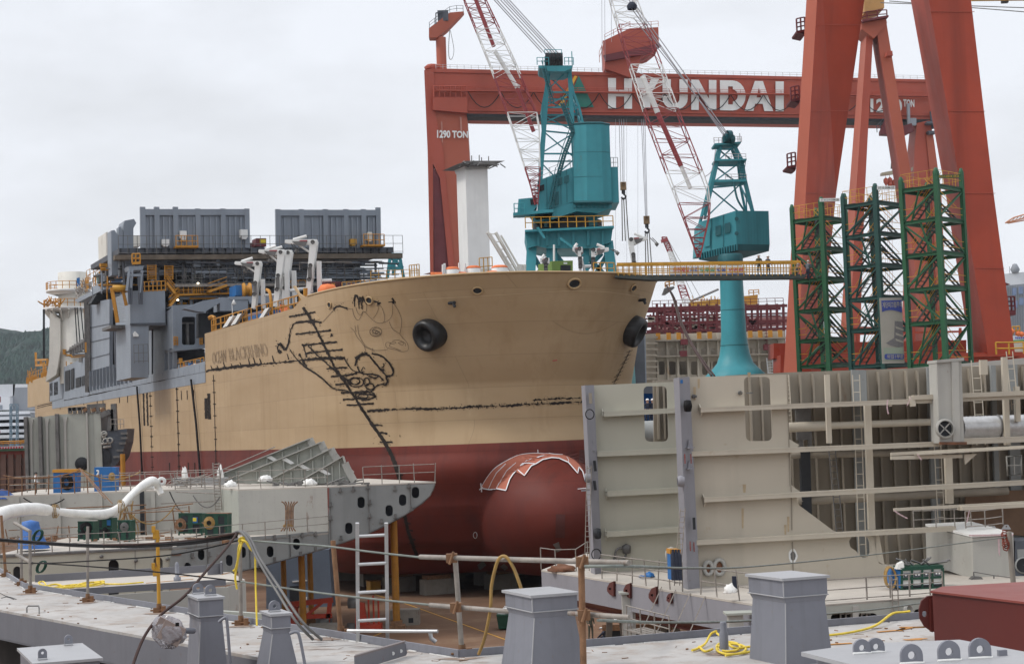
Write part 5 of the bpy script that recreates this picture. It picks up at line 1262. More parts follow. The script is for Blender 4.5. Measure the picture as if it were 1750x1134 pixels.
for z_ in(262,304):mb.path([q(979.5,z_)+o*1.01,q(1002,z_)+o*2.01,q(1028,z_)+o*2.01,q(1043,z_)+o*1.01],.02,3)
mb.build('plate_seam',m_teal_d,cw)
mb=MB();railing_geo(mb,[q(x,286)for x in(1044,1049,1056)],1.2,(1,.5),.05,.04,4);railing_geo(mb,[q(x,310-(x-920)*.4)for x in(922,940,958,975)],1.1,(1,.5),.04,.03,4);mb.build('railing',m_galv,ca)
mb=MB();mb.prism([q(886,340),q(917,337),q(918,352),q(908,365),q(884,366)],V((0,3.5,0)));cb=mb.build('operator_cab',m_teal,ca)
mb=MB();mb.prism([q(906,341)+V((0,-.08,0)),q(916,340)+V((0,-.08,0)),q(916,349)+V((0,-.08,0)),q(907,350)+V((0,-.08,0))],V((0,.1,0)));mb.build('window',m_black,cb)
mb=MB();mb.bar(q(877,368),q(945,362),2.2,.35,up=(0,0,1));mb.prism([q(905,366),q(945,362),q(942,374),q(915,378)],V((0,3,0)));railing_geo(mb,[q(x,367)+V((0,-1.2,0))for x in(879,888,897)],1.2,(1,.5),.06,.05,4);mb.build('cab_platform',m_teal,ca)
# tower: A-frame with its stairs
mb=MB();rg=[([(923,320),(985,320)],6),([(924,258),(993,258)],5.6),([(929,205),(999,212)],5.2),([(927,178),(991,178)],4.8),([(932,152),(981,152)],4.2),([(938,112),(974,112)],3.4)]
lattice_tower(mb,[[q(*a[0])+V((0,2,0)),q(*a[1])+V((0,2,0)),q(*a[1])+V((0,2+dp,0)),q(*a[0])+V((0,2+dp,0))]for a,dp in rg],.13)
for k in(0,1):mb.bar(q((923,985)[k],320)+V((0,2,0)),q((938,974)[k],112)+V((0,2,0)),.5)
mb.build('a_frame',m_teal,ca)
mb=MB();mb.prism([q(920,112),q(979,112),q(977,116),q(965,122),q(938,122),q(922,116)],V((0,5,0)));mb.prism([q(931,93)+V((0,1,0)),q(960,93)+V((0,1,0)),q(961,112)+V((0,1,0)),q(931,112)+V((0,1,0))],V((0,1,0)));mb.build('head_platform',m_teal,ca)
mb=MB()
for x in(935,941,947,953,959):mb.lathe([(.75,-.2),(.75,.2),(.01,.2)],q(x,99)+V((0,.5,0)),12,(1,0,0));mb.lathe([(.6,-.2),(.6,.2),(.01,.2)],q(x,108)+V((0,.5,0)),12,(1,0,0))
mb.build('sheave',m_black,ca)
mb=MB();railing_geo(mb,[q(x,112)+V((0,-.3,0))for x in(918,928,938)],.9,(1,.5),.05,.04,4);railing_geo(mb,[q(x,112)+V((0,-.3,0))for x in(965,972,980)],.9,(1,.5),.05,.04,4);railing_geo(mb,[q(x,92)for x in(931,940,950,960)],.5,(1,),.04,.04,4);mb.tube(q(978,112),q(977,88),.06,4);mb.build('head_railing',m_teal,ca)
mb=MB()
for a,b in[((926,118),(942,178)),((958,178),(978,230)),((976,228),(963,262)),((963,262),(952,300)),((950,300),(938,362))]:
 for o_ in(0,4.5):
  mb.bar(q(a[0]+o_,a[1])+V((0,-.6,0)),q(b[0]+o_,b[1])+V((0,-.6,0)),.14,.25);mb.tube(q(a[0]+o_,a[1])+V((0,-.6,.9)),q(b[0]+o_,b[1])+V((0,-.6,.9)),.05,4)
 n=int(abs(b[1]-a[1])/4.2)
 for k in range(n):p=lerp(q(*a),q(*b),(k+.5)/n)+V((0,-.6,0));mb.bar(p,p+V((.32,0,0)),.35,.07,up=(0,0,1))
mb.build('stair',m_teal_d,ca)
lattice(ca,[(770,-80),(793,0),(840,118),(876,220),(906,315),(914,350)],[(805,-80),(829,0),(879,105),(921,205),(923,300),(919,350)],CD-1,2.6,[(-30,m_white),(58,m_boomr),(122,m_white),(203,m_boomr),(288,m_white),(350,m_boomr)],20,None,.072,dd=3)
mb=MB()
for a,b,m in[((782,-60),(842,75),0),((842,75),(882,145),1),((882,145),(912,225),0)]:pass
mb.tube(q(846,88),q(884,150),.26,8);mb.tube(q(884,150),q(886,145),.3,6);mb.build('luffing_ram',m_white,ca)
mb=MB();mb.tube(q(790,-60),q(844,80),.24,8);mb.tube(q(884,150),q(912,225),.24,8);mb.build('luffing_ram',m_boomr,ca)
mb=MB()
for k,(x0,x1)in enumerate([(838,926),(843,931),(850,938),(856,944),(862,948),(868,953)]):mb.tube(q(x0-48,-60)+V((0,k*.3,0)),q(x1,90),.07,3)
mb.build('luffing_rope',m_ropel,ca)
# second crane on its pedestal
PD=178
cb2=thing('luffing_crane',V((W(1258,700,PD).x,PD,17)),'teal slewing crane on a smooth flared round pedestal behind the gangway','crane')
q=atd(PD);sx=PD/FP
ax=lambda y:q(1249.5+(y-470)*.045,y)
pr=[]
b0=ax(680)
for y,hw in[(680,60),(641,52),(630,40),(620,31),(606,26),(590,23.5),(570,21.5),(470,19.5),(440,19.5)]:pr.append((hw*sx,ax(y).z-b0.z))
mb=MB();mb.lathe(pr,V((ax(560).x,PD,b0.z)),40);ped_=mb.build('pedestal',m_teal,cb2)
mb=MB()
for y,hw in[(530,20.9),(590,23.8),(478,19.9)]:mb.lathe([(hw*sx,-.04),(hw*sx+.03,0),(hw*sx,.04)],V((ax(560).x,PD,ax(y).z)),40)
mb.build('weld_ring',m_teal_d,ped_)
mb=MB();mb.lathe([(1.24,0),(1.36,.2),(1.36,1.0),(1.2,1.2)],V((ax(560).x,PD,ax(453).z)),28);mb.build('slewing_bearing',m_teal_d,cb2)
mb=MB();A=[q(1199,374),q(1257,360),q(1316,358),q(1317,416)]
fL=V((0,0,0));
t_=[q(1201,374)+V((0,2.4,0)),q(1257,360)+V((0,0,0)),q(1316,358)+V((0,1.2,0))]
bt=[q(1198,429)+V((0,2.4,0)),q(1259,417)+V((0,0,0)),q(1318,416)+V((0,1.2,0))]
dz=V((0,6,0));mb.add(t_+bt+[t_[2]+dz,t_[0]+dz,bt[2]+dz,bt[0]+dz],[(0,1,4,3),(1,2,5,4),(2,6,8,5),(0,3,9,7),(0,7,6,2,1),(3,4,5,8,9),(6,7,9,8)]);mh=mb.build('machinery_house',m_teal,cb2)
b2=[q(1199,440)+V((0,2.4,0)),q(1259,428),q(1317,427)+V((0,1.2,0)),q(1271,437)+V((0,4,0)),q(1230,442)+V((0,4,0))]
mb=MB();mb.add([p+V((0,-.1,0))for p in bt]+b2,[(0,1,4,3),(1,2,5,4),(2,0,7,6,5),(0,3,7),(3,4,6,7),(4,5,6)]);mb.build('slewing_frame',m_teal_d,cb2)
mb=MB()
for k in range(16):f=k/15;p0=lerp(bt[0],bt[1],f);p1=lerp(b2[0],b2[1],f);mb.bar(p0-V((0,.2,0)),p1-V((0,.2,0)),.1,.2)
for k in range(12):f=k/11;p0=lerp(t_[1],t_[2],f);p1=lerp(bt[1],bt[2],f);mb.bar(p0-V((0,.0,0)),p1-V((0,.0,0)),.04,.06)
mb.build('corrugation',m_teal,mh)
mb=MB()
for y in(374,399):c=q(1258.5,y);mb.lathe([(.22,-.05),(.01,-.06)],c+V((0,-.1,0)),12,(0,1,0))
mb.build('port_hole',m_teal_d,mh)
for a,b,c,e in[(.15,.3,.25,.85),(.45,.6,.3,.6),(.7,.85,.3,.6)]:
 mb=MB();pt=lambda u,v:lerp(lerp(t_[0],t_[1],u),lerp(bt[0],bt[1],u),v)+V((-.04,-.08,0));mb.prism([pt(a,c),pt(b,c),pt(b,e),pt(a,e)],V((-.01,-.03,0)));mb.build('door' if e>.8 else 'louvre',m_teal_d if e<.8 else m_teal,mh)
mb=MB()
for u in(.33,.66):mb.bar(lerp(t_[0],t_[1],u)+V((-.03,-.05,0)),lerp(bt[0],bt[1],u)+V((-.03,-.05,0)),.05)
mb.build('plate_seam',m_teal_d,mh)
mb=MB();rg=[([(1206,372),(1290,362)],5),([(1221,309),(1276,304)],4.2),([(1229,272),(1271,272)],3.4),([(1234,246),(1258,246)],2.4)]
lattice_tower(mb,[[q(*a[0])+V((0,1,0)),q(*a[1])+V((0,1,0)),q(*a[1])+V((0,1+dp,0)),q(*a[0])+V((0,1+dp,0))]for a,dp in rg],.13)
for k in(0,1):mb.bar(q((1206,1290)[k],366)+V((0,1,0)),q((1234,1258)[k],246)+V((0,1,0)),.36)
mb.build('a_frame',m_teal,cb2)
mb=MB();mb.prism([q(1221,245),q(1267,242),q(1266,245),q(1222,248)],V((0,3,0)));mb.prism([q(1222,272),q(1276,271),q(1276,274),q(1222,275)],V((0,3,0)));mb.prism([q(1221,307),q(1276,306),q(1276,310),q(1222,311)],V((0,3,0)));mb.build('tower_platform',m_teal,cb2)
mb=MB()
for x,y,r in[(1241,236,.5),(1246,232,.6),(1250,238,.5)]:mb.lathe([(r,-.25),(r,.25),(.01,.26)],q(x,y),12,(1,.3,0))
mb.prism([q(1236,232),q(1244,229),q(1248,224),q(1252,245),q(1236,245)],V((0,1.5,0)));mb.build('sheave_block',m_teal_d,cb2)
mb=MB();railing_geo(mb,[q(x,245)+V((0,-.2,0))for x in(1220,1228,1234)],.6,(1,.5),.04,.03,4);railing_geo(mb,[q(x,243)+V((0,-.2,0))for x in(1255,1261,1267)],.6,(1,.5),.04,.03,4);railing_geo(mb,[q(x,272)for x in(1240,1250,1262,1275)],.6,(1,.5),.03,.03,4);railing_geo(mb,[q(x,307)for x in(1240,1250,1262,1276)],.6,(1,.5),.03,.03,4);mb.tube(q(1265,243),q(1264,228),.05,4);mb.build('tower_railing',m_galv,cb2)
mb=MB();ladder_geo(mb,q(1266,306),q(1271,272),.5,(1,0,0),8,.04,.03);mb.path(spline([q(1254,312),q(1260,340),q(1272,360)],5),.12,5);mb.build('ladder',m_teal_d,cb2)
lattice(cb2,[(1022,-80),(1043,0),(1068,86),(1106,205),(1150,322),(1184,415),(1192,440)],[(1055,-80),(1086,0),(1128,110),(1167,215),(1208,318),(1214,360),(1196,440)],PD-1,2.4,[(48,m_white),(116,m_boomr),(193,m_white),(284,m_boomr),(352,m_white),(440,m_boomr)],20,None,.068,dd=3)
mb=MB();mb.tube(q(1124,193),q(1164,284),.27,8);mb.build('luffing_ram',m_boomr,cb2)
mb=MB();mb.tube(q(1164,284),q(1180,322),.22,8);mb.tube(q(1098,130),q(1124,193),.3,8);mb.build('luffing_ram',m_white,cb2)
mb=MB();mb.lathe([(.5,-.3),(.6,.1),(.3,.5),(.01,.6)],q(1080,12),10);mb.build('boom_fitting',m_navy,cb2)
mb=MB()
for k,(x0,y0,x1)in enumerate([(1080,8,1237),(1084,20,1240),(1092,40,1244),(1084,0,1246)]):mb.tube(q(x0-8,y0-12)+V((0,k*.4,0)),q(x1,232),.06,3)
for x in(1028,1033,1044):mb.tube(q(x,-60),q(x+1,120-(x-1028)*3),.03,3)
mb.path(spline([q(1223,255),q(1217,290),q(1205,302)],5),.04,4)
mb.build('luffing_rope',m_ropel,cb2)
# shipyard behind: blocks on the quay, pipe racks, far cranes, halls
BD=232
hbk=thing('hull_block',V((W(1230,640,BD).x,BD,17)),'beige hull block with two rows of openings standing behind the round pedestal','hull block')
q=atd(BD);mb=MB()
holes=[]
for x in(1145,1163,1180,1198,1215,1272,1290,1325):holes.append(rrect(x,595,x+13,607,2,2))
for x in(1121,1140,1160,1181,1200,1218,1262,1282,1300,1318):holes.append(rrect(x,617,x+15,640,3,2))
mb.plate([(1118,571),(1341,565),(1341,690),(1118,690)],holes,q,V((0,.6,0)));fb=mb.build('web_plate',m_beige,hbk)
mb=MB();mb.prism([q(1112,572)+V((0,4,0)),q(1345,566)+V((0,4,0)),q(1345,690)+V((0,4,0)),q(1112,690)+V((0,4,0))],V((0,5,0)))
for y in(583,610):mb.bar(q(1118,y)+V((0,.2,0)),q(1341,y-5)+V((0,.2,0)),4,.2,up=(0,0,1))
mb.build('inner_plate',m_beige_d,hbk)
mb=MB()
for k in range(13):x=1126+k*17.3;mb.bar(q(x,690)+V((0,-.25,0)),q(x-4,572-k*.45)+V((0,-.25,0)),.3,.5)
mb.build('stiffener',m_beige,hbk)
mb=MB()
for x in(1124,1142,1159,1194,1212,1281,1298,1315,1332):mb.box(q(x,572-(x-1118)*.026)+V((0,-.5,-.4)),(.6,.5,1.2))
mb.build('lifting_clip',m_orange,hbk)
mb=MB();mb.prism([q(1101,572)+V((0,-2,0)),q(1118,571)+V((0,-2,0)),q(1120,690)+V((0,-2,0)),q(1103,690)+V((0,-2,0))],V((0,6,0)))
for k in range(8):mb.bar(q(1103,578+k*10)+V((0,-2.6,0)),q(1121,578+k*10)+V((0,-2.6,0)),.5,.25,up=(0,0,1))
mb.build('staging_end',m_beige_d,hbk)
mb=MB()
for x,y in[(1167,585),(1166,605),(1308,594)]:mb.box(q(x,y)+V((0,-1.5,0)),(1.,.8,.8));mb.tube(q(x,y-6)+V((0,-1.5,0)),q(x-1,560)+V((0,-1.5,0)),.05,3)
for k in range(4):mb.bar(q(1305,570+k*6)+V((0,-1,0)),q(1310,570+k*6)+V((0,-1,0)),.1)
mb.build('winch_box',m_pipered,hbk)
mb=MB();ladder_geo(mb,q(1315,640)+V((0,-1.5,0)),q(1312,612)+V((0,-1.5,0)),.8,(1,0,0),6,.09,.07);ladder_geo(mb,q(1342,640)+V((0,-6,0)),q(1340,612)+V((0,-6,0)),.6,(1,0,0),8,.07,.05);mb.build('ladder',m_galv,hbk)
# crimson pipe rack
rk=thing('pipe_rack',V((W(1230,570,246).x,246,17)),'crimson steel pipe rack above the beige block','pipe rack')
q=atd(246);mb=MB();rnd=random.Random(21)
for x in[1124,1137,1151,1165,1180,1195,1210,1226,1275,1296,1312,1329,1340]:
 mb.bar(q(x,600),q(x-1.5,519),.36);mb.bar(q(x,600)+V((0,6,0)),q(x-1.5,519)+V((0,6,0)),.3)
mb.build('post',m_pipered,rk)
mb=MB()
for y,w in[(527,.4),(540,.22),(553,.4),(566,.35)]:
 for o in(0,6):mb.bar(q(1105,y)+V((0,o,0)),q(1345,y-5)+V((0,o,0)),w)
for a,b in[((1275,540),(1296,565)),((1297,540),(1275,565)),((1130,540),(1150,565))]:mb.bar(q(*a),q(*b),.4)
mb.build('beam',m_pipered,rk)
mb=MB()
for i in range(90):
 x=rnd.uniform(1112,1235);y=rnd.uniform(530,566);p=q(x,y)+V((0,rnd.uniform(0,6),0));k=rnd.random()
 p2=p+(V((rnd.uniform(.5,3),0,0))if k<.5 else V((0,0,-rnd.uniform(.5,2.2))));mb.tube(p,p2,rnd.uniform(.08,.2),5)
mb.build('piping',m_pipered,rk)
mb=MB();railing_geo(mb,[q(1115+k*14,524-k*.3)for k in range(17)],.9,(1,.5),.06,.05,3);mb.build('railing',m_pipered,rk)
mb=MB()
for i in range(24):mb.box(q(rnd.uniform(1112,1235),rnd.uniform(535,566))+V((0,3,0)),(rnd.uniform(.3,1.2),.6,rnd.uniform(.3,.8)))
for x,y in[(1106,552),(1108,571),(1121,562)]:pass
mb.build('pale_fitting',m_beige,rk)
# distant crimson hall and pale ground behind the rack
ww=thing('factory_hall',V((W(1270,560,420).x,420,17)),'low reddish factory hall far behind the pipe rack','factory');q=atd(420)
MB().prism([q(1130,552),q(1345,540),q(1345,556),q(1130,570)],V((0,20,0))).build('wall',m_brick,ww)
MB().prism([q(1130,546),q(1345,534),q(1345,540),q(1130,552)],V((0,20,0))).build('roof',m_facr,ww)
MB().prism([q(1130,570),q(1345,556),q(1345,640),q(1130,640)],V((0,20,0))).build('plinth',m_facw,ww)
MB().prism([q(1281,548),q(1283,548),q(1283,552),q(1281,552)],V((0,-.4,0))).build('window',m_pipered,ww)
# dark slab and light blue hull fragment past the bow
bk=thing('hull_block',V((W(1088,640,170).x,170,14)),'dark grey slab standing just past the bow','hull block');q=atd(165)
MB().prism([q(1083,577),q(1101,573),q(1104,690),q(1073,690)],V((0,5,0))).build('plate',m_grey_d,bk);MB().prism([q(1101,573),q(1103,573),q(1106,690),q(1104,690)],V((0,5,0))).build('edge',m_grey,bk)
tag(MB().prism([W(1079,612,158),W(1084,618,158),W(1089,690,158),W(1058,690,158)],V((0,3,0))).build('hull_fragment',mat('pale_cyan_paint',(.24,.5,.54),.6,var=.06)),'pale blue sloping plate between the bow and the dark slab','hull fragment')
# far boom and yellow scaffolds past the bow
fc=thing('tower_crane',V((W(1160,520,460).x,460,17)),'distant red and white lattice crane seen past the bow','crane')
lattice(fc,[(1131,405),(1142,432),(1168,520),(1178,560)],[(1140,408),(1150,432),(1182,520),(1190,560)],460,1.6,[(432,m_boomr),(486,m_white),(510,m_boomr),(560,m_white)],12,None,.12)
mb=MB();q=atd(459)
for a,b in[((1142,410),(1215,540)),((1145,420),(1200,540))]:mb.tube(q(*a),q(*b),.07,3)
mb.tube(q(1180,515),q(1228,494),.3,4);mb.build('rope',m_steel,fc)
mb=MB();mb.prism([q(1130,409),q(1141,406),q(1141,412),q(1131,414)],V((0,2,0)));mb.build('boom_head',m_boomr,fc)
oc=thing('work_platform',V((W(1150,500,165).x,165,17)),'small orange work basket beyond the tip of the bow','work platform');q=atd(160)
mb=MB();mb.prism([q(1136,492),q(1152,489),q(1153,492),q(1138,503),q(1132,503)],V((0,1,0)));mb.build('basket_floor',m_steel,oc);mb=MB();railing_geo(mb,[q(1137,491),q(1144,490),q(1152,488)],.5,(1,.5),.06,.05,4);mb.build('basket_rail',m_orange,oc)
yc=thing('tower_crane',V((W(1280,520,330).x,330,17)),'distant orange machinery tower beside the round pedestal','crane');q=atd(330)
mb=MB();mb.prism([q(1264,488),q(1270,487),q(1272,512),q(1266,513)],V((0,3,0)));mb.build('mast',m_boomr,yc)
mb=MB();mb.prism([q(1267,506),q(1280,505),q(1295,503),q(1295,519),q(1280,520),q(1268,512)],V((0,3,0)));railing_geo(mb,[q(1280,504),q(1288,504),q(1297,503)],1,(1,.5),.1,.08,4);mb.build('machinery',m_orange,yc)
mb=MB();mb.prism([q(1180,516),q(1232,511),q(1232,520),q(1180,522)],V((0,3,0)));
for k in range(20):p=q(1180+k*2.7,514);mb.tube(p,p+V((random.uniform(-.5,.5),0,random.uniform(.3,1.1))),.08,3)
mb.build('distant_staging',m_yellow,yc)
# grey hall with square window marks on the right, and small things before it
hl=thing('factory_hall',V((W(1735,600,300).x,300,17)),'grey corrugated hall with square painted marks behind the near crane leg','factory');q=atd(300)
MB().prism([q(1716,488),q(1800,480),q(1800,640),q(1718,640)],V((0,20,0))).build('wall',m_facd,hl)
MB().prism([q(1714,468),q(1800,460),q(1800,480),q(1716,488)],V((0,20,0))).build('roof',m_facw,hl)
mb=MB()
for k in range(9):mb.bar(q(1720+k*4,489)+V((0,-.1,0)),q(1722+k*4,640)+V((0,-.1,0)),.12)
mb.build('wall_rib',m_facd,hl)
mb=MB()
for x,y in[(1733,498),(1744,496),(1745,515),(1735,520)]:mb.prism([q(x-3.5,y-6),q(x+3.5,y-6.4),q(x+3.5,y+6),q(x-3.5,y+6.4)],V((0,-.2,0)))
mb.build('painted_square',mat('slate_blue_panel',(.2,.26,.4),.6),hl)
mb=MB();mb.lathe([(.6,0),(.9,.6),(.4,1.6),(.01,1.7)],q(1735,466),8);mb.tube(q(1726,468),q(1725,455),.06,3);mb.bar(q(1727,461),q(1739,460),.1);mb.build('roof_vent',m_facd,hl)
tk=thing('site_container',V((W(1740,590,200).x,200,17)),'pale green-edged site container behind the near gantry leg','container');q=atd(205)
MB().prism([q(1728,574),q(1770,570),q(1770,579),q(1729,581)],V((0,3,0))).build('banner_wall',m_facw,tk);MB().prism([q(1729,581),q(1770,579),q(1770,582),q(1729,584)],V((0,3,0))).build('green_edge',m_bangreen,tk);MB().prism([q(1729,584),q(1770,582),q(1770,620),q(1730,620)],V((0,3,0))).build('lower_wall',m_beige,tk)
mb=MB()
for k in range(6):mb.prism([q(1735+k*3.2,575.5),q(1737+k*3.2,575.3),q(1737+k*3.2,578.5),q(1735+k*3.2,578.7)],V((0,-.1,0)))
mb.build('banner_lettering',m_banblue,tk)
oy=thing('jib_crane',V((W(1735,580,380).x,380,17)),'tiny distant orange lattice jib alone in the sky beyond the near crane leg','crane');q=atd(380)
mb=MB()
for(a,b)in[((1718,381),(1800,360)),((1722,381.5),(1800,367)),((1718,381),(1732,372)),((1732,372),(1800,352))]:mb.tube(q(*a),q(*b),.16,4)
for k in range(12):mb.tube(q(1722+k*6,380-k*1.5),q(1728+k*6,374.5-k*1.6),.1,3)
mb.tube(q(1800,352),q(1800,650),.8,6);mb.build('jib',mat('faded_orange',(.55,.25,.14),.6),oy)
yb=thing('railing',V((W(1735,570,190).x,190,20)),'ochre handrail and buoys on the quay behind the near gantry leg','railing');q=atd(198)
mb=MB();railing_geo(mb,[q(1731,572),q(1737,572),q(1743,571)],1.,(1,.5),.09,.08,4);mb.build('rail',m_yellow,yb)
mb=MB()
for x,y in[(1729,566),(1740,570),(1746,571)]:mb.lathe([(.01,.35),(.3,.2),(.35,0),(.3,-.2),(.01,-.35)],q(x,y),10)
mb.build('buoy',m_orange_c,yb)
# left: factory sheds, tower frames and the dock wall beyond the stern
fs=thing('factory_hall',V((W(20,740,520).x,520,9)),'white roofed factory sheds at the foot of the hill beyond the stern','factory');q=atd(520)
MB().prism([q(-60,658),q(26,656),q(24,676),q(-60,690)],V((0,30,0))).build('roof',m_facr,fs)
MB().prism([q(-60,680),q(22,678),q(22,700),q(-60,702)],V((0,-3,0))).build('wall',m_facw,fs)
MB().prism([q(22,656),q(60,656),q(60,661),q(22,662)],V((0,30,0))).build('roof',m_facw,fs);MB().prism([q(22,662),q(60,661),q(60,700),q(22,702)],V((0,30,0))).build('wall',m_facd,fs)
MB().prism([q(2,692),q(9,692),q(9,699),q(2,699)],V((0,-3.3,0))).build('window',m_grey,fs)
for k,(y,mm)in enumerate([(702,m_facw),(711,m_facr),(722,m_facw),(733,m_facr),(742,m_facw)]):MB().prism([q(-60,y+3),q(60,y),q(60,y+5),q(-60,y+9)],V((0,-6-k*4,0))).build('roof',mm,fs)
for y in(708,718,729,740,752):MB().prism([q(-60,y),q(60,y-3),q(60,y+14),q(-60,y+16)],V((0,-5,0))).build('wall',m_facd,fs)
mb=MB();rnd=random.Random(31)
for i in range(26):x=rnd.uniform(-5,47);y=rnd.uniform(668,756);mb.box(q(x,y)+V((0,-30,0)),(rnd.uniform(.8,3),1,rnd.uniform(.6,2)))
mb.build('roof_plant',m_brick,fs)
st=thing('staging_tower',V((W(25,770,440).x,440,9)),'slender blue-grey lattice staging tower in front of the far sheds','staging tower');q=atd(440);mb=MB()
lattice_tower(mb,[[q(17,y),q(28,y),q(28,y)+V((0,1.6,0)),q(17,y)+V((0,1.6,0))]for y in(770,748,727,706,690)],.12);mb.build('frame',mat('blue_grey_steel',(.16,.23,.29),.6),st)
dw=thing('dock_gate',V((W(20,830,262).x,262,0)),'rusty red dock gate with an orange railing beyond the grey block','dock gate');q=atd(262)
MB().prism([q(-80,773),q(90,768),q(90,780),q(-80,786)],V((0,3,0))).build('upper_plate',m_dockred,dw);MB().prism([q(-80,786),q(90,780),q(90,920),q(-80,920)],V((0,3,0))).build('sheet_piling',m_dockbrown,dw)
mb=MB()
for k in range(12):x=-70+k*13;mb.bar(q(x,920)+V((0,-.2,0)),q(x-1,776)+V((0,-.2,0)),.8,.5)
mb.build('fender_pile',m_dockbrown,dw)
mb=MB();mb.prism([q(-80,769)+V((0,-.5,0)),q(90,764)+V((0,-.5,0)),q(90,768)+V((0,-.5,0)),q(-80,773)+V((0,-.5,0))],V((0,4,0)));mb.build('green_coping',mat('faded_green_coping',(.1,.25,.16),.7),dw)
mb=MB();mb.prism([q(-80,766),q(44,761),q(44,765),q(-80,770)],V((0,-1,0)));mb.build('banner',m_facw,dw)
mb=MB()
for k in range(14):x=-20+k*4.6;mb.prism([q(x,764.2-k*.15),q(x+2.4,764-k*.15),q(x+2.4,767-k*.15),q(x,767.3-k*.15)],V((0,-1.15,0)))
mb.build('banner_mark',m_banred,dw)
mb=MB();railing_geo(mb,[q(-40+k*10,762-k*.4)+V((0,-1.4,0))for k in range(10)],.55,(1,.5),.08,.1,4);mb.build('orange_railing',m_orange,dw)
# green stair towers and the gangway to the bow
def stair_tower(L,C,R,d,levels,zb,m,label,pw=.32,sign=None):
 """L, C, R: picture x of the left, near and right post at the top (y of the near post top given in C)"""
 pc=W(C[0],C[1],d);pl=W(L[0],L[1],d+2.3);pr=W(R[0],R[1],d+2.9)
 zt=pc.z;base=17.0
 P={'c':V((pc.x,pc.y,0)),'l':V((pl.x,pl.y,0)),'r':V((pr.x,pr.y,0))};P['b']=P['l']+P['r']-P['c']
 t=thing('stair_tower',(sum(p.x for p in P.values())/4,sum(p.y for p in P.values())/4,base),label,'stair tower','green stair towers')
 at=lambda k,z:V((P[k].x,P[k].y,z))
 for k,ztop in(('c',zt),('l',pl.z),('r',pr.z),('b',(pl.z+pr.z)/2-.4)):
  mb=MB();w=pw*(1.15 if k=='c' else .95);mb.ibeam(at(k,base),at(k,ztop-.25),w,w,.06,up=(P['r']-P['c']));mb.box(at(k,(base+ztop)/2-.12),(w*.8,w*.8,ztop-base-.25),.6);mb.lathe([(w*.6,-.3),(w*.6,0),(w*.4,.25),(.01,.3)],at(k,ztop-.25),8);mb.build('post',m,t)
 zz=[W(C[0],y,d).z for y in levels]
 beams=MB();br=MB();fl=MB();st=MB();rl=MB()
 for i,z in enumerate(zz):
  for a,b in(('l','c'),('c','r'),('l','b'),('b','r')):beams.ibeam(at(a,z),at(b,z),.2,.28,.03)
  if i%2==0 or i<1:fl.add([at('l',z+.2),lerp(at('l',z+.2),at('c',z+.2),.35),lerp(at('b',z+.2),at('r',z+.2),.35),at('b',z+.2)],[(0,1,2,3)])
  fl.prism([lerp(at('l',z+.18),at('c',z+.18),.72),at('c',z+.18),at('r',z+.18),lerp(at('b',z+.18),at('r',z+.18),.72)],(0,0,.06))
  if i+1<len(zz):
   z2=zz[i+1]
   for a,b in(('l','c'),('c','r'),('b','r'),('l','b')):
    if i%2:a,b=b,a
    br.bar(at(a,z2+.1),at(b,z-.1),.12);
    if a in 'lc' and b in 'lc':br.bar(lerp(at(a,z-.1),at(b,z-.1),.5),lerp(at(a,z2),at(b,z2),.5-.25),.13)
    # a flight from the low left edge up to the near post
   s0=lerp(at('l',z2+.2),at('c',z2+.2),.2);s1=lerp(at('l',z+.2),at('c',z+.2),.92);into=(P['b']-P['l']).normalized()*.9;off=into*.35
   n=9;run=(s1-s0);run.z=0;run=run.normalized()*.16
   for k in range(n):p=lerp(s0,s1,(k+.5)/n)+off;q_=p+into;st.prism([p,q_,q_+run,p+run],(0,0,.04))
   for o in(off,off+into):st.bar(s0+o,s1+o,.05,.14);rl.tube(s0+o+V((0,0,1)),s1+o+V((0,0,1)),.03,4);rl.tube(s0+o+V((0,0,.55)),s1+o+V((0,0,.55)),.025,4)
   s2=lerp(at('b',z2+.2),at('r',z2+.2),.9);s3=lerp(at('b',z+.2),at('r',z+.2),.15);of2=into*-.5
   for o in(of2,of2-into*.8):st.bar(s2+o,s3+o,.05,.14);rl.tube(s2+o+V((0,0,1)),s3+o+V((0,0,1)),.025,4)
   for k in range(9):p=lerp(s2,s3,(k+.5)/9)+of2;st.bar(p,p-into*.8,.16,.04,up=(0,0,1))
   for a,b in(('c','r'),('l','c'),('b','r')):
    for hh in(.55,1.05):rl.tube(lerp(at(a,z2+hh),at(b,z2+hh),.0),lerp(at(a,z2+hh),at(b,z2+hh),1 if a=='c' else .3),.025,4)
 z=zz[0]+.2
 for a,b in(('l','c'),('c','r'),('b','r'),('l','b')):
  railing_geo(rl,[lerp(at(a,z),at(b,z),k/4)for k in range(5)],1.1,(1,.5),.024,.02,4)
 beams.build('deck_beam',m,t);br.build('brace',m,t);fl.build('landing',m_tread,t);st.build('stair_flight',m_tread,t);rl.build('handrail',m_yellow,t)
 for z0 in(zz[-1]-2.4,):
  if z0>base:pass
 return t,at,zz
TG=['corner']
t1,a1,z1_=stair_tower((1353,350),(1403,337),(1443,331),134,(372,424,476,528,580,624),0,m_green,'lowest green stair tower, where the yellow gangway lands')
t2,a2,z2_=stair_tower((1440,331),(1495,314),(1541,306),130,(346,399,453,508,562,624),0,m_green2,'dark bluish green middle stair tower carrying the safety poster')
t3,a3,z3_=stair_tower((1539,303),(1599,287),(1642,288),125,(318,374,432,491,550,622),0,m_green,'tallest bright green stair tower beside the huge red crane leg')
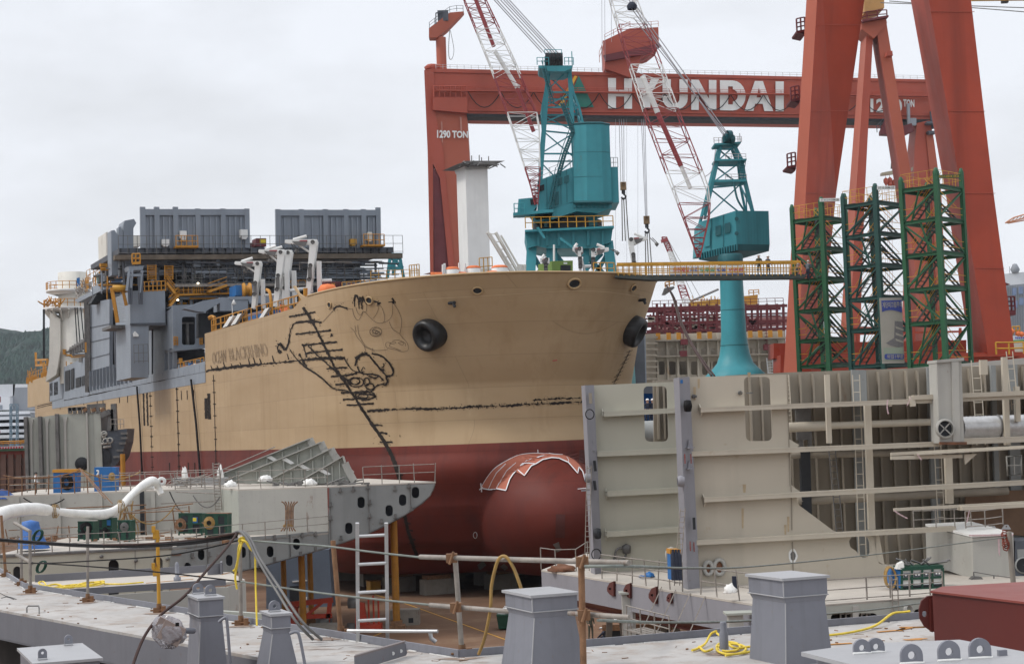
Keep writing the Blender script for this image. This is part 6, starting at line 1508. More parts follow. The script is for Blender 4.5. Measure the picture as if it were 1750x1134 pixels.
# name boards on the tower tops
def board(t,a,x0,y0,x1,y1,body,d,mm=m_white,mt=m_signgrey):
 q=atd(d);mb=MB();mb.prism([q(x0,y0),q(x1,y0-(x1-x0)*.02),q(x1,y1-(x1-x0)*.02),q(x0,y1)],(0,.06,0));b=mb.build('name_board',mm,t)
 qm=quadmap((x0,y0,0),(x1,y0-(x1-x0)*.02,0),(x1,y1-(x1-x0)*.02,0),(x0,y1,0))
 text_on(body,lambda u,v:(lambda p:q(p.x,p.y)+V((0,-.03,0)))(qm(u,v)),.012,(.06,.22,.94,.8)).build('lettering',mt,b)
board(t1,a1,1401,339,1435,344.5,'ST-01219-30M-28',133.4);board(t2,a2,1499,318,1530,324,'ST-0-30M-02',129.4);board(t2,a2,1443,333,1472,338,'  ',131)if False else None
board(t3,a3,1602,299,1641,304.5,'ST-2-15-30M-28 10M-28',124.4,m_green,m_yellow)
# safety poster: lettering and plain shapes only, its cartoon figure is left out
q=atd(128.6)
po=thing('safety_poster',q(1525,625),'cream safety poster with blue Korean lettering hung on the middle stair tower','poster')
mb=MB();mb.prism([q(1503,509),q(1541,508),q(1546,620),q(1508,621)],(0,.1,0));mb.build('panel',m_signcream,po)
def sh(pl,m,name,o=-.02):mb=MB();mb.prism([q(*p)+V((0,o,0))for p in pl],(0,-.01,0));return mb.build(name,m,po)
sh([(1506,513.5),(1541,512.5),(1541.5,530)]+[(1541.5-34*k/10,534-7*sin(pi*(1-.5*k/10))*1+(k/10)**3*6)for k in range(11)],m_signblue,'title_band')
mb=text_on('계단미끄럼주의',lambda u,v:(lambda p:q(p.x,p.y)+V((0,-.05,0)))(quadmap((1507.5,516,0),(1541,515,0),(1541.4,525,0),(1508,526,0))(u,v)),.02);mb.build('title_lettering',m_signcream,po)
sh([(1510,594),(1543,593.5),(1544,615),(1511,615.5)],m_signgreen,'lower_band')
mb=MB();sh(rrect(1511.5,618-13.5,1545,618-4.5,3,4),m_signblue,'footer_band',-.04)
mb=text_on('외업1부문',lambda u,v:(lambda p:q(p.x,p.y)+V((0,-.07,0)))(quadmap((1515.5,605.5,0),(1544,605,0),(1544,612,0),(1515.5,612.5,0))(u,v)),.02);mb.build('footer_lettering',m_signcream,po)
sh([(1529,548),(1543,550),(1544,591),(1536,593),(1522,590),(1514,586),(1528,577)],m_signgrey,'printed_steps',-.015)
for y0,y1 in[(557,563),(568,575),(578,584)]:sh([(1530,y0),(1544,y0+5),(1544,y0+8),(1531,y0+4)],m_signcream,'printed_step_edge',-.03)
# gangway
GD=133.5;q=atd(GD)
gw=thing('gangway',q(1200,475),'yellow railed gangway from the bow to the green stair tower','gangway')
mb=MB();mb.prism([q(1052,470),q(1375,468),q(1375,475),q(1110,478),q(1052,474)],(0,1.5,0));mb.build('deck_girder',m_tread,gw)
mb=MB();mb.bar(q(1054,451),q(1368,447),.14,.2);mb.bar(q(1054,460.5),q(1368,457),.07);mb.bar(q(1054,466.5),q(1368,463.5),.07);mb.bar(q(1054,451)+V((0,1.5,0)),q(1368,447)+V((0,1.5,0)),.1);mb.bar(q(1054,460.5)+V((0,1.5,0)),q(1368,457)+V((0,1.5,0)),.06)
mb.build('top_rail',m_yellow,gw)
mb=MB()
for k in range(33):x=1056+k*9.75;y=451-(x-1054)*.0127;mb.bar(q(x+.7,471),q(x,y),.065);mb.bar(q(x+.7,471)+V((0,1.5,0)),q(x,y)+V((0,1.5,0)),.07)
mb.build('baluster',m_yellow,gw)
ba=thing('banner',q(1210,470),'white banner with red, blue and green Korean letters tied along the gangway','banner')
o_=V((0,1.3,0));mb=MB();mb.prism([q(1147,452)+o_,q(1278,450.5)+o_,q(1278,466)+o_,q(1147,469)+o_],(0,.03,0));mb.build('cloth',m_white,ba)
mb=MB();mb.prism([q(1147,466.5)+o_*.99,q(1278,464.5)+o_*.99,q(1278,468.5)+o_*.99,q(1147,470)+o_*.99],(0,.01,0));mb.build('lower_stripe',m_banblue,ba)
for body,x0,x1,mm in[('안전제일',1153,1180,m_banred),('우리',1182,1197,m_banblue),('모두의',1199,1224,m_bangreen),('행복',1228,1244,m_banblue),('안전한',1249,1274,m_banred)]:
 text_on(body,lambda u,v:(lambda p:q(p.x,p.y)+V((0,1.26,0)))(quadmap((x0,454,0),(x1,453.5,0),(x1,463,0),(x0,463.5,0))(u,v)),.03).build('lettering',mm,ba)
hs=tag(MB().path(spline([W(1138,487,140),W(1150,508,132),W(1162,550,118),W(1185,595,104),W(1216,642,92)],6),.07,6).path(spline([W(1140,488,140),W(1153,510,132),W(1164,548,118),W(1187,594,104),W(1221,642,92)],6),.06,6).build('hose_bundle',m_hose_r),'dark hoses drooping from the tip of the bow to the beige block','hose')
# right hand hull block
_a=W(1160,640,70);_b=W(1750,640,72.2);RN=V((-(_b-_a).y,(_b-_a).x,0)).normalized()
if RN.y<0:RN=-RN
rp=onplane(_a,RN)
def rpo(o):return onplane(_a+RN*o,RN)
DZ=ZC-6.9
blk=thing('hull_block',(W(1400,1000,68).x,68,2),'big beige hull block with tall bulkhead plates and horizontal stringers','hull block')
web=MB();T_=RN*.06
web.plate([(1174,644),(1346,639.5),(1349,750),(1366,760),(1351,775),(1352,828),(1372,843),(1363,846),(1361,853),(1366,863),(1424,906),(1432,909),(1487,906),(1487,905),(1497,905),(1498,950),(1502,962),(1512,965),(1522,966),(1524,1005),(1192,1012)],[rrect(1273,643.5,1318,753,8,4,.035),[(1456,916),(1474,914.5),(1483,918),(1486,926),(1487,944),(1482,952),(1474,952.5),(1462,940),(1453,934),(1451,924)]],rp,T_)
wbp=web.build('bulkhead_plate',m_beige,blk)
mb=MB();mb.hexa([rp(1167,1012)-RN*.9,rp(1192,1012)-RN*.45,rp(1192,1012)+RN*.1,rp(1167,1012)+RN*.1,rp(1152,646)-RN*.9,rp(1174,644)-RN*.45,rp(1174,644)+RN*.1,rp(1152,646)+RN*.1]);fl1=mb.build('edge_flange',m_flange,blk)
# what is seen through the slot and behind: the far bulkhead with its stiffeners
BO=8.5;bp_=rpo(BO);k_=70/(70+BO)
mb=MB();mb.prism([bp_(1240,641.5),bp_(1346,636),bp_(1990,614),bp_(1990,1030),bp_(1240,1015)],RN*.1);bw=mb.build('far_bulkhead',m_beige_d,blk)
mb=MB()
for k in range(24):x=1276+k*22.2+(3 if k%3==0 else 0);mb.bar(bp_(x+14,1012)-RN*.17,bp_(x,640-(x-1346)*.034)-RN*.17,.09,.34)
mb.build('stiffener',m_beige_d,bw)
mb=MB()
for x,w in[(1462,24),(1585,14),(1722,18),(1690,8)]:mb.prism([bp_(x-w/2,636-(x-1346)*.033)-RN*.5,bp_(x+w/2,636-(x-1346)*.033)-RN*.5,bp_(x+w/2+13,1000)-RN*.5,bp_(x-w/2+13,1000)-RN*.5],RN*.2)
mb.build('doubler_strip',m_primg,bw)
# stringers running right
def stringer(pts,o,h=.2,w=.5,m=m_beige,dep=.0):
 mb=MB();f=rpo(o)
 for(a,b)in zip(pts,pts[1:]):
  A,B=f(*a),f(*b);mb.bar(A,B,w,.05,up=(0,0,1));mb.bar(A+V((0,0,-h/2-.025))-RN*(w/2-.03),B+V((0,0,-h/2-.025))-RN*(w/2-.03),.04,h,up=(0,0,1))
 return mb
for pts,x in[([(1195,697),(1520,684),(1800,672)],0),([(1176,772),(1606,755)],0),([(1201,850),(1800,818)],0),([(1188,923),(1630,899)],0)]:
 s=stringer(pts,-.26,.16,.5);s.bar(rp(*pts[0])-RN*.26,rp(pts[0][0],pts[0][1]+8)-RN*.05,.06,.5);s.build('stringer',m_beige,blk)
stringer([(1640,750),(1800,744)],-.26,.2,.5).build('stringer',m_beige,blk)
mb=MB()
for pts in([(1560,679),(1800,669)],):mb.bar(rpo(-.5)(*pts[0]),rpo(-.5)(*pts[1]),.3,.2,up=(0,0,1))
mb.bar(rpo(-.4)(1520,683),rpo(-.4)(1522,694),.12);mb.bar(rpo(-.5)(1558,676),rpo(-.5)(1560,694),.22);mb.build('stringer_splice',m_beige,blk)
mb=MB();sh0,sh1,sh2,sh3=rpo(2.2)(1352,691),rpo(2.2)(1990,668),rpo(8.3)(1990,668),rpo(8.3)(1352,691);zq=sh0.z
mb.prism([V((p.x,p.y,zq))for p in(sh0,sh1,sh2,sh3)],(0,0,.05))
mb.build('stringer_plate',m_beige_d,blk)  # added plate that keeps skylight off the recess below it
# loose beams lying across the staging, nearer than the block
lo=thing('steel_beam',rpo(-5)(1650,775),'upper loose beige T-beam with ribbon tags below the box column','steel beam','loose steel beams')
f=rpo(-3.5);mb=MB();mb.prism([f(1523,773),f(1800,758),f(1800,764),f(1523,778)],RN*.1);mb.prism([f(1523,779),f(1645,776),f(1645,782),f(1523,785)],RN*.1);mb.bar(f(1566,776),f(1800,762),.5,.06,up=(0,0,1));mb.prism([f(1648,776),f(1670,775),f(1650,793)],RN*.08);mb.build('beam',m_beige,lo)
lo2=thing('steel_beam',rpo(-5)(1650,875),'lower loose beige T-beam ending above the welding set','steel beam','loose steel beams')
mb=MB();mb.prism([f(1528,868),f(1800,853),f(1800,859),f(1528,873)],RN*.1);mb.bar(f(1640,868),f(1800,860),.5,.16,up=(0,0,1));mb.build('beam',m_beige,lo2)
for x,y,l in[(1516,685,22),(1556,678,16),(1568,778,8),(1527,873,12),(1658,865,26)]:
 pass
ff=rpo(-3.7);m_rib=mat('pink_white_ribbon',(.62,.45,.47),.7,var=.3,scale=8)
for pl,l in[([(1516,683),(1515,695),(1517,707),(1518,706)],'pink ribbon tag hanging from the top stringer'),([(1555,680),(1549,694)],'short white ribbon tag by the splice in the top stringer'),([(1567,776),(1570,781),(1574,786)],'tiny ribbon tag at the end of the upper loose beam'),([(1527,872),(1535,878),(1550,886)],'pink ribbon blowing from the end of the lower loose beam'),([(1657,865),(1654,880),(1651,893)],'long pink ribbon hanging by the pale box house roof')]:
 pts=spline([ff(*p)for p in pl],4);mb=MB();mb.sheet([[p for p in pts],[p+V((.05,0,.03))for p in pts]],False);tag(mb.build('ribbon_tag',m_rib),l,'ribbon','ribbon tags on the beams')
 # posts, struts
mb=MB()
for x,y0,y1,w in[(1413,640,757,.2),(1482,690,904,.28),(1620,780,860,.3),(1716,610,760,.22),(1680,615,640,.3),(1737,660,720,.2)]:
 mb.bar(rpo(.6)(x+(y1-y0)*.035,y1),rpo(.6)(x,y0),w,.3)
mb.build('pillar',m_beige,blk)
mb=MB();mb.prism([rp(1482,905),rp(1497,905),rp(1503,917),rp(1512,965),rp(1500,958),rp(1493,920)],T_);mb.build('bracket',m_beige,blk)
mb=MB();f=rpo(-1.2);mb.prism([f(1601,617),f(1643,613),f(1648,757),f(1606,757)],RN*.9);bx=mb.build('box_column',m_prim_l,blk)
mb=MB();mb.prism([f(1600,615)-RN*.1,f(1646,611)-RN*.1,f(1646,616)-RN*.1,f(1600,620)-RN*.1],RN*1.1);mb.bar(f(1631,618)-RN*.05,f(1634,756)-RN*.05,.3,.1);mb.build('column_flange',m_prim_l,bx)
c=f(1612,732)-RN*.15;mb=MB();mb.lathe([(.34,0),(.42,-.05),(.42,.12),(.34,.12)],c,20,-RN);mb.bar(c-V((.3,0,.3)),c+V((.3,0,.3)),.05);mb.bar(c-V((.3,0,-.3)),c+V((.3,0,-.3)),.05);mb.build('fan_guard',m_prim_l,bx)
mb=MB();mb.lathe([(.33,0),(.01,0)],c+RN*.02,18,-RN);mb.build('fan_opening',m_black,bx)
mb=MB();mb.bar(f(1604,757)-RN*.1,f(1650,757)-RN*.1,.1,.12,up=(0,0,1));mb.build('burnt_edge',m_rusttop,bx)
dct=thing('ventilation_duct',rpo(1)(1700,728),'thick galvanised spiral duct joining the box column','duct')
g=rpo(1.2);mb=MB();pr=[]
A=g(1642,731);B=g(1840,724);L_=(B-A).length;n=60
for k in range(n+1):pr+=[(.50+(.012 if k%2 else 0),L_*k/n)]
mb.lathe(pr,A,20,B-A);mb.build('spiral_tube',m_galv,dct);mb=MB();mb.lathe([(.53,-.04),(.55,0),(.53,.04)],g(1705,728.5),20,B-A);mb.build('clamp_band',m_steel,dct)
pp=thing('pipe',rpo(5)(1480,726),'thin pale pipe running behind the pillars to the box column','pipe')
mb=MB();h_=rpo(3);mb.tube(h_(1345,730),h_(1415,727),.22,12);mb.tube(h_(1415,727),h_(1606,720),.16,12);mb.build('tube',m_beige,pp)
mb=MB();h_=rpo(6);mb.tube(h_(1350,778),h_(1610,772),.16,10);mb.build('tube',m_beige_d,pp);mb=MB();mb.tube(h_(1362,856),h_(1722,838),.2,10);mb.build('tube',m_beige_d,pp)
# ladders inside the block
for(x0,y0,x1,y1,w,n,o,lb_)in[(1463,640,1475,960,.32,16,4,'long pale ladder inside the block next to the slender pillar'),(1596,640,1610,915,.3,13,4,'long pale ladder behind the box column'),(1667,615,1677,760,.38,7,2,'short ladder between the duct and the box column'),(1725,600,1735,700,.3,5,5,'short pale ladder rising above the spiral duct'),(1343,640,1350,735,.25,13,5,'small narrow ladder just past the edge of the slotted plate')]:
 f=rpo(o);t=thing('ladder',f(x1,y1),lb_,'ladder','ladders on the hull block');A,B=f(x1,y1),f(x0,y0);sd=V((1,0,0))*w/2
 for s in(-1,1):MB().tube(A+sd*s,B+sd*s,.025,5).build('rail',m_beige,t)
 for k in range(n):p=lerp(A,B,(k+.5)/n);MB().tube(p-sd,p+sd,.018,4).build('rung',m_beige,t)
mb=MB();f=rpo(6);
for x0,y0,x1,y1 in[(1362,690,1370,770),(1378,690,1385,770)]:mb.bar(f(x0,y0),f(x1,y1),.18)
mb.box(f(1373,722),(.7,.3,1.6));mb.bar(f(1352,697),f(1384,697),.12);mb.build('hung_fitting',m_steel,blk)
mb=MB();mb.bar(f(1375,770),f(1378,880),.45);mb.build('shaded_pipe',m_black,blk)
tag(ladder_geo(MB(),rpo(5)(1440,960),rpo(5)(1422,770),.3,(1,0,0),18,.03,.02).build('rope_ladder',m_steel),'thin leaning scaffold ladder deep inside the block','ladder')
# fittings on the plate
mb=MB()
for x,y in[(1264,671),(1185,677)]:mb.lathe([(.09,0),(.09,.12),(.05,.12)],rp(x,y)-RN*.02,10,-RN)
mb.tube(rp(1275,671.5)-RN*.05,rp(1286,671)-RN*.05,.03,5);mb.tube(rp(1182,676)-RN*.1,rp(1190,677)-RN*.1,.05,5);mb.build('socket',m_steel,wbp)
mb=MB();mb.lathe([(.05,.25),(.15,.22),(.19,0),(.15,-.22),(.05,-.25)],rp(1165,694)-RN*1.05,12);mb.build('cable_coil',m_hose,fl1)
mb=MB();mb.prism([rp(1174,882)-RN*.98,rp(1179,882)-RN*.9,rp(1180,902)-RN*.9,rp(1175,902)-RN*.98],RN*.05);mb.build('slot',m_black,fl1)
mb=MB()
for x,y in[(1161,783),(1174,783),(1170,930),(1179,932)]:
 p=rp(x,y)-RN*(.97 if x<1172 else .7)
 for a,b in[((0,8),(0,-8)),((-1.5,3),(1.5,3)),((-1.5,-3),(1.5,-3))]:mb.bar(p+V((a[0]*.025,0,a[1]*.025)),p+V((b[0]*.025,0,b[1]*.025)),.04,.01)
mb.build('red_mark',mat('red_marking_paint',(.28,.05,.035),.7),fl1)
mb=MB()
for y in(765,800):mb.prism([rp(1170,y-14)-RN*.75,rp(1176,y)-RN*.75,rp(1168,y)-RN*.75],RN*.08);mb.bar(rp(1166,y)-RN*.85,rp(1177,y-1)-RN*.75,.25,.04,up=(0,0,1))
mb.lathe([(.2,-.15),(.26,0),(.2,.15)],rp(1155,821)-RN*.9,10,(1,0,0));mb.build('lug',m_flange,fl1)
mb=MB();mb.prism([rp(1154,650)-RN*.93,rp(1158,650)-RN*.93,rp(1158,656)-RN*.93,rp(1154,656)-RN*.93],RN*.02);mb.build('blue_sticker',m_blue,fl1)
# plate 0: the farther panel on the left
_p0=W(1080,660,79);r0p=onplane(_p0,RN)
def r0o(o):return onplane(_p0+RN*o,RN)
mb=MB();mb.plate([(1013,658),(1200,650),(1200,992),(1029,984)],[rrect(1101,659.5,1141,754,8,4,.03)],r0p,T_);w0=mb.build('bulkhead_plate',m_beige_g,blk)
mb=MB();mb.hexa([r0p(1011,990)-RN*.9,r0p(1027,986)-RN*.45,r0p(1027,986)+RN*.1,r0p(1011,990)+RN*.1,r0p(994,659)-RN*.9,r0p(1012,658)-RN*.45,r0p(1012,658)+RN*.1,r0p(994,659)+RN*.1]);fl0=mb.build('edge_flange',m_flange,blk)
for pts in([(1030,704),(1165,697)],[(1019,772),(1165,766)],[(1036,840),(1165,833)],[(1035,909),(1165,900)]):
 mb=MB();A,B=r0o(-.25)(*pts[0]),r0o(-.25)(*pts[1]);mb.bar(A,B,.5,.06,up=(0,0,1));mb.bar(A-RN*.22-V((0,0,.12)),B-RN*.22-V((0,0,.12)),.05,.2,up=(0,0,1));mb.bar(A,r0p(pts[0][0],pts[0][1]+7)-RN*.05,.06,.5);mb.build('stringer',m_beige_g,blk)
mb=MB();mb.prism([r0p(1000,672)-RN*.95,r0p(1005,672)-RN*.95,r0p(1006,690)-RN*.95,r0p(1001,690)-RN*.95],RN*.05);mb.build('slot',m_beige_d,fl0)
mb=MB()
for y0,y1 in[(786,804),(820,836)]:mb.prism([r0p(1007,y0)-RN*.97,r0p(1012,y0)-RN*.9,r0p(1014,y1)-RN*.9,r0p(1009,y1)-RN*.97],RN*.05)
mb.lathe([(.05,.25),(.15,.22),(.19,0),(.15,-.22),(.05,-.25)],r0p(1014,909)-RN*1.05,12);mb.build('slot',m_black,fl0)
mb=MB();mb.lathe([(.2,-.15),(.26,0),(.2,.15)],r0p(998,815)-RN*1,10,(1,0,0));mb.bar(r0p(987,837)-RN*1,r0p(1001,835)-RN*1,.08);mb.prism([r0p(1008,753)-RN*.7,r0p(1014,770)-RN*.7,r0p(1007,770)-RN*.7],RN*.08);mb.build('lug',m_flange,fl0)
mb=MB()
for x,y,r in[(1001,708,.2),(1012,944,.22)]:p=r0p(x,y)-RN*1.05;mb.path([p+V((r*cos(k*pi/8),0,r*1.15*sin(k*pi/8)))for k in range(16)],.025,5,closed=True)
mb.build('cable_loop',m_hose,fl0)
ob=rpo(14);mb=MB()
pnl=thing('pipe_section',ob(1122,740),'grey pipe section with a square cut-out seen low in the panel slot','pipe');A=ob(1096,740);B=ob(1150,737);mb.lathe([(.62,0),(.62,1.1),(.64,1.1),(.64,2.4)],A,20,B-A);mb.build('tube',m_primg,pnl)
mb=MB();mb.prism([ob(1116,732)-RN*.67,ob(1130,731)-RN*.67,ob(1130,743)-RN*.67,ob(1116,743)-RN*.67],RN*.05);mb.build('cut_out',m_black,pnl)
ob=rpo(30);mb=MB();cs=thing('corrugated_screen',ob(1110,715),'bright blue corrugated sheet seen through the panel slot','screen')
mb.sheet([[ob(1098+k*.8,y)+RN*(.15 if k%2 else 0)for k in range(27)]for y in(672,722)],False);mb.build('sheet',m_blue,cs);mb=MB();mb.prism([ob(1098,658),ob(1118,657),ob(1118,672),ob(1098,672)],RN*.1);mb.build('grey_head',m_grey_d,cs)
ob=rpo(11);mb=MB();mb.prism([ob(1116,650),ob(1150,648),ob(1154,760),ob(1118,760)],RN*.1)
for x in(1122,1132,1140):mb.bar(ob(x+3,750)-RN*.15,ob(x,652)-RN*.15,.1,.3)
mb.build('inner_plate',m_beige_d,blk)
# decks of the block
mb=MB();A=Zp(925,973,DZ);B=Zp(1330,1038,DZ);C=Zp(1620,1016,DZ);D=Zp(1900,1000,DZ)
back=[rpo(BO)(1990,960),rpo(BO)(1240,960),r0o(12)(1000,945)]
bk_=[V((p.x,p.y,DZ))for p in back]
mb.prism([A,B,C,D]+bk_,(0,0,-.08));mb.build('tank_top',m_deck,blk)
E=Zp(930,975,DZ);dn=lambda p,h:p-V((0,0,h))
inw=V((.25,.25,0))
mb=MB();mb.prism([A+inw*0-V((0,0,.09)),B-V((0,0,.09)),dn(B,1.25),dn(A,1.15)],V((.3,.12,0)));mb.build('side_girder',m_flange,blk)
mb=MB();mb.prism([dn(A,1.15)+V((.4,.2,0)),dn(B,1.25)+V((.4,.2,0)),dn(B,1.9)+V((1.4,.5,0)),dn(A,1.8)+V((1.4,.5,0))],V((.2,.1,0)));mb.prism([dn(A,1.8)+V((1.2,.5,0)),dn(B,1.9)+V((1.2,.5,0)),dn(B,1.9)+V((14,9,0)),dn(A,1.8)+V((22,8,0))],V((0,0,.1)));mb.build('bottom_plate',m_redfoul,blk)
mb=MB();fr=onplane(B,(C-B).cross(V((0,0,1))));mb.plate([(1331,1040),(1750,1006.5),(1750,1075),(1331,1095)],[rrect(1420,1047,1500,1072,8,4),rrect(1562,1040,1590,1062,6,3)],fr,V((.02,.1,0)));gdr=mb.build('transverse_girder',m_prim,blk)
mb=MB()
for k in range(6):x=1440+k*9;mb.bar(fr(x,1072)+V((0,.4,0)),fr(x,1047)+V((0,.4,0)),.05,.1);mb.bar(fr(x,1050)+V((0,.4,0)),fr(x+6,1050)+V((0,.4,0)),.05)
mb.prism([fr(1457,1035)-V((0,.05,0)),fr(1467,1034)-V((0,.05,0)),fr(1467,1062)-V((0,.05,0)),fr(1457,1063)-V((0,.05,0))],V((0,.04,0)));mb.build('girder_bracket',m_prim_l,gdr)
mb=MB();mb.lathe([(.16,-.3),(.19,0),(.15,0),(.13,-.2),(.01,-.2)],fr(1553,1040)+V((0,-.2,0)),12,V((.6,-1,.2)));mb.build('pipe_stub',m_prim_l,gdr)
mb=MB();mb.prism([fr(1331,1040)+V((0,3,0)),fr(1750,1007)+V((0,3,0)),fr(1750,1075)+V((0,3,0)),fr(1331,1095)+V((0,3,0))],V((0,.1,0)));mb.build('dark_interior',m_black,blk)
# red lifting eyes on the side girder
for i,(x,y,s)in enumerate([(1047,1005,1),(1075,1008,1),(1119,1016,1.15),(1147,1021,.7)]):
 p=onplane(A,(B-A).cross(V((0,0,1))));o=V((-.1,-.08,0));mb=MB()
 mb.plate([(x-6*s,y-2),(x-2*s,y-10*s),(x+5*s,y-13*s),(x+5*s,y+13*s),(x-1*s,y+10*s),(x-6*s,y+4)],[circ(x-1,y,2.2*s,8)],p,o);mb.build('lifting_eye',mat('lug_oxide_red',(.10,.025,.02),.6)if i==0 else bpy.data.materials['lug_oxide_red'],blk)
 # fittings at the plate feet: ring frames with burnt paint round them
mb=MB()
def ringpath(f,x,y,rx,ry,o,r):return[f(x+rx*cos(k*pi/6),y+ry*sin(k*pi/6))-RN*o for k in range(12)]
mb.path(ringpath(r0p,1059,946,9,11,.2,.04),.06,6,closed=True);mb.lathe([(.01,.2),(.22,.1),(.2,-.25),(.01,-.3)],r0p(1069,935)-RN*.2,10);mb.prism([r0p(1047,952)-RN*.1,r0p(1050,950)-RN*.1,r0p(1051,963)-RN*.1,r0p(1047,963)-RN*.1],RN*.05);mb.build('ring_fitting',m_steel,w0)
for x,y,rx,ry in[(1228,968,9,13),(1209,970,7,11)]:
 mb=MB();mb.path(ringpath(rp,x,y,rx,ry,.15,.05),.09,8,closed=True);rg_=mb.build('ring_fitting',m_prim_l,wbp);mb=MB();mb.add([rp(x+rx*.8*cos(k*pi/7),y+ry*.8*sin(k*pi/7))-RN*.08 for k in range(14)],[tuple(range(14))]);mb.build('burnt_patch',m_rusttop,rg_)
mb=MB();mb.path(ringpath(rpo(-.9),1146,948,8,12,.1,.05),.07,8,closed=True);mb.build('ring_fitting',m_prim_l,blk)
mb=MB()
for x,y,w,hh,f in[(1355,949,15,25,rp),]:mb.add([f(x+w/2*cos(k*pi/8)*random.uniform(.9,1.1),y+hh/2*sin(k*pi/8))-RN*.02 for k in range(16)],[tuple(range(16))])
wl=mb.build('bare_patch',m_white,wbp);mb=MB();mb.add([rp(1355+4.5*cos(k*pi/8)*random.uniform(.8,1.2),949+8*sin(k*pi/8))-RN*.035 for k in range(16)],[tuple(range(16))]);mb.build('hole',m_steel,wl)
mb=MB()
for x,y,hh in[(1269,885,34),(1272,834,14),(1347,895,26),(1187,672,22),(1280,640,8),(1194,655,16),(1342,905,18)]:
 w=random.uniform(1.5,3);mb.add([rp(x-w,y-hh/2)-RN*.012,rp(x+w,y-hh/2)-RN*.012,rp(x+w*.7,y+hh/2)-RN*.012,rp(x-w*.6,y+hh/2)-RN*.012],[(0,1,2,3)])
mb.build('rust_run',mat('pale_rust_run',(.46,.36,.235),.8,var=.2,scale=3),wbp)
mb=MB();mb.bar(rp(1352,830)-RN*.02,rp(1353,905)-RN*.02,.05,.02);mb.bar(rp(1345,640)-RN*.02,rp(1350,830)-RN*.02,.04,.02);mb.bar(rp(1354,925)-RN*.02,rp(1356,1005)-RN*.02,.05,.03);mb.build('weld_line',m_beige_d,wbp)
# railings along the block edges
side=lambda t:lerp(A,B,t)+V((.15,.05,0))
railing('wire and pipe railing on the near tip of the tank top beside the bulb',[Zp(925,972,DZ),Zp(950,976,DZ),Zp(985,975,DZ),Zp(1005,960,DZ)],m_pipe,1.05,(1,.5),.03,.025)
railing('pipe railing along the lilac side girder between the two plates',[side(t)for t in(.30,.37,.44,.5,.55,.6,.65)],m_pipe,1.1,(1,.66,.33),.03,.025,jit=.1)
railing('sagging pipe railing with a white sack, behind the largest pedestal',[side(t)for t in(.72,.78,.86,.95)],m_pipe,1.1,(1,.5),.03,.025,jit=.1)
railing('pipe railing on the deck edge in front of the welding set',[Zp(1404,1030,DZ),Zp(1482,1024,DZ),Zp(1522,1021,DZ),Zp(1555,1019,DZ),Zp(1590,1016,DZ),Zp(1612,1014,DZ)],m_pipe,.85,(1,.55,.1),.035,.022)
railing('thin railing along the lowest stringer beside the pale box house',[rpo(-1.2)(x,903-(x-1560)*.04)for x in(1562,1600,1632,1660)],m_pipe,.75,(1,.5),.025,.02)
tl_=thing('ladder',Zp(1530,1055,DZ-1.2),'rusty steel ladder hooked over the deck edge below the welding set','ladder','ladders on the hull block');A_=fr(1530,1056)-V((0,.15,0));B__=fr(1527,985)-V((0,.15,0))
for s in(-1,1):MB().tube(A_+V((.11*s,0,0)),B__+V((.11*s,0,0)),.025,5).build('rail',m_pipe,tl_)
for k in range(8):p=lerp(A_,B__,(k+.5)/8);MB().tube(p-V((.11,0,0)),p+V((.11,0,0)),.02,4).build('rung',m_pipe,tl_)
for(x0,y0,x1,y1,f,n,lb_)in[(1003,975,1007,795,r0o(-1.6),20,'thin rusty ladder leaning on the farther flange beside the bulb'),(1157,1000,1167,868,rpo(-1.8),14,'thin rusty ladder in front of the nearer flange')]:
 t=thing('ladder',f(x0,y0),lb_,'ladder','ladders on the hull block');A2,B2=f(x0,y0),f(x1,y1)
 for s in(-1,1):MB().tube(A2+V((.11*s,0,0)),B2+V((.1*s,0,0)),.02,4).build('rail',m_pipe,t)
 for k in range(n):p=lerp(A2,B2,(k+.5)/n);MB().tube(p-V((.11,0,0)),p+V((.11,0,0)),.016,4).build('rung',m_pipe,t)
 # gas bottle rack, blue with an amber top
f=rpo(-2.2);gr=thing('gas_rack',Zp(1156,992,DZ),'narrow blue cylinder rack with an amber top behind the thin ladder','gas rack')
mb=MB();mb.prism([f(1146,945),f(1163,945),f(1164,990),f(1147,990)],RN*.6);mb.build('frame',m_blue,gr);mb=MB();mb.prism([f(1145,938)-RN*.04,f(1163,938)-RN*.04,f(1163,946)-RN*.04,f(1145,946)-RN*.04],RN*.7);mb.build('amber_top',m_orange,gr)
for k in range(3):mb=MB();c=f(1150+k*5,990)-RN*.2;mb.lathe([(.11,0),(.11,1.0),(.05,1.15),(.05,1.25)],c,10);mb.build('cylinder',m_navy,gr)
bg=tag(lump(rpo(-6)(1248,1012),.22,.3,5).build('white_sack',m_duct),'small white sack tied on the railing beside the tall pedestal','sack')
mb=MB();mb.box(rpo(-6)(1256,995),(.2,.2,.5));tag(mb.build('hose_reel',m_navy),'small dark reel hung on the sagging railing','reel')
mb=MB()
for k in range(4):p=Zp(1104,984,DZ+.03+.03*k);mb.path([p+V(((.34-.03*k)*cos(a*pi/7),(.3-.03*k)*sin(a*pi/7),.02*sin(3*a)))for a in range(14)],.03,5,closed=True)
mb=lump(Zp(1110,985,DZ+.02),.2,.2,8,mb)
tag(mb.build('cable_heap',m_blue),'small heap of blue cable and rags on the tank top between the plates','cable heap')
mb=MB()
mb=lump(Zp(960,975,DZ+.02),.55,.3,4)
tag(mb.build('rust_heap',m_rusttop),'rust brown heap on the tip of the tank top','scrap heap')
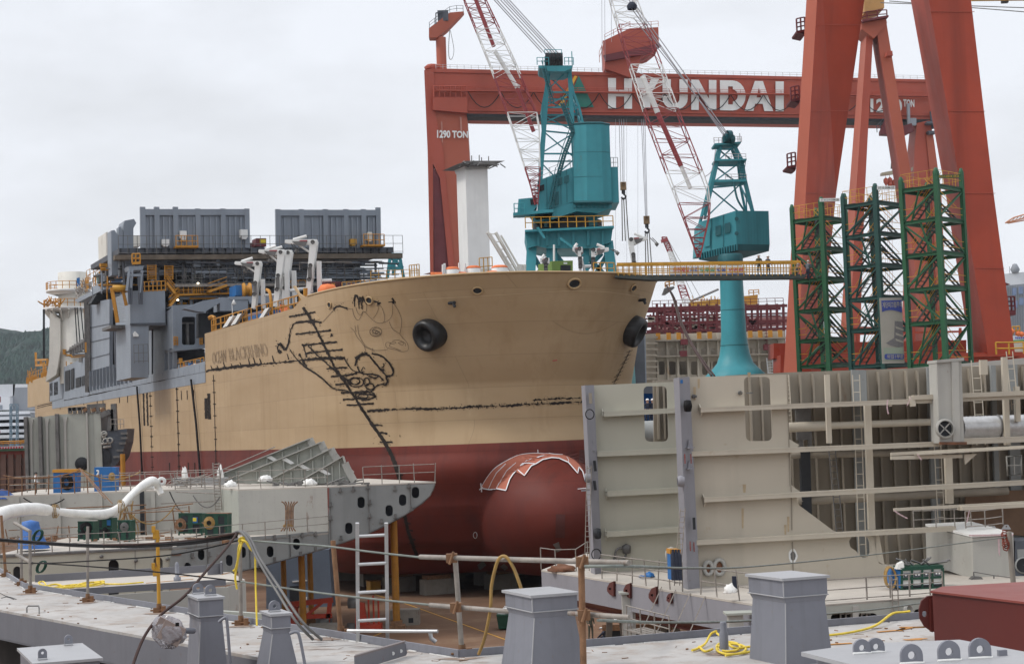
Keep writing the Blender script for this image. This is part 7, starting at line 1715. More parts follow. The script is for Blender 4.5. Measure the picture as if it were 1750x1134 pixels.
# welding set
f=onplane(Zp(1570,1006,DZ),(RN.x+.06,RN.y,0));bx0,bx1=1531,1612
ws=thing('welding_set',Zp(1570,1006,DZ),'green framed welding set with four white panels on the beige deck','welding set')
mb=MB();dp=V((-.05,1.1,0))
for x0,y0,x1,y1 in[(1541,973,1541,1010),(1611,969,1612,1004)]:mb.bar(f(x0,y0),f(x1,y1),.09);mb.bar(f(x0,y0)+dp,f(x1,y1)+dp,.09)
for y0,y1 in[(973,969),(989,985),(1008,1003)]:mb.bar(f(1541,y0),f(1611,y1),.09)
for k in range(1,4):x=1541+k*17.6;mb.bar(f(x,973-k),f(x,1006-k),.07)
mb.prism([f(1539,971),f(1613,967),f(1613,967)+dp,f(1539,971)+dp],(0,0,.04));mb.prism([f(1541,1004),f(1611,1000),f(1611,1000)+dp,f(1541,1004)+dp],(0,0,-.08));mb.build('frame',m_machine,ws)
mb=MB()
for k in range(4):x=1544+k*17.4;mb.prism([f(x,975-k)+V((0,.05,0)),f(x+13,974.4-k)+V((0,.05,0)),f(x+13,1000-k)+V((0,.05,0)),f(x,1000.6-k)+V((0,.05,0))],V((0,.8,0)))
mb.build('cabinet',m_white,ws)
for k in range(4):
 x=1545+k*17.4;mb=MB();mb.prism([f(x,979-k),f(x+11,978.4-k),f(x+11,985.5-k),f(x,986-k)],V((0,.05,0)));mp_=mb.build('meter_panel',m_grey_d,ws);mb=MB()
 for j in(0,1):mb.prism([f(x+1.5+j*5,980.5-k)-V((0,.02,0)),f(x+4.5+j*5,980.5-k)-V((0,.02,0)),f(x+4.5+j*5,983.5-k)-V((0,.02,0)),f(x+1.5+j*5,983.5-k)-V((0,.02,0))],V((0,.01,0)))
 mb.build('dial',m_white,mp_)
mb=MB();mb.prism([f(1541,1001),f(1611,997),f(1611,1003),f(1541,1007)],V((0,.4,0)));mb.build('dark_base',m_black,ws)
mb=MB();mb.prism([f(1528,974)+V((0,.3,0)),f(1540,974),f(1540,1005),f(1528,1000)+V((0,.3,0))],V((0,.9,0)));mb.build('blue_side',m_blue,ws)
mb=MB()
for k in range(5):mb.path([f(1526,987)+V((-.05,.1+k*.08,0))+V((.2*cos(a*pi/6),0,.42*sin(a*pi/6)))for a in range(12)],.035,5,closed=True)
mb.build('hose_coil',m_hose_y,ws)
mb=MB();mb.prism([f(1532,972),f(1546,972),f(1544,959),f(1536,963)],V((0,.4,0)));mb.build('white_cover',m_duct,ws)
mb=MB()
for k in range(14):p=f(random.uniform(1550,1605),968)+V((0,random.uniform(.1,.9),.06));mb.tube(p,p+V((random.uniform(-.8,.8),random.uniform(-.2,.2),random.uniform(0,.25))),.04,4)
mb.build('cable_pile',m_steel,ws)
# white deckhouse block on the right with lifting lugs
f=onplane(Zp(1690,985,DZ),V((.10,1,0)));wh=thing('steel_house',Zp(1690,985,DZ),'pale grey-white box house with triangular lugs on its roof','steel house')
A3,B3=f(1662,919),f(1732,915);A4,B4=f(1664,990),f(1734,1003);lb3=f(1628,907)+V((-.3,3.4,0));lb4=f(1630,972)+V((-.3,3.4,0));rb3=B3+(lb3-A3);rb4=B4+(lb4-A4)
mb=MB();mb.hexa([A4,B4,rb4,lb4,A3,B3,rb3,lb3]);mb.build('wall',m_prim_l,wh)
mb=MB();mb.prism([p+V((0,0,.03))for p in(A3,B3,rb3+V((.3,0,0)),lb3)],(0,0,.1));mb.build('roof_plate',m_white,wh)
mb=MB()
for x,y in[(1697,902),(1720,900)]:p=f(x,y)+V((0,2,0));mb.plate([(x-8,y+4),(x-3,y-4),(x+3,y-4),(x+8,y+4)],[circ(x,y-1,1.6,8)],onplane(p,V((.1,1,0))),V((0,.08,0)))
mb.build('lug',m_galv,wh)
mb=MB();mb.bar(f(1655,914)+V((0,-.1,0)),f(1730,913)+V((0,-.1,0)),.12,.06,up=(0,0,1));mb.prism([f(1705,918)-V((0,.02,0)),f(1708,918)-V((0,.02,0)),f(1709,950)-V((0,.02,0)),f(1706,945)-V((0,.02,0))],V((0,.01,0)));mb.build('pink_ribbon',bpy.data.materials['pink_white_ribbon'],wh)
railing('pipe railing on the roof of the pale box house',[f(x,y)+V((0,1.2,0))for x,y in((1664,905),(1698,903),(1729,899))],m_pipe,.72,(1,.5,.1),.03,.025)
railing('dark low railing in front of the pale box house',[f(x,y)-V((0,.8,0))for x,y in((1656,994),(1690,1000),(1720,1004),(1750,1006))],m_steel,.5,(1,.5),.03,.02)
dm=thing('machine_cabinet',f(1745,1000),'dark grey cabinet with a round hole beside the pale box house','machine');mb=MB();mb.prism([f(1735,924),f(1800,922),f(1800,1005),f(1735,1005)],V((0,2,0)));mb.build('body',m_grey_d,dm);mb=MB();mb.lathe([(.3,0),(.36,.06),(.3,.1)],f(1748,965),16,(0,-1,0));mb.prism([f(1738,938)-V((0,.04,0)),f(1790,936)-V((0,.04,0)),f(1790,975)-V((0,.04,0)),f(1740,973)-V((0,.04,0))],V((0,.02,0)));mb.build('hatch',m_primg,dm);mb=MB();mb.lathe([(.3,.06),(.01,.06)],f(1748,965),16,(0,-1,0));mb.build('round_opening',m_black,dm)
tp=thing('trestle',f(1655,1000),'small grey trestle on the deck in front of the pale box house','trestle');mb=MB();c=f(1656,990)-V((0,1.,0));mb.prism([c+V((-.3,0,0)),c+V((.4,0,0)),c+V((.25,0,.2)),c+V((-.05,0,.22))],V((0,.4,0)));mb.build('top',m_steel,tp)
for sx_ in(-.25,.25):mb=MB();mb.bar(c+V((sx_,.2,0)),c+V((sx_*1.2,.2,-.35)),.06);mb.build('leg',m_steel,tp)
tag(ladder_geo(MB(),rpo(1)(1648,985),rpo(3)(1612,932),.25,(1,.2,0),12,.03,.02).build('ladder',m_rusty),'rust brown ladder sloping beside the pale box house','ladder','ladders on the hull block')
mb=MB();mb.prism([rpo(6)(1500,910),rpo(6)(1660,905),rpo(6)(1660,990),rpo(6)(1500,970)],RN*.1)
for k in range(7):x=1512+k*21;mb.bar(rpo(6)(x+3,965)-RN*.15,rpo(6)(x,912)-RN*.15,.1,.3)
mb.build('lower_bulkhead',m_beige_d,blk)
mb=MB();mb.prism([rpo(7.5)(1650,840),rpo(7.5)(1800,835),rpo(7.5)(1800,920),rpo(7.5)(1650,905)],RN*.1);mb.build('rusty_inner_plate',mat('rust_brown_primer',(.2,.12,.075),.8,var=.3,scale=.4,streak=.4),blk)
mb=MB();g2_=rpo(2);mb.path([g2_(1720,780),g2_(1745,778),g2_(1746,810),g2_(1722,812)],.05,4,closed=True);mb.bar(g2_(1733,779),g2_(1734,811),.04);mb.bar(g2_(1720,795),g2_(1746,794),.04);mb.build('cage',m_prim_l,blk)
# supports under the block
for i,(x,y0,y1,w,lbl)in enumerate([(1073,1013,1068,.55,'pale box support post beside the staging ladder below the block'),(1256,1048,1100,.55,'pale box support post close to the tall pedestal')]):
 f=onplane(B-V((0,3,0))+(A-B)*(.72-.5*i),(0,1,0));s=thing('support_post',V((f(x,y1).x,f(x,y1).y,0)),lbl,'support post','support posts under the block');p=f(x,y0)
 mb=MB();mb.box((p.x,p.y,p.z/2),(w,w,p.z));mb.build('column',m_prim_l,s);mb=MB();mb.box((p.x+.6,p.y,p.z+.03),(2,.9,.08));mb.build('cap_plate',m_prim,s);mb=MB();mb.box((p.x,p.y-w/2-.02,p.z-1),(w*.6,.04,.8));mb.build('door_plate',m_galv,s)
for i in range(7):
 t=.1+i*.13;p=lerp(A,B,t)+V((2.5+(i%2)*3,2.5,0));mb=MB();mb.bar((p.x-.4,p.y,0),(p.x,p.y,DZ-1.9),.3);mb.bar((p.x+.9,p.y,0),(p.x+.5,p.y,DZ-1.9),.3);mb.bar((p.x-.6,p.y,DZ-2),(p.x+1.1,p.y,DZ-2),.35);tag(mb.build('trestle',m_concrete),'stained splayed trestle propping the dark underside of the beige block','trestle','trestles under the beige block')
rnd=random.Random(55)
for i in range(9):  # added dark boxes that stand in for the shadow under the block
 p=lerp(A,B,.02+.115*i)+V((5+(i%3)*2.2,7-(i%2)*1.5,0));p.z=0;w_=rnd.uniform(3.4,4.8);h_=rnd.uniform(2.5,3.1)
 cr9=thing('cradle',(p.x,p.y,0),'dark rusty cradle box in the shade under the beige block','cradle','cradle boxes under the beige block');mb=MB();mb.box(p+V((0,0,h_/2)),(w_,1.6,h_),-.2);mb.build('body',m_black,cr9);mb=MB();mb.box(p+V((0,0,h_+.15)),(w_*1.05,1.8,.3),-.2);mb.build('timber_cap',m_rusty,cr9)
stg=thing('staging_platform',dn(lerp(A,B,.72),2.2),'rusty plank staging hung under the lilac side girder','staging');c0_=lerp(A,B,.58)+V((-.9,-.7,-1.5));c1_=lerp(A,B,.75)+V((-.9,-.7,-1.6))
mb=MB()
for k in range(4):o=V((-.22*k,-.16*k,0));mb.bar(c0_+o,c1_+o,.2,.05,up=(0,0,1))
mb.build('plank',m_pipe,stg);mb=MB()
for k in range(4):p=lerp(c0_,c1_,k/3);mb.tube(p,p+V((.9,.7,1.6)),.03,4);mb.tube(p+V((-.7,-.5,-.9)),p+V((-.7,-.5,1)),.03,4)
for hh in(-.8,-.4,.5,1):mb.tube(c0_+V((-.7,-.5,hh)),c1_+V((-.7,-.5,hh)),.025,4)
mb.build('hanger',m_pipe,stg)
mb=MB();ladder_geo(mb,dn(lerp(A,B,.52),5)+V((-1,-.7,0)),dn(lerp(A,B,.52),1.3)+V((-1,-.7,0)),.35,(1,0,0),14,.03,.02);mb.build('ladder',m_pipe,stg)
mb=MB();p=lerp(A,B,.86)+V((-2,-1.5,-3.4));mb.box(p,(5,2,.25),.2);mb.bar(p+V((-1.5,0,-.1)),V((p.x-1.5,p.y,0)),.2);mb.bar(p+V((1.5,0,-.1)),V((p.x+1.5,p.y,0)),.2);tag(mb.build('staging_table',m_concrete),'low pale staging table on the dock floor under the beige block','staging')
# left: stepped hull block with oval manholes on yellow props
ZA,ZB=ZC-3.3,ZC-6.4
lbk=thing('hull_block',(W(400,950,110).x,110,4),'stepped grey hull block on ochre props, its curved end pierced by manholes','hull block')
gA=W(290,960,100);gB=W(562,930,111);gC=W(745,830,112.5)
g1=onplane(gA,(-(gB-gA).y,(gB-gA).x,0));g2f=onplane(gB,(-(gC-gB).y,(gC-gB).x,0))
ov=lambda x,y,w=6.3,h=9.6:rrect(x-w,y-h,x+w,y+h,w*.95,5)
mb=MB();mb.plate([(294,934),(400,919),(562,907),(562,934),(500,951),(440,968),(400,977),(350,984),(286,990)],[ov(343,947),ov(391,957),ov(320,970),ov(414,943,6),ov(461,942),ov(506,929)],g1,V((.04,.12,0)));wa=mb.build('curved_web',m_primg,lbk)
mb=MB();mb.plate([(562,833),(743,826),(741,833),(735,845),(722,858),(690,880),(658,897),(630,910),(600,921),(562,934)],[ov(617,858),ov(665,872),ov(688,854),ov(710,841),ov(596,902)],g2f,V((0,.12,0)));wb_=mb.build('curved_web',m_primg,lbk)
mb=MB()
for f,x,y0,y1 in[(g2f,629,831,911),(g2f,701,828,874),(g2f,563,833,934),(g1,496,912,951),(g1,427,917,970),(g1,355,925,984)]:mb.bar(f(x+(y1-y0)*.03,y1)-V((0,.06,0)),f(x,y0)-V((0,.06,0)),.05,.1)
for f,pts in[(g2f,[(743,826),(741,833),(735,845),(722,858),(690,880),(658,897),(630,910),(600,921),(562,934)]),(g1,[(562,934),(500,951),(440,968),(400,977),(350,984)])]:mb.path([f(*p)-V((0,.05,.02))for p in pts],.06,4)
mb.build('edge_weld',m_steel,lbk)
mb=MB()
for f,x,y in[(g2f,565,861),(g2f,565,884),(g2f,629,830),(g2f,632,857),(g2f,632,880),(g2f,652,889),(g2f,676,881),(g2f,675,833),(g2f,699,829),(g2f,582,836),(g2f,604,834),(g2f,703,868),(g2f,583,918),(g1,515,945),(g1,540,937),(g1,470,955),(g1,445,961),(g1,517,913),(g1,540,911),(g1,470,917),(g1,358,946),(g1,330,948)]:mb.box(f(x,y)-V((0,.12,0)),(.14,.16,.3));mb.box(f(x,y)-V((0,.1,.14)),(.3,.12,.06))
mb.build('clip',m_steel,lbk)
mb=MB();
for y,x0,x1 in[(947,294,310),(971,290,311)]:mb.bar(g1(x0,y)-V((0,.05,0)),g1(x1,y-1)-V((0,.05,0)),.05,.12)
mb.build('rust_line',m_rusttop,lbk)
mb=MB()
mb.prism([g1(294,934)+V((0,1.4,0)),g1(562,907)+V((0,1.4,0)),g1(562,934)+V((0,1.4,0)),g1(440,968)+V((0,1.4,0)),g1(286,990)+V((0,1.4,0))],V((0,.1,0)));mb.prism([g2f(562,833)+V((0,1.4,0)),g2f(740,827)+V((0,1.4,0)),g2f(690,880)+V((0,1.4,0)),g2f(562,933)+V((0,1.4,0))],V((0,.1,0)))
mb.build('inner_web',m_grey_d,lbk)
# bottom shell following the curve backwards
bp2=[g1(286,990),g1(350,984),g1(400,977),g1(440,968),g1(500,951),gB and g1(562,934),g2f(600,921),g2f(630,910),g2f(658,897),g2f(690,880),g2f(722,858),g2f(735,845),g2f(743,827)]
mb=MB();mb.sheet([[p+V((0,.15,0))for p in bp2],[p+V((-3,9,0))for p in bp2],[p+V((-7,18,0))for p in bp2]]);mb.build('bottom_shell',m_redfoul,lbk)
# deck levels
F0,F1,F2=[Zp(*p,ZB)for p in((-30,952),(294,933),(562,907))];Fm1=W(-30,950,98);Fm1=V((Fm1.x,Fm1.y,ZB));F1=V((g1(294,934).x,g1(294,934).y,ZB));F2=V((gB.x,gB.y,ZB))
mb=MB();mb.prism([Fm1,F1,F2,F2+V((0,9,0)),Fm1+V((0,22,0))],(0,0,-.1));mb.build('lower_deck',m_deck,lbk)
wl0=W(-30,850,117);wl1=W(376,840,117);co=W(407,838,111.5)
top=lambda p:V((p.x,p.y,ZA))
mb=MB();mb.prism([top(wl0),top(wl1),top(co),V((gB.x,gB.y,ZA)),V((gC.x,gC.y,ZA)),V((gC.x-6,gC.y+15,ZA)),V((wl0.x,wl0.y+14,ZA))],(0,0,-.1));mb.build('upper_deck',m_deck,lbk)
vq=lambda a,b,z0,z1:[V((a.x,a.y,z0)),V((b.x,b.y,z0)),V((b.x,b.y,z1)),V((a.x,a.y,z1))]
mb=MB();mb.prism(vq(wl0,wl1,ZB,ZA-.1),(0,.1,0))
for x in(30,100,172,262):p=W(x,870,116.9);mb.bar((p.x,p.y,ZB),(p.x,p.y,ZA-.1),.3,.12)
mb.build('back_wall',m_prim_l,lbk)
mb=MB();mb.prism(vq(co,gB,ZB,ZA-.1),(0,.12,0));mb.build('box_front',m_prim_l,lbk)
mb=MB();mb.prism(vq(wl1,co,ZB,ZA-.1),(.1,.1,0));mb.build('box_side',m_prim,lbk)
p=W(243,870,116.8);mb=MB();mb.bar((p.x,p.y,ZB),(p.x,p.y,ZA),.3,.1);mb.build('burnt_joint',m_black,lbk)
# light front shell with arched openings
fs_=onplane(Fm1,(-(F1-Fm1).y,(F1-Fm1).x,0))
mb=MB();mb.plate([(-30,952),(294,934.5),(286,1040),(-30,1080)],[arch(22,967,37,1030,8),arch(185,955.5,203,1030,8),arch(262,951,278,1030,8)],fs_,V((0,.12,0)));fsh=mb.build('front_shell',m_beige_g,lbk)
mb=MB();mb.prism([fs_(-30,952)+V((0,2,0)),fs_(250,938)+V((0,2,0)),fs_(250,1040)+V((0,2,0)),fs_(-30,1080)+V((0,2,0))],V((0,.1,0)));mb.build('inner_web',m_grey_d,lbk)
mb=MB();mb.prism([fs_(255,938)+V((0,.9,0)),fs_(286,936)+V((0,.9,0)),fs_(284,1040)+V((0,.9,0)),fs_(255,1040)+V((0,.9,0))],V((0,.1,0)));mb.build('inner_web',m_prim,lbk)
mb=MB()
for x,y in[(174,950),(233,957),(287,954),(246,990)]:mb.lathe([(.1,-.1),(.1,.1),(.01,.1)],fs_(x,y)-V((0,.1,0)),8,(0,-1,0))
mb.bar(fs_(-30,952)-V((0,.06,0)),fs_(294,934.5)-V((0,.06,0)),.1,.12);mb.bar(fs_(231,938)-V((0,.01,0)),fs_(231,1030)-V((0,.01,0)),.04,.01)
mb.build('stud',m_steel,fsh)
# four curved frames stacked like fins on the upper deck
for i,(x0,y0,xt,yt,xr,yr)in enumerate([(372,812,530,749,560,792),(410,812,549,755,580,800),(455,822,566,766,602,810),(512,822,587,779,606,822)]):
 d=121-i*2.2;f=atd(d);curve=[(xt+(xr-xt)*k/6,yt+(yr-yt)*(k/6)**.75)for k in range(7)]
 t=thing('frame_plate',f(x0+60,822),['tallest of the four leaning web frames, behind the others','leaning web frame just in front of the tallest one','leaning web frame just behind the shortest one','shortest of the four leaning web frames, in front of the others'][i],'web frame','leaning web frames on the grey block')
 mb=MB();mb.prism([f(x0,y0)]+[f(*c)for c in curve]+[f(xr+4,826),f(x0+10,826)],V((.05,.12,0)));mb.build('web',m_prim,t)
 mb=MB()
 pts=[f(x0+(xt-x0)*k/5,y0+(yt-y0)*k/5)for k in range(6)]
 for a,b in zip(pts,pts[1:]):mb.bar(a-V((0,.25,0)),b-V((0,.25,0)),.5,.07,up=(0,0,1))
 for a,b in zip(curve,curve[1:]):mb.bar(f(*a)-V((0,.25,0)),f(*b)-V((0,.25,0)),.07,.5)
 mb.build('flange',m_prim_l,t);mb=MB()
 for k in range(1,6):a=(x0+(xt-x0)*k/6+6,y0+(yt-y0)*k/6+2);mb.bar(f(a[0]+1,min(824,a[1]+30))-V((0,.15,0)),f(*a)-V((0,.15,0)),.08,.25)
 mb.build('stiffener',m_prim,t);mb=MB();a=(x0+(xt-x0)*.62,y0+(yt-y0)*.62+6);mb.prism([f(a[0]-14,a[1]+2)-V((0,.3,0)),f(a[0]-6,a[1]-1)-V((0,.3,0)),f(a[0]+8,a[1]+8)-V((0,.3,0)),f(a[0]+2,a[1]+10)-V((0,.3,0))],V((0,.05,0)));mb.build('white_tag',m_white,t)
 # props
for i,(px,yt,yb,hw,lbl)in enumerate([(678,888,1066,6.2,'ochre prop under the pointed end of the block behind the silver ladder'),(519,940,1090,5.6,'thickest ochre prop, in front of the blue-grey cabin'),(487,950,1060,4.6,'ochre prop just beside the dark cabin doorway'),(532,940,1040,4.6,'thin ochre prop close behind the thickest one at the cabin'),(495,958,1040,4,'ochre prop half hidden by the dark hoses'),(211,775,840,4.2,'ochre prop under the dark curved end of the grey standing block')]):
 d=[117,113,121,122,130,147][i];b=W(px,yb,d);tz=W(px,yt,d).z;r=hw*d/FP
 if i==4:continue
 s=thing('prop',(b.x,b.y,0),lbl,'prop','ochre tubular props');mb=MB();mb.lathe([(r,.35),(r,tz)],(b.x,b.y,0),18);mb.lathe([(r*1.04,tz*.55),(r*1.06,tz*.55+.05),(r*1.04,tz*.55+.1)],(b.x,b.y,0),18);mb.build('tube',m_yprop,s)
 mb=MB();mb.box((b.x,b.y,.2),(r*4.5,r*4.5,.4));mb.box((b.x,b.y,.55),(r*3,r*3,.3));mb.build('foot_block',m_rusty,s)
 # grey standing block with ribbed panels and a dark curved end
nb=thing('hull_block',(W(120,830,150).x,150,0),'upright mid grey block with ribbed panels and a dark curved end','hull block');f=atd(150)
for i,(x0,x1,y0,y1)in enumerate([(46,71,713,712),(71,100,712,708),(100,160,708,704)]):
 mb=MB();mb.prism([f(x0,y0),f(x1,y1),f(x1+6,900),f(x0+6,900)],V((0,1.5,0)));mb.build('panel',m_prim,nb)
mb=MB()
for x,y in[(46,712),(70,711),(99,707)]:mb.bar(f(x+6,900)-V((0,.3,0)),f(x,y)-V((0,.3,0)),.28,.5)
mb.build('edge_bar',m_steel,nb)
mb=MB()
for x,y in[(50,716),(77,715),(108,712)]:mb.prism([f(x,y)-V((0,.05,0)),f(x+8,y)-V((0,.05,0)),f(x+6,y+12)-V((0,.05,0)),f(x+8,860)-V((0,.05,0)),f(x+4,860)-V((0,.05,0)),f(x+2,y+12)-V((0,.05,0))],V((0,-.14,0)))
mb.bar(f(153,860)-V((0,.1,0)),f(149,705)-V((0,.1,0)),.15,.3);mb.build('swage',m_prim_l,nb)
mb=MB();mb.lathe([(.62,0),(.62,.1),(.01,.05)],f(140,792)-V((0,.02,0)),18,(0,-1,0));mb.build('round_hole',m_black,nb)
mb=MB();f2_=lambda x,y:W(x,y,150)+V((0,.2,0));mb.prism([f2_(160,704),f2_(171,702),f2_(178,830),f2_(166,830)],V((0,3,0)))
mb.prism([f2_(172,737),f2_(216,732),f2_(214,755),f2_(207,780),f2_(196,796),f2_(176,798)],V((0,3,0)));de=mb.build('curved_end',m_grey_d,nb)
mb=MB();mb.prism([f(160,704),f(172,702),f(178,860),f(166,860)],V((0,-.1,0)));mb.build('end_panel',m_prim,nb)
mb=MB();mb.prism([f(p[0],p[1])for p in rrect(176.5,766,189,793,6,4)],V((0,-.04,0)));mb.build('manhole',m_black,de)
mb=MB()
for pl in[[(176,742),(184,741)],[(176,747),(182,746)],[(175,758),(191,757),(191,762),(178,764)]]:mb.path([f(*p)-V((0,.3,0))for p in pl],.12,6)
for x,y in[(181,741),(184,753),(191,752)]:mb.lathe([(.2,0),(.28,0),(.28,.3),(.2,.3)],f(x,y)-V((0,.5,0)),12,(0,-1,0))
mb.build('pipe_end',m_prim_l,de)
mb=MB()
for y,x in[(740,213),(748,213),(757,210),(769,206),(780,200)]:mb.box(f(x,y)-V((0,.1,0)),(.6,.3,.2))
for x,y0,y1 in[(193,690,735),(188,700,735)]:mb.prism([f(x-4,y0),f(x+5,y0-1),f(x+7,y1),f(x-4,y1)],V((0,.4,0)))
mb.bar(f(173,710),f(188,703),.5);mb.bar(f(149,694),f(180,692),.35);mb.bar(f(118,699),f(146,697),.3)
for x in(120,128,137,145,152,160,168,178):mb.bar(f(x,706),f(x-1,696),.3)
mb.build('raw_edge',m_steel,nb)
mb=MB()
for x in(143,158,173):mb.bar(f(x,702),f(x+6,698),.4,.3)
mb.build('rust_piece',m_rusty,nb)
railing('small rusty railing on the dark curved end of the standing block',[f(x,732)-V((0,.5,0))for x in(192,200,208,214)],m_pipe,.85,(1,.5),.03,.025)
# things on the left block
# blue cabinets with hose reels on the upper level
def cabinet(x0,y0,x1,y1,d,label,amber,coil):
 f=atd(d);t=thing('gas_cabinet',f((x0+x1)/2,y1),label,'cabinet','blue gas hose cabinets');w=.1;B=V((0,1.1,0))
 mb=MB();mb.prism([f(x0,y0),f(x1,y0),f(x1,y1),f(x0,y1)],V((0,.04,0))+B);mb.bar(f(x0,y1),f(x0,y1+3),.12);mb.bar(f(x1-1,y1),f(x1-1,y1+3),.12);mb.build('body',m_blue,t)
 if amber:mb=MB();mb.prism([f(x0-1,y0-4)-V((0,.1,0)),f(x1+1,y0-5)-V((0,.1,0)),f(x1+1,y0+1)-V((0,.1,0)),f(x0-1,y0+1)-V((0,.1,0))],B);mb.build('amber_top',m_orange,t)
 mb=MB();c=f((x0+x1)/2+coil[0],(y0+y1)/2+coil[1])-V((0,.1,0));r=coil[2]*d/FP
 for k in range(5):mb.path([c+V((cos(a*pi/9)*(r-k*.05),-.03-k*.03,sin(a*pi/9)*(r*1.25-k*.06)))for a in range(18)],.05,5,closed=True)
 mb.build('hose_coil',m_hose if amber else m_hose_y,t);return t
cabinet(91,806,131,845,119.5,'blue hose cabinet with an amber top and a big black coil',True,(4,-2,10))
cc=cabinet(161,798,197,840,119.5,'plain blue hose cabinet with a small ochre coil, no amber top',False,(13,-5,5))
f=atd(119.3);mb=MB();mb.path([f(165,804),f(168,804),f(168,808),f(166,812)],.07,4);mb.build('white_mark',m_white,cc)
# green welding machines on the lower level
def welder(x0,y0,x1,y1,d,label,coilmat,front=None,m=m_machine,topm=None):
 f=atd(d);t=thing('welding_machine',f((x0+x1)/2,y1),label,'welding machine','green welding machines');B=V((.15,.9,0));w=(x1-x0)*d/FP
 mb=MB();mb.prism([f(x0,y0),f(x1,y0),f(x1,y1),f(x0,y1)],B);wbod=mb.build('body',m,t)
 mb=MB();xa=x0+(x1-x0)*.12;xb=x0+(x1-x0)*.88;mb.prism([f(xa,y0+4)-V((0,.02,0)),f(xb,y0+4)-V((0,.02,0)),f(xb,y1-3)-V((0,.02,0)),f(xa,y1-3)-V((0,.02,0))],V((0,-.01,0)));mb.build('open_bay',m_black,wbod)  # flat black sheet painted as the dark inside the machine
 for yy in(y0+(y1-y0)*.5,):MB().bar(f(x0,yy)-V((0,.05,0)),f(x1,yy)-V((0,.05,0)),.09).build('crossbar',m,wbod)
 MB().bar(f((x0+x1)/2,y0)-V((0,.05,0)),f((x0+x1)/2,y1)-V((0,.05,0)),.3,.06).build('centre_panel',m,wbod)
 mb=MB()
 for x in(x0+1,x1-1):mb.bar(f(x,y1),f(x,y1+3),.1);mb.bar(f(x,y1)+B,f(x,y1+3)+B,.1)
 mb.bar(f(x0,y0)-V((0,.03,0)),f(x1,y0)-V((0,.03,0)),.08);mb.build('frame',m,t)
 if topm:mb=MB();mb.prism([f(x0,y0)+V((0,0,.01)),f(x1,y0)+V((0,0,.01)),f(x1,y0)+B+V((0,0,.01)),f(x0,y0)+B+V((0,0,.01))],(0,0,.04));mb.build('rusty_top',topm,t)
 mb=MB();cx,cy,r=coilmat[1];c=f(cx,cy)-V((0,.08,0));r*=d/FP
 for k in range(5):mb.path([c+V((cos(a*pi/8)*(r-k*.04),-.03*k,sin(a*pi/8)*(r*1.15-k*.05)))for a in range(16)],.035,5,closed=True)
 mb.build('cable_coil',coilmat[0],t)
 if front:
  mb=MB();a,b,c_,e=front;mb.prism([f(a,b)-V((0,.02,0)),f(c_,b)-V((0,.02,0)),f(c_,e)-V((0,.02,0)),f(a,e)-V((0,.02,0))],V((0,-.03,0)));pn=mb.build('blue_panel',m_blue,t)
  if a>300:mb=MB();mb.prism([f(a+6,b+1)-V((0,.06,0)),f(c_-2,b+1)-V((0,.06,0)),f(c_-2,e-3)-V((0,.06,0)),f(a+6,e-3)-V((0,.06,0))],V((0,-.02,0)));mb.build('yellow_label',bpy.data.materials['label_yellow'],pn)
 return t
welder(133,891,159,921,106,'dark green welding machine with a black cable coil, nearest the blue tarpaulin',(m_hose,(148,902,9)))
welder(167,885,191,919,108.5,'open framed green welding machine with a blue box in the middle',(m_hose,(180,905,4)),(182,888,189,897))
welder(201,889,222,922,105.5,'small bright green welding machine with a grey cable ring',(m_steel,(213,900,6.5)))
welder(305,877,346,911,109.5,'green welding machine with a blue and yellow panel and dark coils',(m_rusty,(309,896,9)),(324,883,338,893))
welder(350,878,388,915,107.5,'rust topped green welding machine with ochre cable coils beside the box wall',(m_hose_y,(358,893,9)),None,m_machine,m_rusttop)
# tarpaulins
def tarp(f,outline,name,label,m,top,dep,seed):
 rnd=random.Random(seed);mb=MB();rows=[];x0,x1,yt,yb,xt0,xt1=outline;n=18
 for j in range(8):
  v=j/7;row=[]
  for i in range(n+1):
   u=i/n;a=u*2*pi;w0,w1=xt0+(x0-xt0)*v**1.5,xt1+(x1-xt1)*v**1.5
   cx=(w0+w1)/2;p=f(cx+(w1-w0)/2*cos(a),yt+(yb-yt)*v);p.y+=dep*(.55+.45*v)*sin(a)+.1*sin(7*a+seed)*v;p.x+=.09*sin(9*a+seed*2)*v;row.append(p)
  rows.append(row)
 c=sum(rows[0],V((0,0,0)))/len(rows[0])+V((0,0,.12));rows=[[c]*(n+1)]+rows;mb.sheet(rows)
 return tag(mb.build(name,m,weld=True),label,'tarpaulin','blue tarpaulins')
tarp(atd(103),(30,85,891,936,38,66),'tarpaulin','tall blue tarpaulin draped over a machine on the lower deck',m_tarp,0,1.,3)
tarp(atd(118),(-22,31,838,851,-8,14),'tarpaulin','flat deep blue tarpaulin heap on the upper deck beside the rusty railing',mat('deep_blue_tarpaulin',(.03,.09,.3),.6,var=.25,scale=2,bump=.5),0,1.2,5)
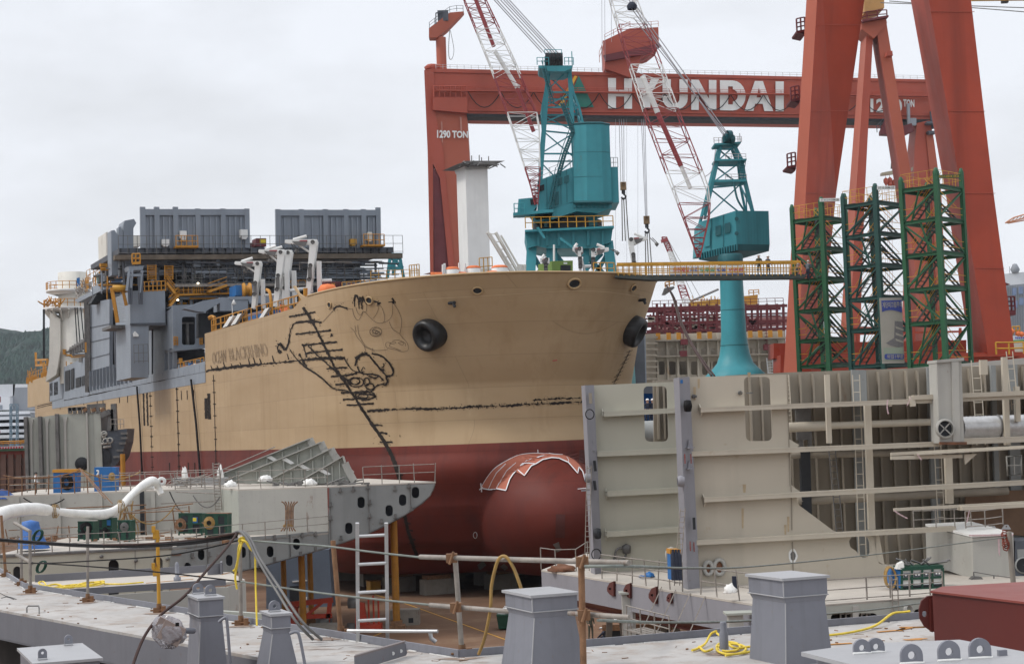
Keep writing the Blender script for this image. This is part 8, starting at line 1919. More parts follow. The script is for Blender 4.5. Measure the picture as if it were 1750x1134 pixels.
# white ventilation duct snaking across
f=lambda x,y,d:W(x,y,d)
pts=[(-14,892,96),(3,878,97),(30,871.5,99),(60,869,101),(95,873,103),(130,877,105),(165,879,107),(188,876,109),(205,866,110),(220,850,111),(235,836,112),(252,824.5,113),(262,822,113.5),(270,832,114),(276,844,114)]
mb=MB();sp=spline([f(*p)for p in pts],5);n=len(sp);mb.path(sp,.36,12,radii=[(.36*(1+.02*sin(i*1.7)))*(1.25-.25*min(1,i/18)if i<19 else .78+.14*sin(i*.24)if i<n-8 else .62)for i in range(n)])
mb.path(spline([f(222,850,111.4),f(238,838,112.3),f(250,833,113),f(262,833,113.4)],5),.16,8)
tag(mb.build('ventilation_duct',m_duct),'white plastic ventilation tube snaking across the stepped grey block','duct')
mb=MB()
for x,y,d in[(92,873,102.7),(204,865,109.5)]:
 c=f(x,y,d)
 mb=MB()
 for k in range(3):mb.path([c+V((.1*k+.05*cos(a),.42*cos(a*pi/6),.42*sin(a*pi/6)))for a in range(12)],.03,4,closed=True)
 tag(mb.build('tie_cord',m_hose_y),'ochre cord tied round the white ventilation tube','cord','cords round the white tube')
 # stack of scaffold boards and pipes on the upper deck
sb=thing('board_stack',W(345,832,120),'stack of grey scaffold boards in a cradle beside the leaning frames','board stack');mb=MB();f=atd(119.5)
for k in range(6):mb.prism([f(293+(k%3),828-k*2.3),f(390-(k*3)%7,827-k*2.3),f(390-(k*3)%7,828.7-k*2.3),f(293+(k%3),829.7-k*2.3)],V((0,1.4,0)))
mb.build('board',m_galv,sb);mb=MB()
for x in(294,320,345,375,392):mb.bar(f(x,832)-V((0,.1,0)),f(x,812)-V((0,.1,0)),.07)
mb.build('cradle',m_pipe,sb)
mb=MB();rnd=random.Random(8)
for i in range(26):p=f(rnd.uniform(280,400),rnd.uniform(815,832))-V((0,rnd.uniform(0,.8),0));mb.tube(p,p+V((rnd.uniform(-1.4,1.4),rnd.uniform(-.3,.3),rnd.uniform(-.15,.5))),.03,4)
mb.build('loose_pipe',m_pipe,sb)
for x,y,l in[(316,818,'white cloth scrap hanging on the board stack'),(377,816,'white rag tied at the top of the short ladder')]:
 mb=lump(atd(118)(x,y),.2,.75,x);tag(mb.build('rag',m_duct),l,'rag')
for x,y,l in[(395,831,'small white sack beside the board stack'),(453,822,'white sack among the leaning frames'),(529,828,'white sack before the third leaning frame')]:
 mb=MB();c=atd(113.5)(x,y);mb=lump(c,.38,.38,x);tag(mb.build('sack',m_duct),l,'sack')
mb=MB();c=atd(114)(277,822);mb.lathe([(.1,0),(.3,0),(.32,.15),(.28,.2),(.1,.15)],c,14,(0,-1,0));tag(mb.build('lamp_reel',m_white),'round white reel at the end of the ventilation tube','reel')
mb=MB();rnd=random.Random(17)
for i in range(34):
 p=atd(rnd.uniform(112,116))(rnd.uniform(470,640),rnd.uniform(824,829));k=rnd.random()
 if k<.6:mb.box(p,(rnd.uniform(.2,.7),.4,rnd.uniform(.1,.4)),rnd.uniform(0,3))
 else:mb.tube(p,p+V((rnd.uniform(-1.5,1.5),0,rnd.uniform(0,.4))),.05,5)
tag(mb.build('clutter',m_steel),'low clutter of hoses and clamps along the upper deck edge','clutter',kind='stuff')
mb=MB();rnd=random.Random(18)
for i in range(60):
 x=rnd.uniform(10,390);p=Zp(x,rnd.uniform(912,926),ZB+.1);k=rnd.random()
 if k<.4:mb.box(p,(rnd.uniform(.15,.7),.3,rnd.uniform(.1,.3)),rnd.uniform(0,3))
 else:mb.tube(p,p+V((rnd.uniform(-1.8,1.8),rnd.uniform(-1,1),rnd.uniform(0,.15))),.035,4)
tag(mb.build('clutter',m_rusty),'rusty bits, hoses and clamps strewn over the lower deck','clutter',kind='stuff')
mb=MB();rnd=random.Random(19)
for i in range(16):
 x=rnd.uniform(205,235);p=Zp(x,915,ZB);mb.path(spline([p+V((0,0,1.5+rnd.uniform(-.3,1))),p+V((rnd.uniform(-.5,.5),0,.8)),p+V((rnd.uniform(-.8,.8),-.2,.1))],4),.04,4)
tag(mb.build('hanging_hose',m_hose_y),'ochre hoses hanging in a bunch beside the small bright green machine','hose')
# orange torch stand with many hooks before the box front
ts=thing('hose_stand',W(494,905,109),'ochre hose tree with hooked arms in front of the plain box wall','hose stand');f=atd(109);mb=MB()
for k in range(6):
 x=488+k*2.6;mb.path(spline([f(x-8+k*2.4,907),f(x-3+k*.6,901),f(x,893),f(x+.3,866),f(x-4+k*2,858),f(x-7+k*3,857)],4),.045,5)
mb.build('bent_bar',m_rusty,ts);mb=MB();mb.path([f(492+8*cos(a*pi/6),898+2*sin(a*pi/6))for a in range(12)],.05,5,closed=True);mb.build('ring',m_hose_y,ts)
# railings
dA=lambda x,y,z=ZA:Zp(x,y,z)
def alongA(xs,y0,y1):return[Zp(x,y0+(y1-y0)*(x-xs[0])/(xs[-1]-xs[0]),ZA)for x in xs]
def edge(a,b,n,z):return[V((lerp(a,b,k/n).x,lerp(a,b,k/n).y,z))for k in range(n+1)]
railing('rusty pipe railing along the upper deck edge before the blue cabinets',edge(wl0,lerp(wl0,wl1,.5),9,ZA),m_rusty,1.2,(1,.66,.33),.045,.03,jit=.15)
railing('pipe railing along the upper deck edge behind the white tube',edge(lerp(wl0,wl1,.5),wl1,8,ZA),m_pipe,1.15,(1,.66,.33),.04,.028,jit=.12)
railing('second pipe railing on the far side of the upper deck',[p+V((0,6,0))for p in edge(wl0,wl1,12,ZA)],m_pipe,1.2,(1,.5),.035,.028,jit=.15)
railing('pipe railing over the curved end of the grey block',[V((lerp(gB,gC,t).x,lerp(gB,gC,t).y+.3,ZA))for t in(.33,.5,.66,.8,.99)],m_pipe,1.2,(1,.55),.035,.028,jit=.1)
railing('pipe railing above the plain box wall',[V((lerp(co,gB,t).x,lerp(co,gB,t).y+.3,ZA))for t in(.0,.25,.5,.75,1.)],m_pipe,1.2,(1,.5),.03,.025,jit=.1)
railing('wire railing along the lower deck edge over the arched shell',edge(Fm1,F1,11,ZB),m_pipe,1.15,(1,.55,.1),.035,.022,jit=.12)
railing('wire railing along the lower deck edge below the plain box',edge(F1,F2,7,ZB),m_pipe,1.1,(1,.55),.035,.022,jit=.05)
railing('rusty leaning pipe frame on the lower deck in front of the back wall',[Zp(x,y,ZB)for x,y in((210,916),(250,914),(300,911),(325,912))],m_rusty,1.6,(1,.6),.045,.035,jit=.3)
railing('low rusty rail along the lower deck behind the machines',[Zp(x,y,ZB)for x,y in((15,930),(60,927),(95,925),(120,925),(160,922))],m_rusty,.95,(1,.5),.04,.03,jit=.3)
for A_,B_ in[((350,815,118),(470,763,121)),((113,868,110),(250,862,114)),((275,860,114),(365,856,116)),((140,880,112),(320,866,114)),((135,800,118),(180,852,112)),((137,800,118),(192,860,111)),((30,905,104),(96,902,105)),((230,872,112),(330,860,113)),((300,868,113),(352,896,109)),((300,840,116),(372,843,116))]:
 tag(MB().tube(W(*A_),W(*B_),.04,5).build('scaffold_pipe',m_rusty if A_[1]in(800,872,868)else m_pipe),'loose scaffold pipe slung before the back wall of the grey block','scaffold pipe','loose scaffold pipes on the grey block')
for A_,B_,sg,m,l in[((5,812,118),(140,802,118),.4,m_rusty,'long brown hose strung along the upper railing to the amber topped cabinet'),((140,802,118),(240,806,118.5),.6,m_hose_y,'ochre hose strung between the two blue cabinets'),((225,880,110),(300,862,113),.9,m_hose_y,'ochre hose sagging from the bunch toward the back wall'),((290,840,116),(335,880,110),.7,m_hose,'black hose hanging down the back wall to the coils'),((376,848,115),(330,846,116),.8,m_steel,'grey cable sagging near the short grey ladder'),((40,850,116),(110,852,116),.5,m_hose,'black cable sagging under the upper railing')]:
 tag(MB().path(sag(W(*A_),W(*B_),sg),.045,5).build('hose',m),l,'hose')
for(x0,y0,x1,y1,d,n,l)in[(374,872,369,790,116,16,'short grey ladder rising past the box corner'),]:
 t=thing('ladder',W(x0,y0,d),l,'ladder');A9,B9=W(x0,y0,d),W(x1,y1,d)
 for s in(-1,1):MB().tube(A9+V((.22*s,0,0)),B9+V((.22*s,0,0)),.04,5).build('rail',m_pipe,t)
 for k in range(n):p=lerp(A9,B9,(k+.5)/n);MB().tube(p-V((.22,0,0)),p+V((.22,0,0)),.028,4).build('rung',m_pipe,t)
 # dock floor: keel blocks, cabin, machines, bin
rnd=random.Random(6);kb=[]
for i in range(18):
 t=10-(i//3)*7.5;s=(i%3-1)*8+rnd.uniform(-.6,.6)
 if i<3:t=7;s*=.8
 kb.append((t,s))
for i,(t,s)in enumerate(kb):
 p=SP(t,s,0);k=thing('keel_block',(p.x,p.y,0),'stained concrete keel block under the red ship bottom','keel block','keel blocks under the ship');R=atan2(HV.y,HV.x)
 mb=MB();mb.box((p.x,p.y,.65),(1.5,2.6,1.3),R);mb.build('concrete_base',m_concrete,k);mb=MB();mb.box((p.x,p.y,1.48),(1.2,2.2,.34),R);mb.build('timber_cap',m_rusty,k)
gcab=thing('site_cabin',(W(500,1030,135).x,137,0),'blue-grey site cabin with a dark doorway standing under the stepped grey block','cabin');f=atd(135)
mb=MB();b0=Zp(452,1040,0);mb.prism([f(455,950),f(562,938),f(570,1060),f(455,1064)],V((0,3,0)));mb.build('wall',mat('blue_grey_cabin_paint',(.15,.185,.24),.6,var=.1,scale=.5),gcab)
mb=MB();mb.prism([f(495,1001)-V((0,.03,0)),f(511,1000)-V((0,.03,0)),f(511,1060)-V((0,.03,0)),f(495,1062)-V((0,.03,0))],V((0,-.02,0)));mb.build('doorway',m_black,gcab);mb=MB();mb.prism([f(519,1019)-V((0,.03,0)),f(525,1019)-V((0,.03,0)),f(525,1026)-V((0,.03,0)),f(519,1026)-V((0,.03,0))],V((0,-.02,0)));mb.bar(f(500,993)-V((0,.05,0)),f(525,991)-V((0,.05,0)),.1);mb.build('notice',m_white,gcab)
def onfloor(px,py):return Zp(px,py,0)
yb_=thing('yellow_box',onfloor(636,1010),'small yellow steel box on the dock floor under the red hull','box');p=onfloor(638,1012)
mb=MB();mb.box(p+V((0,.5,.5)),(1.,.9,.95),.5);mb.build('body',m_yellow,yb_);mb=MB();mb.box(p+V((0,.5,1.0)),(1.1,1.,.08),.5);mb.build('lid',m_yprop,yb_)
bn=thing('waste_skip',onfloor(876,1076),'dark green waste skip heaped with white bags on the dock floor','skip');p=onfloor(880,1076)+V((0,.8,0));
mb=MB();a=1.25;mb.hexa([p+V(q)for q in((-a*.9,-.6,.1),(a*.9,-.6,.1),(a*.9,.6,.1),(-a*.9,.6,.1),(-a,-.75,1.05),(a,-.75,1.05),(a,.75,1.05),(-a,.75,1.05))]);mb.bar(p+V((-a,-.78,1.05)),p+V((a,-.78,1.05)),.1);mb.build('body',m_machine,bn)
mb=MB();rnd=random.Random(3)
for k in range(7):lump(p+V((rnd.uniform(-.8,.8),rnd.uniform(-.35,.35),1.0+rnd.uniform(0,.2))),.35,.3,k,mb)
mb.build('white_bag',m_duct,bn)
oj=thing('hydraulic_jack',onfloor(640,1075),'orange-red hydraulic jack standing on the dock floor by the ladder','jack');p=onfloor(624,1078)
mb=MB();mb.box(p+V((0,0,.25)),(2.4,1.4,.5));mb.prism([p+V((-.7,-.3,.5)),p+V((.2,-.3,.5)),p+V((.0,-.3,2)),p+V((-.5,-.3,2.1))],V((0,.6,0)));
for k in range(3):mb.tube(p+V((.3+k*.35,0,.5)),p+V((.3+k*.35,0,2.3+.2*(k%2))),.07,5)
mb.build('body',mat('bright_orange_red_paint',(.50,.05,.02),.5,var=.15),oj);mb=MB();mb.lathe([(.35,-.3),(.4,0),(.35,.4),(.01,.45)],p+V((-.8,-.2,2)),10);mb.lathe([(.3,0),(.3,.6)],p+V((-.9,-.8,.1)),10);mb.build('pump',m_steel,oj)
of=thing('transport_frame',onfloor(520,1078),'orange-red steel transport frame half hidden behind the small pedestal','transport frame');p=onfloor(520,1082)
mb=MB();mo=bpy.data.materials['bright_orange_red_paint']
mb.prism([p+V((-1.2,0,.3)),p+V((-.6,0,.3)),p+V((-.5,0,2.1)),p+V((-1.3,0,1.9))],V((0,1.2,0)));mb.bar(p+V((-1,0,2.1)),p+V((2.1,0,2.3)),.35);mb.bar(p+V((-.8,0,1.2)),p+V((2.0,0,1.2)),.3);mb.bar(p+V((.1,0,1.2)),p+V((1.4,0,2.2)),.22);mb.bar(p+V((1.6,0,.2)),p+V((1.9,0,2.2)),.3);mb.bar(p+V((-1,.2,.3)),p+V((2.2,.2,.3)),.4);mb.build('frame',mo,of)
mb=MB();mb.box(p+V((1.4,.3,.7)),(1.1,.8,.7));mb.lathe([(.3,-.3),(.3,.3),(.01,.31)],p+V((1.5,-.3,.75)),10,(1,0,0));mb.build('motor',m_steel,of)
for i,(x,y,lbl)in enumerate([(693,1058,'stained concrete block under the ochre prop behind the silver ladder'),(555,1085,'stained concrete block beside the rusty post foot'),(728,1072,'stained concrete block under the silver pipe')]):
 if i==2:continue
 p=onfloor(x,y+8);cb3=thing('concrete_block',p,lbl,'concrete block','concrete blocks on the dock floor');mb=MB();mb.box(p+V((0,0,.55)),(2.1,1.4,1.1));mb.build('body',m_concrete,cb3);mb=MB()
 for k in(-.45,.45):mb.box(p+V((k,-.71,.35)),(.35,.03,.35))
 mb.build('lifting_pocket',m_black,cb3)
mb=MB()
for a,b in[((700,1033),(880,1098)),((640,1015),(700,1033)),((560,1120),(700,1060))]:mb.bar(onfloor(*a)+V((0,0,.006)),onfloor(*b)+V((0,0,.006)),.12,.008,up=(0,0,1))
struct(mb.build('floor_marking',m_yellow))
# foreground walkway deck
DF=ZC-2.03
def fd(px,py,z=DF):return Zp(px,py,z)
deck=thing('walkway_deck',fd(600,1110),'scuffed grey steel walkway with a low toe plate along its edge','walkway')
far_e=[(-60,940),(40,1004),(785,1124),(1574,1058),(1950,1026)]
near_e=[(1950,1500),(505,1500),(505,1134),(0,1041),(-60,1030)]
poly=[fd(*p)for p in far_e]+[fd(*p)for p in near_e]
mb=MB();mb.prism(poly,(0,0,-.03));mb.build('deck_plate',m_fdeck,deck)
mb=MB();a,b=fd(-60,1030),fd(505,1134);c_=fd(505,1500)
for p,q in((a,b),(b,c_)):mb.prism([p-V((0,0,.031)),q-V((0,0,.031)),q-V((0,0,.36)),p-V((0,0,.36))],V((0,.03,0)))
mb.prism([a-V((0,-.01,.36)),b-V((0,-.01,.36)),b+V((0,.5,-.36)),a+V((0,.5,-.36))],(0,0,-.02));mb.build('edge_beam',m_fside,deck)
mb=MB();
for p,q in zip(far_e[:-1],far_e[1:]):
 A,B=fd(*p),fd(*q);mb.bar(A+V((0,.03,.035)),B+V((0,.03,.035)),.025,.075,up=(0,0,1));mb.bar(A-V((0,-.04,.2)),B-V((0,-.04,.2)),.03,.34,up=(0,0,1))
mb.build('toe_plate',m_ped,deck)
mb=MB();rnd=random.Random(23)
for p,q in zip(far_e[:-1],far_e[1:]):
 A,B=fd(*p),fd(*q)
 for k in range(60):t=rnd.random();w=rnd.uniform(.05,.3);P=lerp(A,B,t);Q=P+(B-A).normalized()*w;mb.bar(P+V((0,-.02,.004)),Q+V((0,-.02,.004)),rnd.uniform(.006,.014),.008,up=(0,0,1))
mb.build('weld_spatter',m_white,deck)
mb=MB();rnd=random.Random(24)
def stain(x,y,l,w,ang,mb):
 c=fd(x,y)+V((0,0,.004));n=9;pts=[]
 d=V((cos(ang),sin(ang),0));s=V((-d.y,d.x,0))
 for k in range(2*n):a=k*pi/n;pts.append(c+d*l/2*cos(a)*rnd.uniform(.8,1.1)+s*w/2*sin(a)*rnd.uniform(.5,1.3))
 mb.add(pts,[tuple(range(2*n))])
for i in range(16):x=rnd.uniform(500,690);y=rnd.uniform(1090,1130);stain(x,y,rnd.uniform(.1,.5),rnd.uniform(.006,.03),rnd.uniform(-.3,.3),mb)
for i in range(14):x=rnd.uniform(5,380);y=1010+x*.15+rnd.uniform(2,30);stain(x,y,rnd.uniform(.1,.6),rnd.uniform(.005,.02),rnd.uniform(-.6,.6),mb)
mb.build('scratch_stain',mat('brown_scratch_stain',(.2,.14,.115),.8,var=.4,scale=6),deck)
mb=MB()
for pl in[[(1500,1080),(1535,1077),(1560,1072),(1590,1071)],[(1537,1072),(1592,1071)],[(1535,1078),(1545,1074)]]:
 for a,b in zip(pl,pl[1:]):mb.bar(fd(*a)+V((0,0,.006)),fd(*b)+V((0,0,.006)),.05,.004,up=(0,0,1))
mb.bar(fd(1408,1102)+V((0,0,.006)),fd(1455,1099)+V((0,0,.006)),.05,.004,up=(0,0,1));stain(1565,1092,.25,.12,.2,mb)
mb.build('orange_chalk_mark',mat('orange_marking',(.50,.23,.06),.8,var=.3,scale=8),deck)
mb=MB();stain(1425,1112,.14,.05,.1,mb);mb.build('dirt_patch',m_black,deck)
mb=MB();rnd=random.Random(91)
def inside_deck():
 while True:
  x=rnd.uniform(0,1600);y=rnd.uniform(1010,1134)
  lim=1006+(x-56)*.1565 if x<785 else 1128-(x-785)*.083
  if y>lim and not(x<505 and y>1041+x*.184):return fd(x,y)+V((0,0,.004))
for i in range(110):
 p=inside_deck();an=rnd.uniform(0,3.14);l=rnd.uniform(.02,.13);q9=p+V((cos(an)*l,sin(an)*l,0))
 if i%3:mb.tube(p,q9,rnd.uniform(.0015,.004),4)
 else:mb.box(p+V((0,0,.004)),(rnd.uniform(.01,.035),rnd.uniform(.008,.02),.01),an)
tag(mb.build('litter',m_rusty),'welding rod stubs, wire ends and rust flakes strewn over the walkway','litter',kind='stuff')
mb=MB()
for pts in([(0,1013),(9,1018),(20,1021),(28,1024)],[(2,1022),(12,1020),(24,1024)]):mb.path(spline([fd(*p)+V((0,0,.006))for p in pts],5),.004,4)
tag(mb.build('loose_wire',m_hose),'thin dark wire lying in curls on the walkway','wire')
mb=MB()
for x,y,r in[(51,1014,.13),(150,1029,.11),(271,1047,.13),(412,1069,.12),(582,1089,.2),(788,1123,.14),(1238,1115,.12),(340,1085,.1)]:
 c=fd(x,y)+V((0,0,.0045));n=16;mb.add([c+V((r*(1+.35*sin(3*k+x))*cos(k*pi/8)*1.3,-.06+r*(1+.3*sin(5*k+y))*.7*sin(k*pi/8),0))for k in range(n)],[tuple(range(n))])
mb.build('rust_stain',mat('thin_rust_stain',(.3,.225,.18),.85,var=.3,scale=9),deck)
# burnt raw end of the plate and a loose channel
mb=MB();A,B=fd(381,1106),fd(452,1121)
for k in range(9):p=lerp(A,B,k/8)+V((0,-.02,-.05));mb.box(p,(.05,.03,random.uniform(.06,.13)),.3)
mb.build('burnt_edge',m_rusty,deck)
ch=thing('steel_channel',fd(660,1125),'loose brown-grey steel channel with two holes lying on the walkway edge','steel channel');z0=V((0,0,.01))
A,B=fd(606,1148)+z0,fd(694,1121)+z0;mb=MB();mb.bar(A,B,.02,.16,up=(0,0,1));
mb=MB();up_=V((0,0,.115));mb.prism([A,B,B+V((.01,.0,.02)),B+up_*.9,B+up_-(B-A).normalized()*.02,A+up_],V((0,.02,0)));mb.build('web',m_fside,ch)
mb=MB();mb.prism([A+up_,B+up_-(B-A).normalized()*.02,B+up_+V((0,.1,0))-(B-A).normalized()*.02,A+up_+V((0,.1,0))],(0,0,.015));mb.build('flange',mat('brown_grey_channel_paint',(.2,.17,.165),.6,var=.15,scale=2),ch)
mb=MB()
for t in(.74,.9):mb.lathe([(.017,0),(.001,0)],lerp(A,B,t)+V((0,-.012,.055)),12,(0,-1,0))
mb.build('bolt_hole',m_white,ch)
gh2=tag(MB().path([fd(46,1046),fd(46,1046)+V((0,0,.06)),fd(47,1045)+V((.01,0,.075)),fd(66,1045)+V((0,0,.075)),fd(67,1047)+V((0,0,.06)),fd(67,1048)],.009,6).build('grab_handle',m_steel),'small bent rod handle welded on the walkway near its outer beam','handle')
# grey pedestals with lifting lugs
def lug_geo(mb,c,w,h,t,ax,hole=.35):
 """upright rounded plate with an eye; ax = direction of its width"""
 ax=V(ax).normalized();n=V((-ax.y,ax.x,0));r=w/2
 out=[(-r,0)]+[(-r*cos(k*pi/10),h-r+r*sin(k*pi/10))for k in range(11)]+[(r,0)]
 mb.plate(out,[circ(0,h-r,r*hole,12)],lambda x,y:c+ax*x+V((0,0,y))-n*t/2,n*t);return mb
def pedestal(px,py,d,wl,wr,plate,zbot,label,taper=.12,cap=.22,lugs=(),rot=-.62,grp='grey pedestals with lifting lugs'):
 """px, py: picture point of the near corner of the cap plate; wl, wr: visible face widths in metres"""
 c=W(px,py,d);dl=V((-cos(.9),sin(.9),0));
 ul=V((-cos(rot+1.15),sin(rot+1.15),0));ur=V((cos(-rot*.35),sin(-rot*.35)+.12,0)).normalized();ul=V((-.39,.92,0));ur=V((.93,.36,0))
 t=thing('pedestal',(c.x,c.y,zbot),label,'pedestal',grp)
 P=[c,c+ur*(wr+plate),c+ur*(wr+plate)+ul*(wl+plate),c+ul*(wl+plate)]
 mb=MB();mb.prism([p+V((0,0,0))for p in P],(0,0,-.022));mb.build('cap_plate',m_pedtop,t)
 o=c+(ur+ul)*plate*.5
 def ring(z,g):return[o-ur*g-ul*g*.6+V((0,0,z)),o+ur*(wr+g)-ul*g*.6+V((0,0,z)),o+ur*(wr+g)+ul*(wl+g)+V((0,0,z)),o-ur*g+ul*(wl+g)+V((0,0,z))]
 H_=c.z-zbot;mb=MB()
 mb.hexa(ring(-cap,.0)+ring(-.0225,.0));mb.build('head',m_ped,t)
 mb=MB();g0=-wr*.05;r1=ring(-cap-.05,g0);mb.hexa(r1+ring(-cap-.0005,-.002));mb.hexa(ring(-H_,taper*H_)+[p-V((0,0,.0005))for p in r1]);mb.build('shaft',m_ped,t)
 mb=MB()
 for rr,z in((ring(-cap,.006),0),):mb.path(rr[:2],.006,5);mb.path([rr[3],rr[0]],.006,5)
 k0=ring(-cap,.004)[0];k1=ring(-H_,taper*H_+.004)[0];mb.path([ring(-.03,.003)[0],k0],.006,5);mb.path([ring(-cap-.05,g0+.004)[0],k1],.006,5);mb.build('weld_bead',m_pedtop,t)
 for(u,v,w,h,ax)in lugs:
  mb=MB();lug_geo(mb,c+ur*u+ul*v+V((0,0,.0)),w,h,.03,ur if ax=='r' else ul);lg_=mb.build('lifting_lug',m_ped,t)
  mb=MB();cc=c+ur*u+ul*v+V((0,0,.006));a=(ur if ax=='r' else ul)*(w*.52);n_=V((-a.y,a.x,0)).normalized()*.025;mb.path([cc+a-n_,cc-a-n_],.01,5);mb.path([cc+a+n_,cc-a+n_],.01,5);mb.build('weld_bead',m_pedtop,lg_)
 return t,c,ur,ul
pedestal(907,1017,13.5,.58,.40,.045,DF,'flaring light grey pedestal without lugs, below the bulbous bow',.07,.14)
pedestal(1337,988,13.7,.56,.42,.04,DF,'largest grey pedestal, between the coiled yellow rope and the red box',.02,.16)
pedestal(338,1022,15,.50,.22,.03,DF-2.2,'grey pedestal with two lifting lugs and a plastic-wrapped lamp on its arm',.06,.17,[(.10,.46,.1,.1,'r'),(.16,.2,.1,.1,'r')])
pedestal(462,1049,14.6,.36,.17,.03,DF,'smallest grey pedestal with one lifting lug',.1,.13,[(.09,.2,.1,.1,'r')])
t6,c6,ur6,ul6=pedestal(56,1133,13.2,1.1,.50,.05,DF-2.2,'low pale pedestal with one lug at each end of its plate, beside the walkway beam',.02,.2,[(.1,.2,.07,.09,'r'),(.42,1.05,.07,.09,'r')])
# wide plate with four lugs at the lower right
zp=ZC-1.69
pl=thing('lug_plate',Zp(1560,1150,zp),'wide grey plate carrying a double lug and three single lugs','lug plate')
mb=MB();mb.prism([Zp(*p,zp)for p in((1369,1113),(1470,1099),(1640,1092),(1900,1140),(1900,1300),(1640,1180))],(0,0,-.03));mb.build('plate',m_pedtop,pl)
mb=MB();mb.prism([Zp(*p,zp-.031)for p in((1395,1117),(1480,1104),(1600,1104),(1850,1180),(1640,1180))],(0,0,-.5));mb.build('box_base',m_ped,pl)
for x,y,w,h in[(1473,1116,.125,.105),(1497,1114,.125,.105),(1558,1133,.155,.135),(1622,1128,.155,.14),(1675,1124,.155,.14)]:
 d_=Zp(x,y,zp);mb=MB();lug_geo(mb,d_,w,h,.03,(1,.1,0),.36);lg_=mb.build('lifting_lug',m_ped,pl);mb=MB();mb.path([d_+V((-w*.55,-.025,.004)),d_+V((w*.55,.0,.004))],.012,5);mb.build('weld_bead',m_white,lg_)
mb=MB();mb.bar(Zp(1706,1120,zp)+V((0,0,.02)),Zp(1720,1119,zp)+V((0,0,.02)),.03,.04);mb.build('stub',m_ped,pl)
# dark oxide red box with an eye plate
rb=thing('steel_box',fd(1670,1105),'oxide red steel box with an eye plate at its end','steel box')
b0=fd(1593,1099);zt=W(1593,1012,b0.y).z;tp_=[Zp(*p,zt)for p in((1593,1012),(1900,1049),(1900,988),(1610,1005))];dn_=V((0,0,DF+.004-zt))
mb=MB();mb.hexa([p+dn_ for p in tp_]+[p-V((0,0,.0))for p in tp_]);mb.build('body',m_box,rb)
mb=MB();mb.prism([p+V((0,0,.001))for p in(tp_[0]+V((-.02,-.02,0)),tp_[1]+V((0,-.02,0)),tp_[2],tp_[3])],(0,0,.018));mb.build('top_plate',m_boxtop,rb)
f=onplane(b0+V((0,.12,0)),(0,1,0));mb=MB();mb.plate([(1594,1017),(1585,1018),(1575,1026),(1571,1040),(1572,1056),(1580,1070),(1594,1080)],[circ(1580,1048,4,12,5.5)],f,V((0,.03,0)));mb.build('eye_plate',m_box,rb)
mb=MB();mb.bar(f(1591,1022)-V((0,.01,0)),f(1592,1078)-V((0,.01,0)),.03,.05);mb.build('stiffener',m_box,rb)
# posts, ropes and pipes along the walkway edge
def post(pts,r,m,label,name='scaffold_post',clamp=True,group='scaffold posts along the walkway'):
 A,B=pts;t=thing(name,A,label,'post',group);MB().tube(A,B,r,10).build('tube',m,t)
 if clamp:
  mb=MB();mb.box(A+V((0,0,.03)),(.14,.05,.06),.3);mb.box(A+V((.06,-.03,.03)),(.05,.06,.1),.3);mb.tube(A+V((-.1,-.02,.03)),A+V((.1,-.02,.03)),.012,6);mb.lathe([(r*1.35,.05),(r*1.45,.08),(r*1.35,.11)],A,10);mb.build('clamp',m_rusty,t)
 return t
def P2(px,py,z):p=fd(px,py);return p,p+V((0,0,z))
def vpost(px,py,ytop,r,m,label,dx=0,**k):
 b=fd(px,py);tp=W(px+dx,ytop,b.y);return post((b,tp),r,m,label,**k)
vpost(10,985,880,.024,m_rusty,'rusty post holding up the end of the white tube',-8)
vpost(37,1000,897,.022,m_pipe,'grey scaffold post between the rusty post and the coiled green cords',-1)
vpost(52,1013,905,.023,m_pipe,'grey scaffold post with green cord coils',-1)
vpost(150,1028,899,.019,m_pipe,'thin dull post on the walkway edge between the coils and the yellow post')
yp=vpost(272,1046,906,.022,m_yellow,'bright ochre scaffold post with clamps on the walkway edge',-3)
mb=MB();b=fd(272,1046)
for y in(912,975):p=W(266,y,b.y);mb.box(p,(.06,.05,.1));mb.box(p+V((-.02,-.02,.06)),(.04,.04,.08));mb.tube(p+V((-.03,0,-.05)),p+V((.05,0,-.05)),.015,6)
mb.build('coupler',m_yellow,yp)
vpost(412,1068,918,.021,m_pipe,'weathered scaffold post with yellow rope tied at its top',-2)
vpost(583,1087,923,.026,m_rusty,'leaning rusty orange scaffold post beside the silver ladder',-14)
vpost(790,1121,955,.024,m_pipe,'weathered scaffold post under the corner of the pipe rail',-12)
b=W(998,1175,13.4);post((b,W(993,953,13.4)),.027,m_rusty,'brownish scaffold post next to the pedestal below the bulbous bow',clamp=False)
b=W(1733,1010,45);post((b,W(1724,908,45)),.075,m_concrete,'pale thick post by the pale box house with rusty rope knot',clamp=False)
mb=MB();c=W(1719,922,44.9)
for k in range(7):mb.path([c+V((.07*cos(a*pi/5)+.03*sin(2*a+k),.02*k,.06*k-.2+.1*sin(a*pi/5)))for a in range(10)],.018,5,closed=True)
tag(mb.build('rope_knot',mat('rusty_red_rope',(.22,.05,.03),.8,var=.3,scale=8)),'rusty red rope knot on the pale thick post','rope')
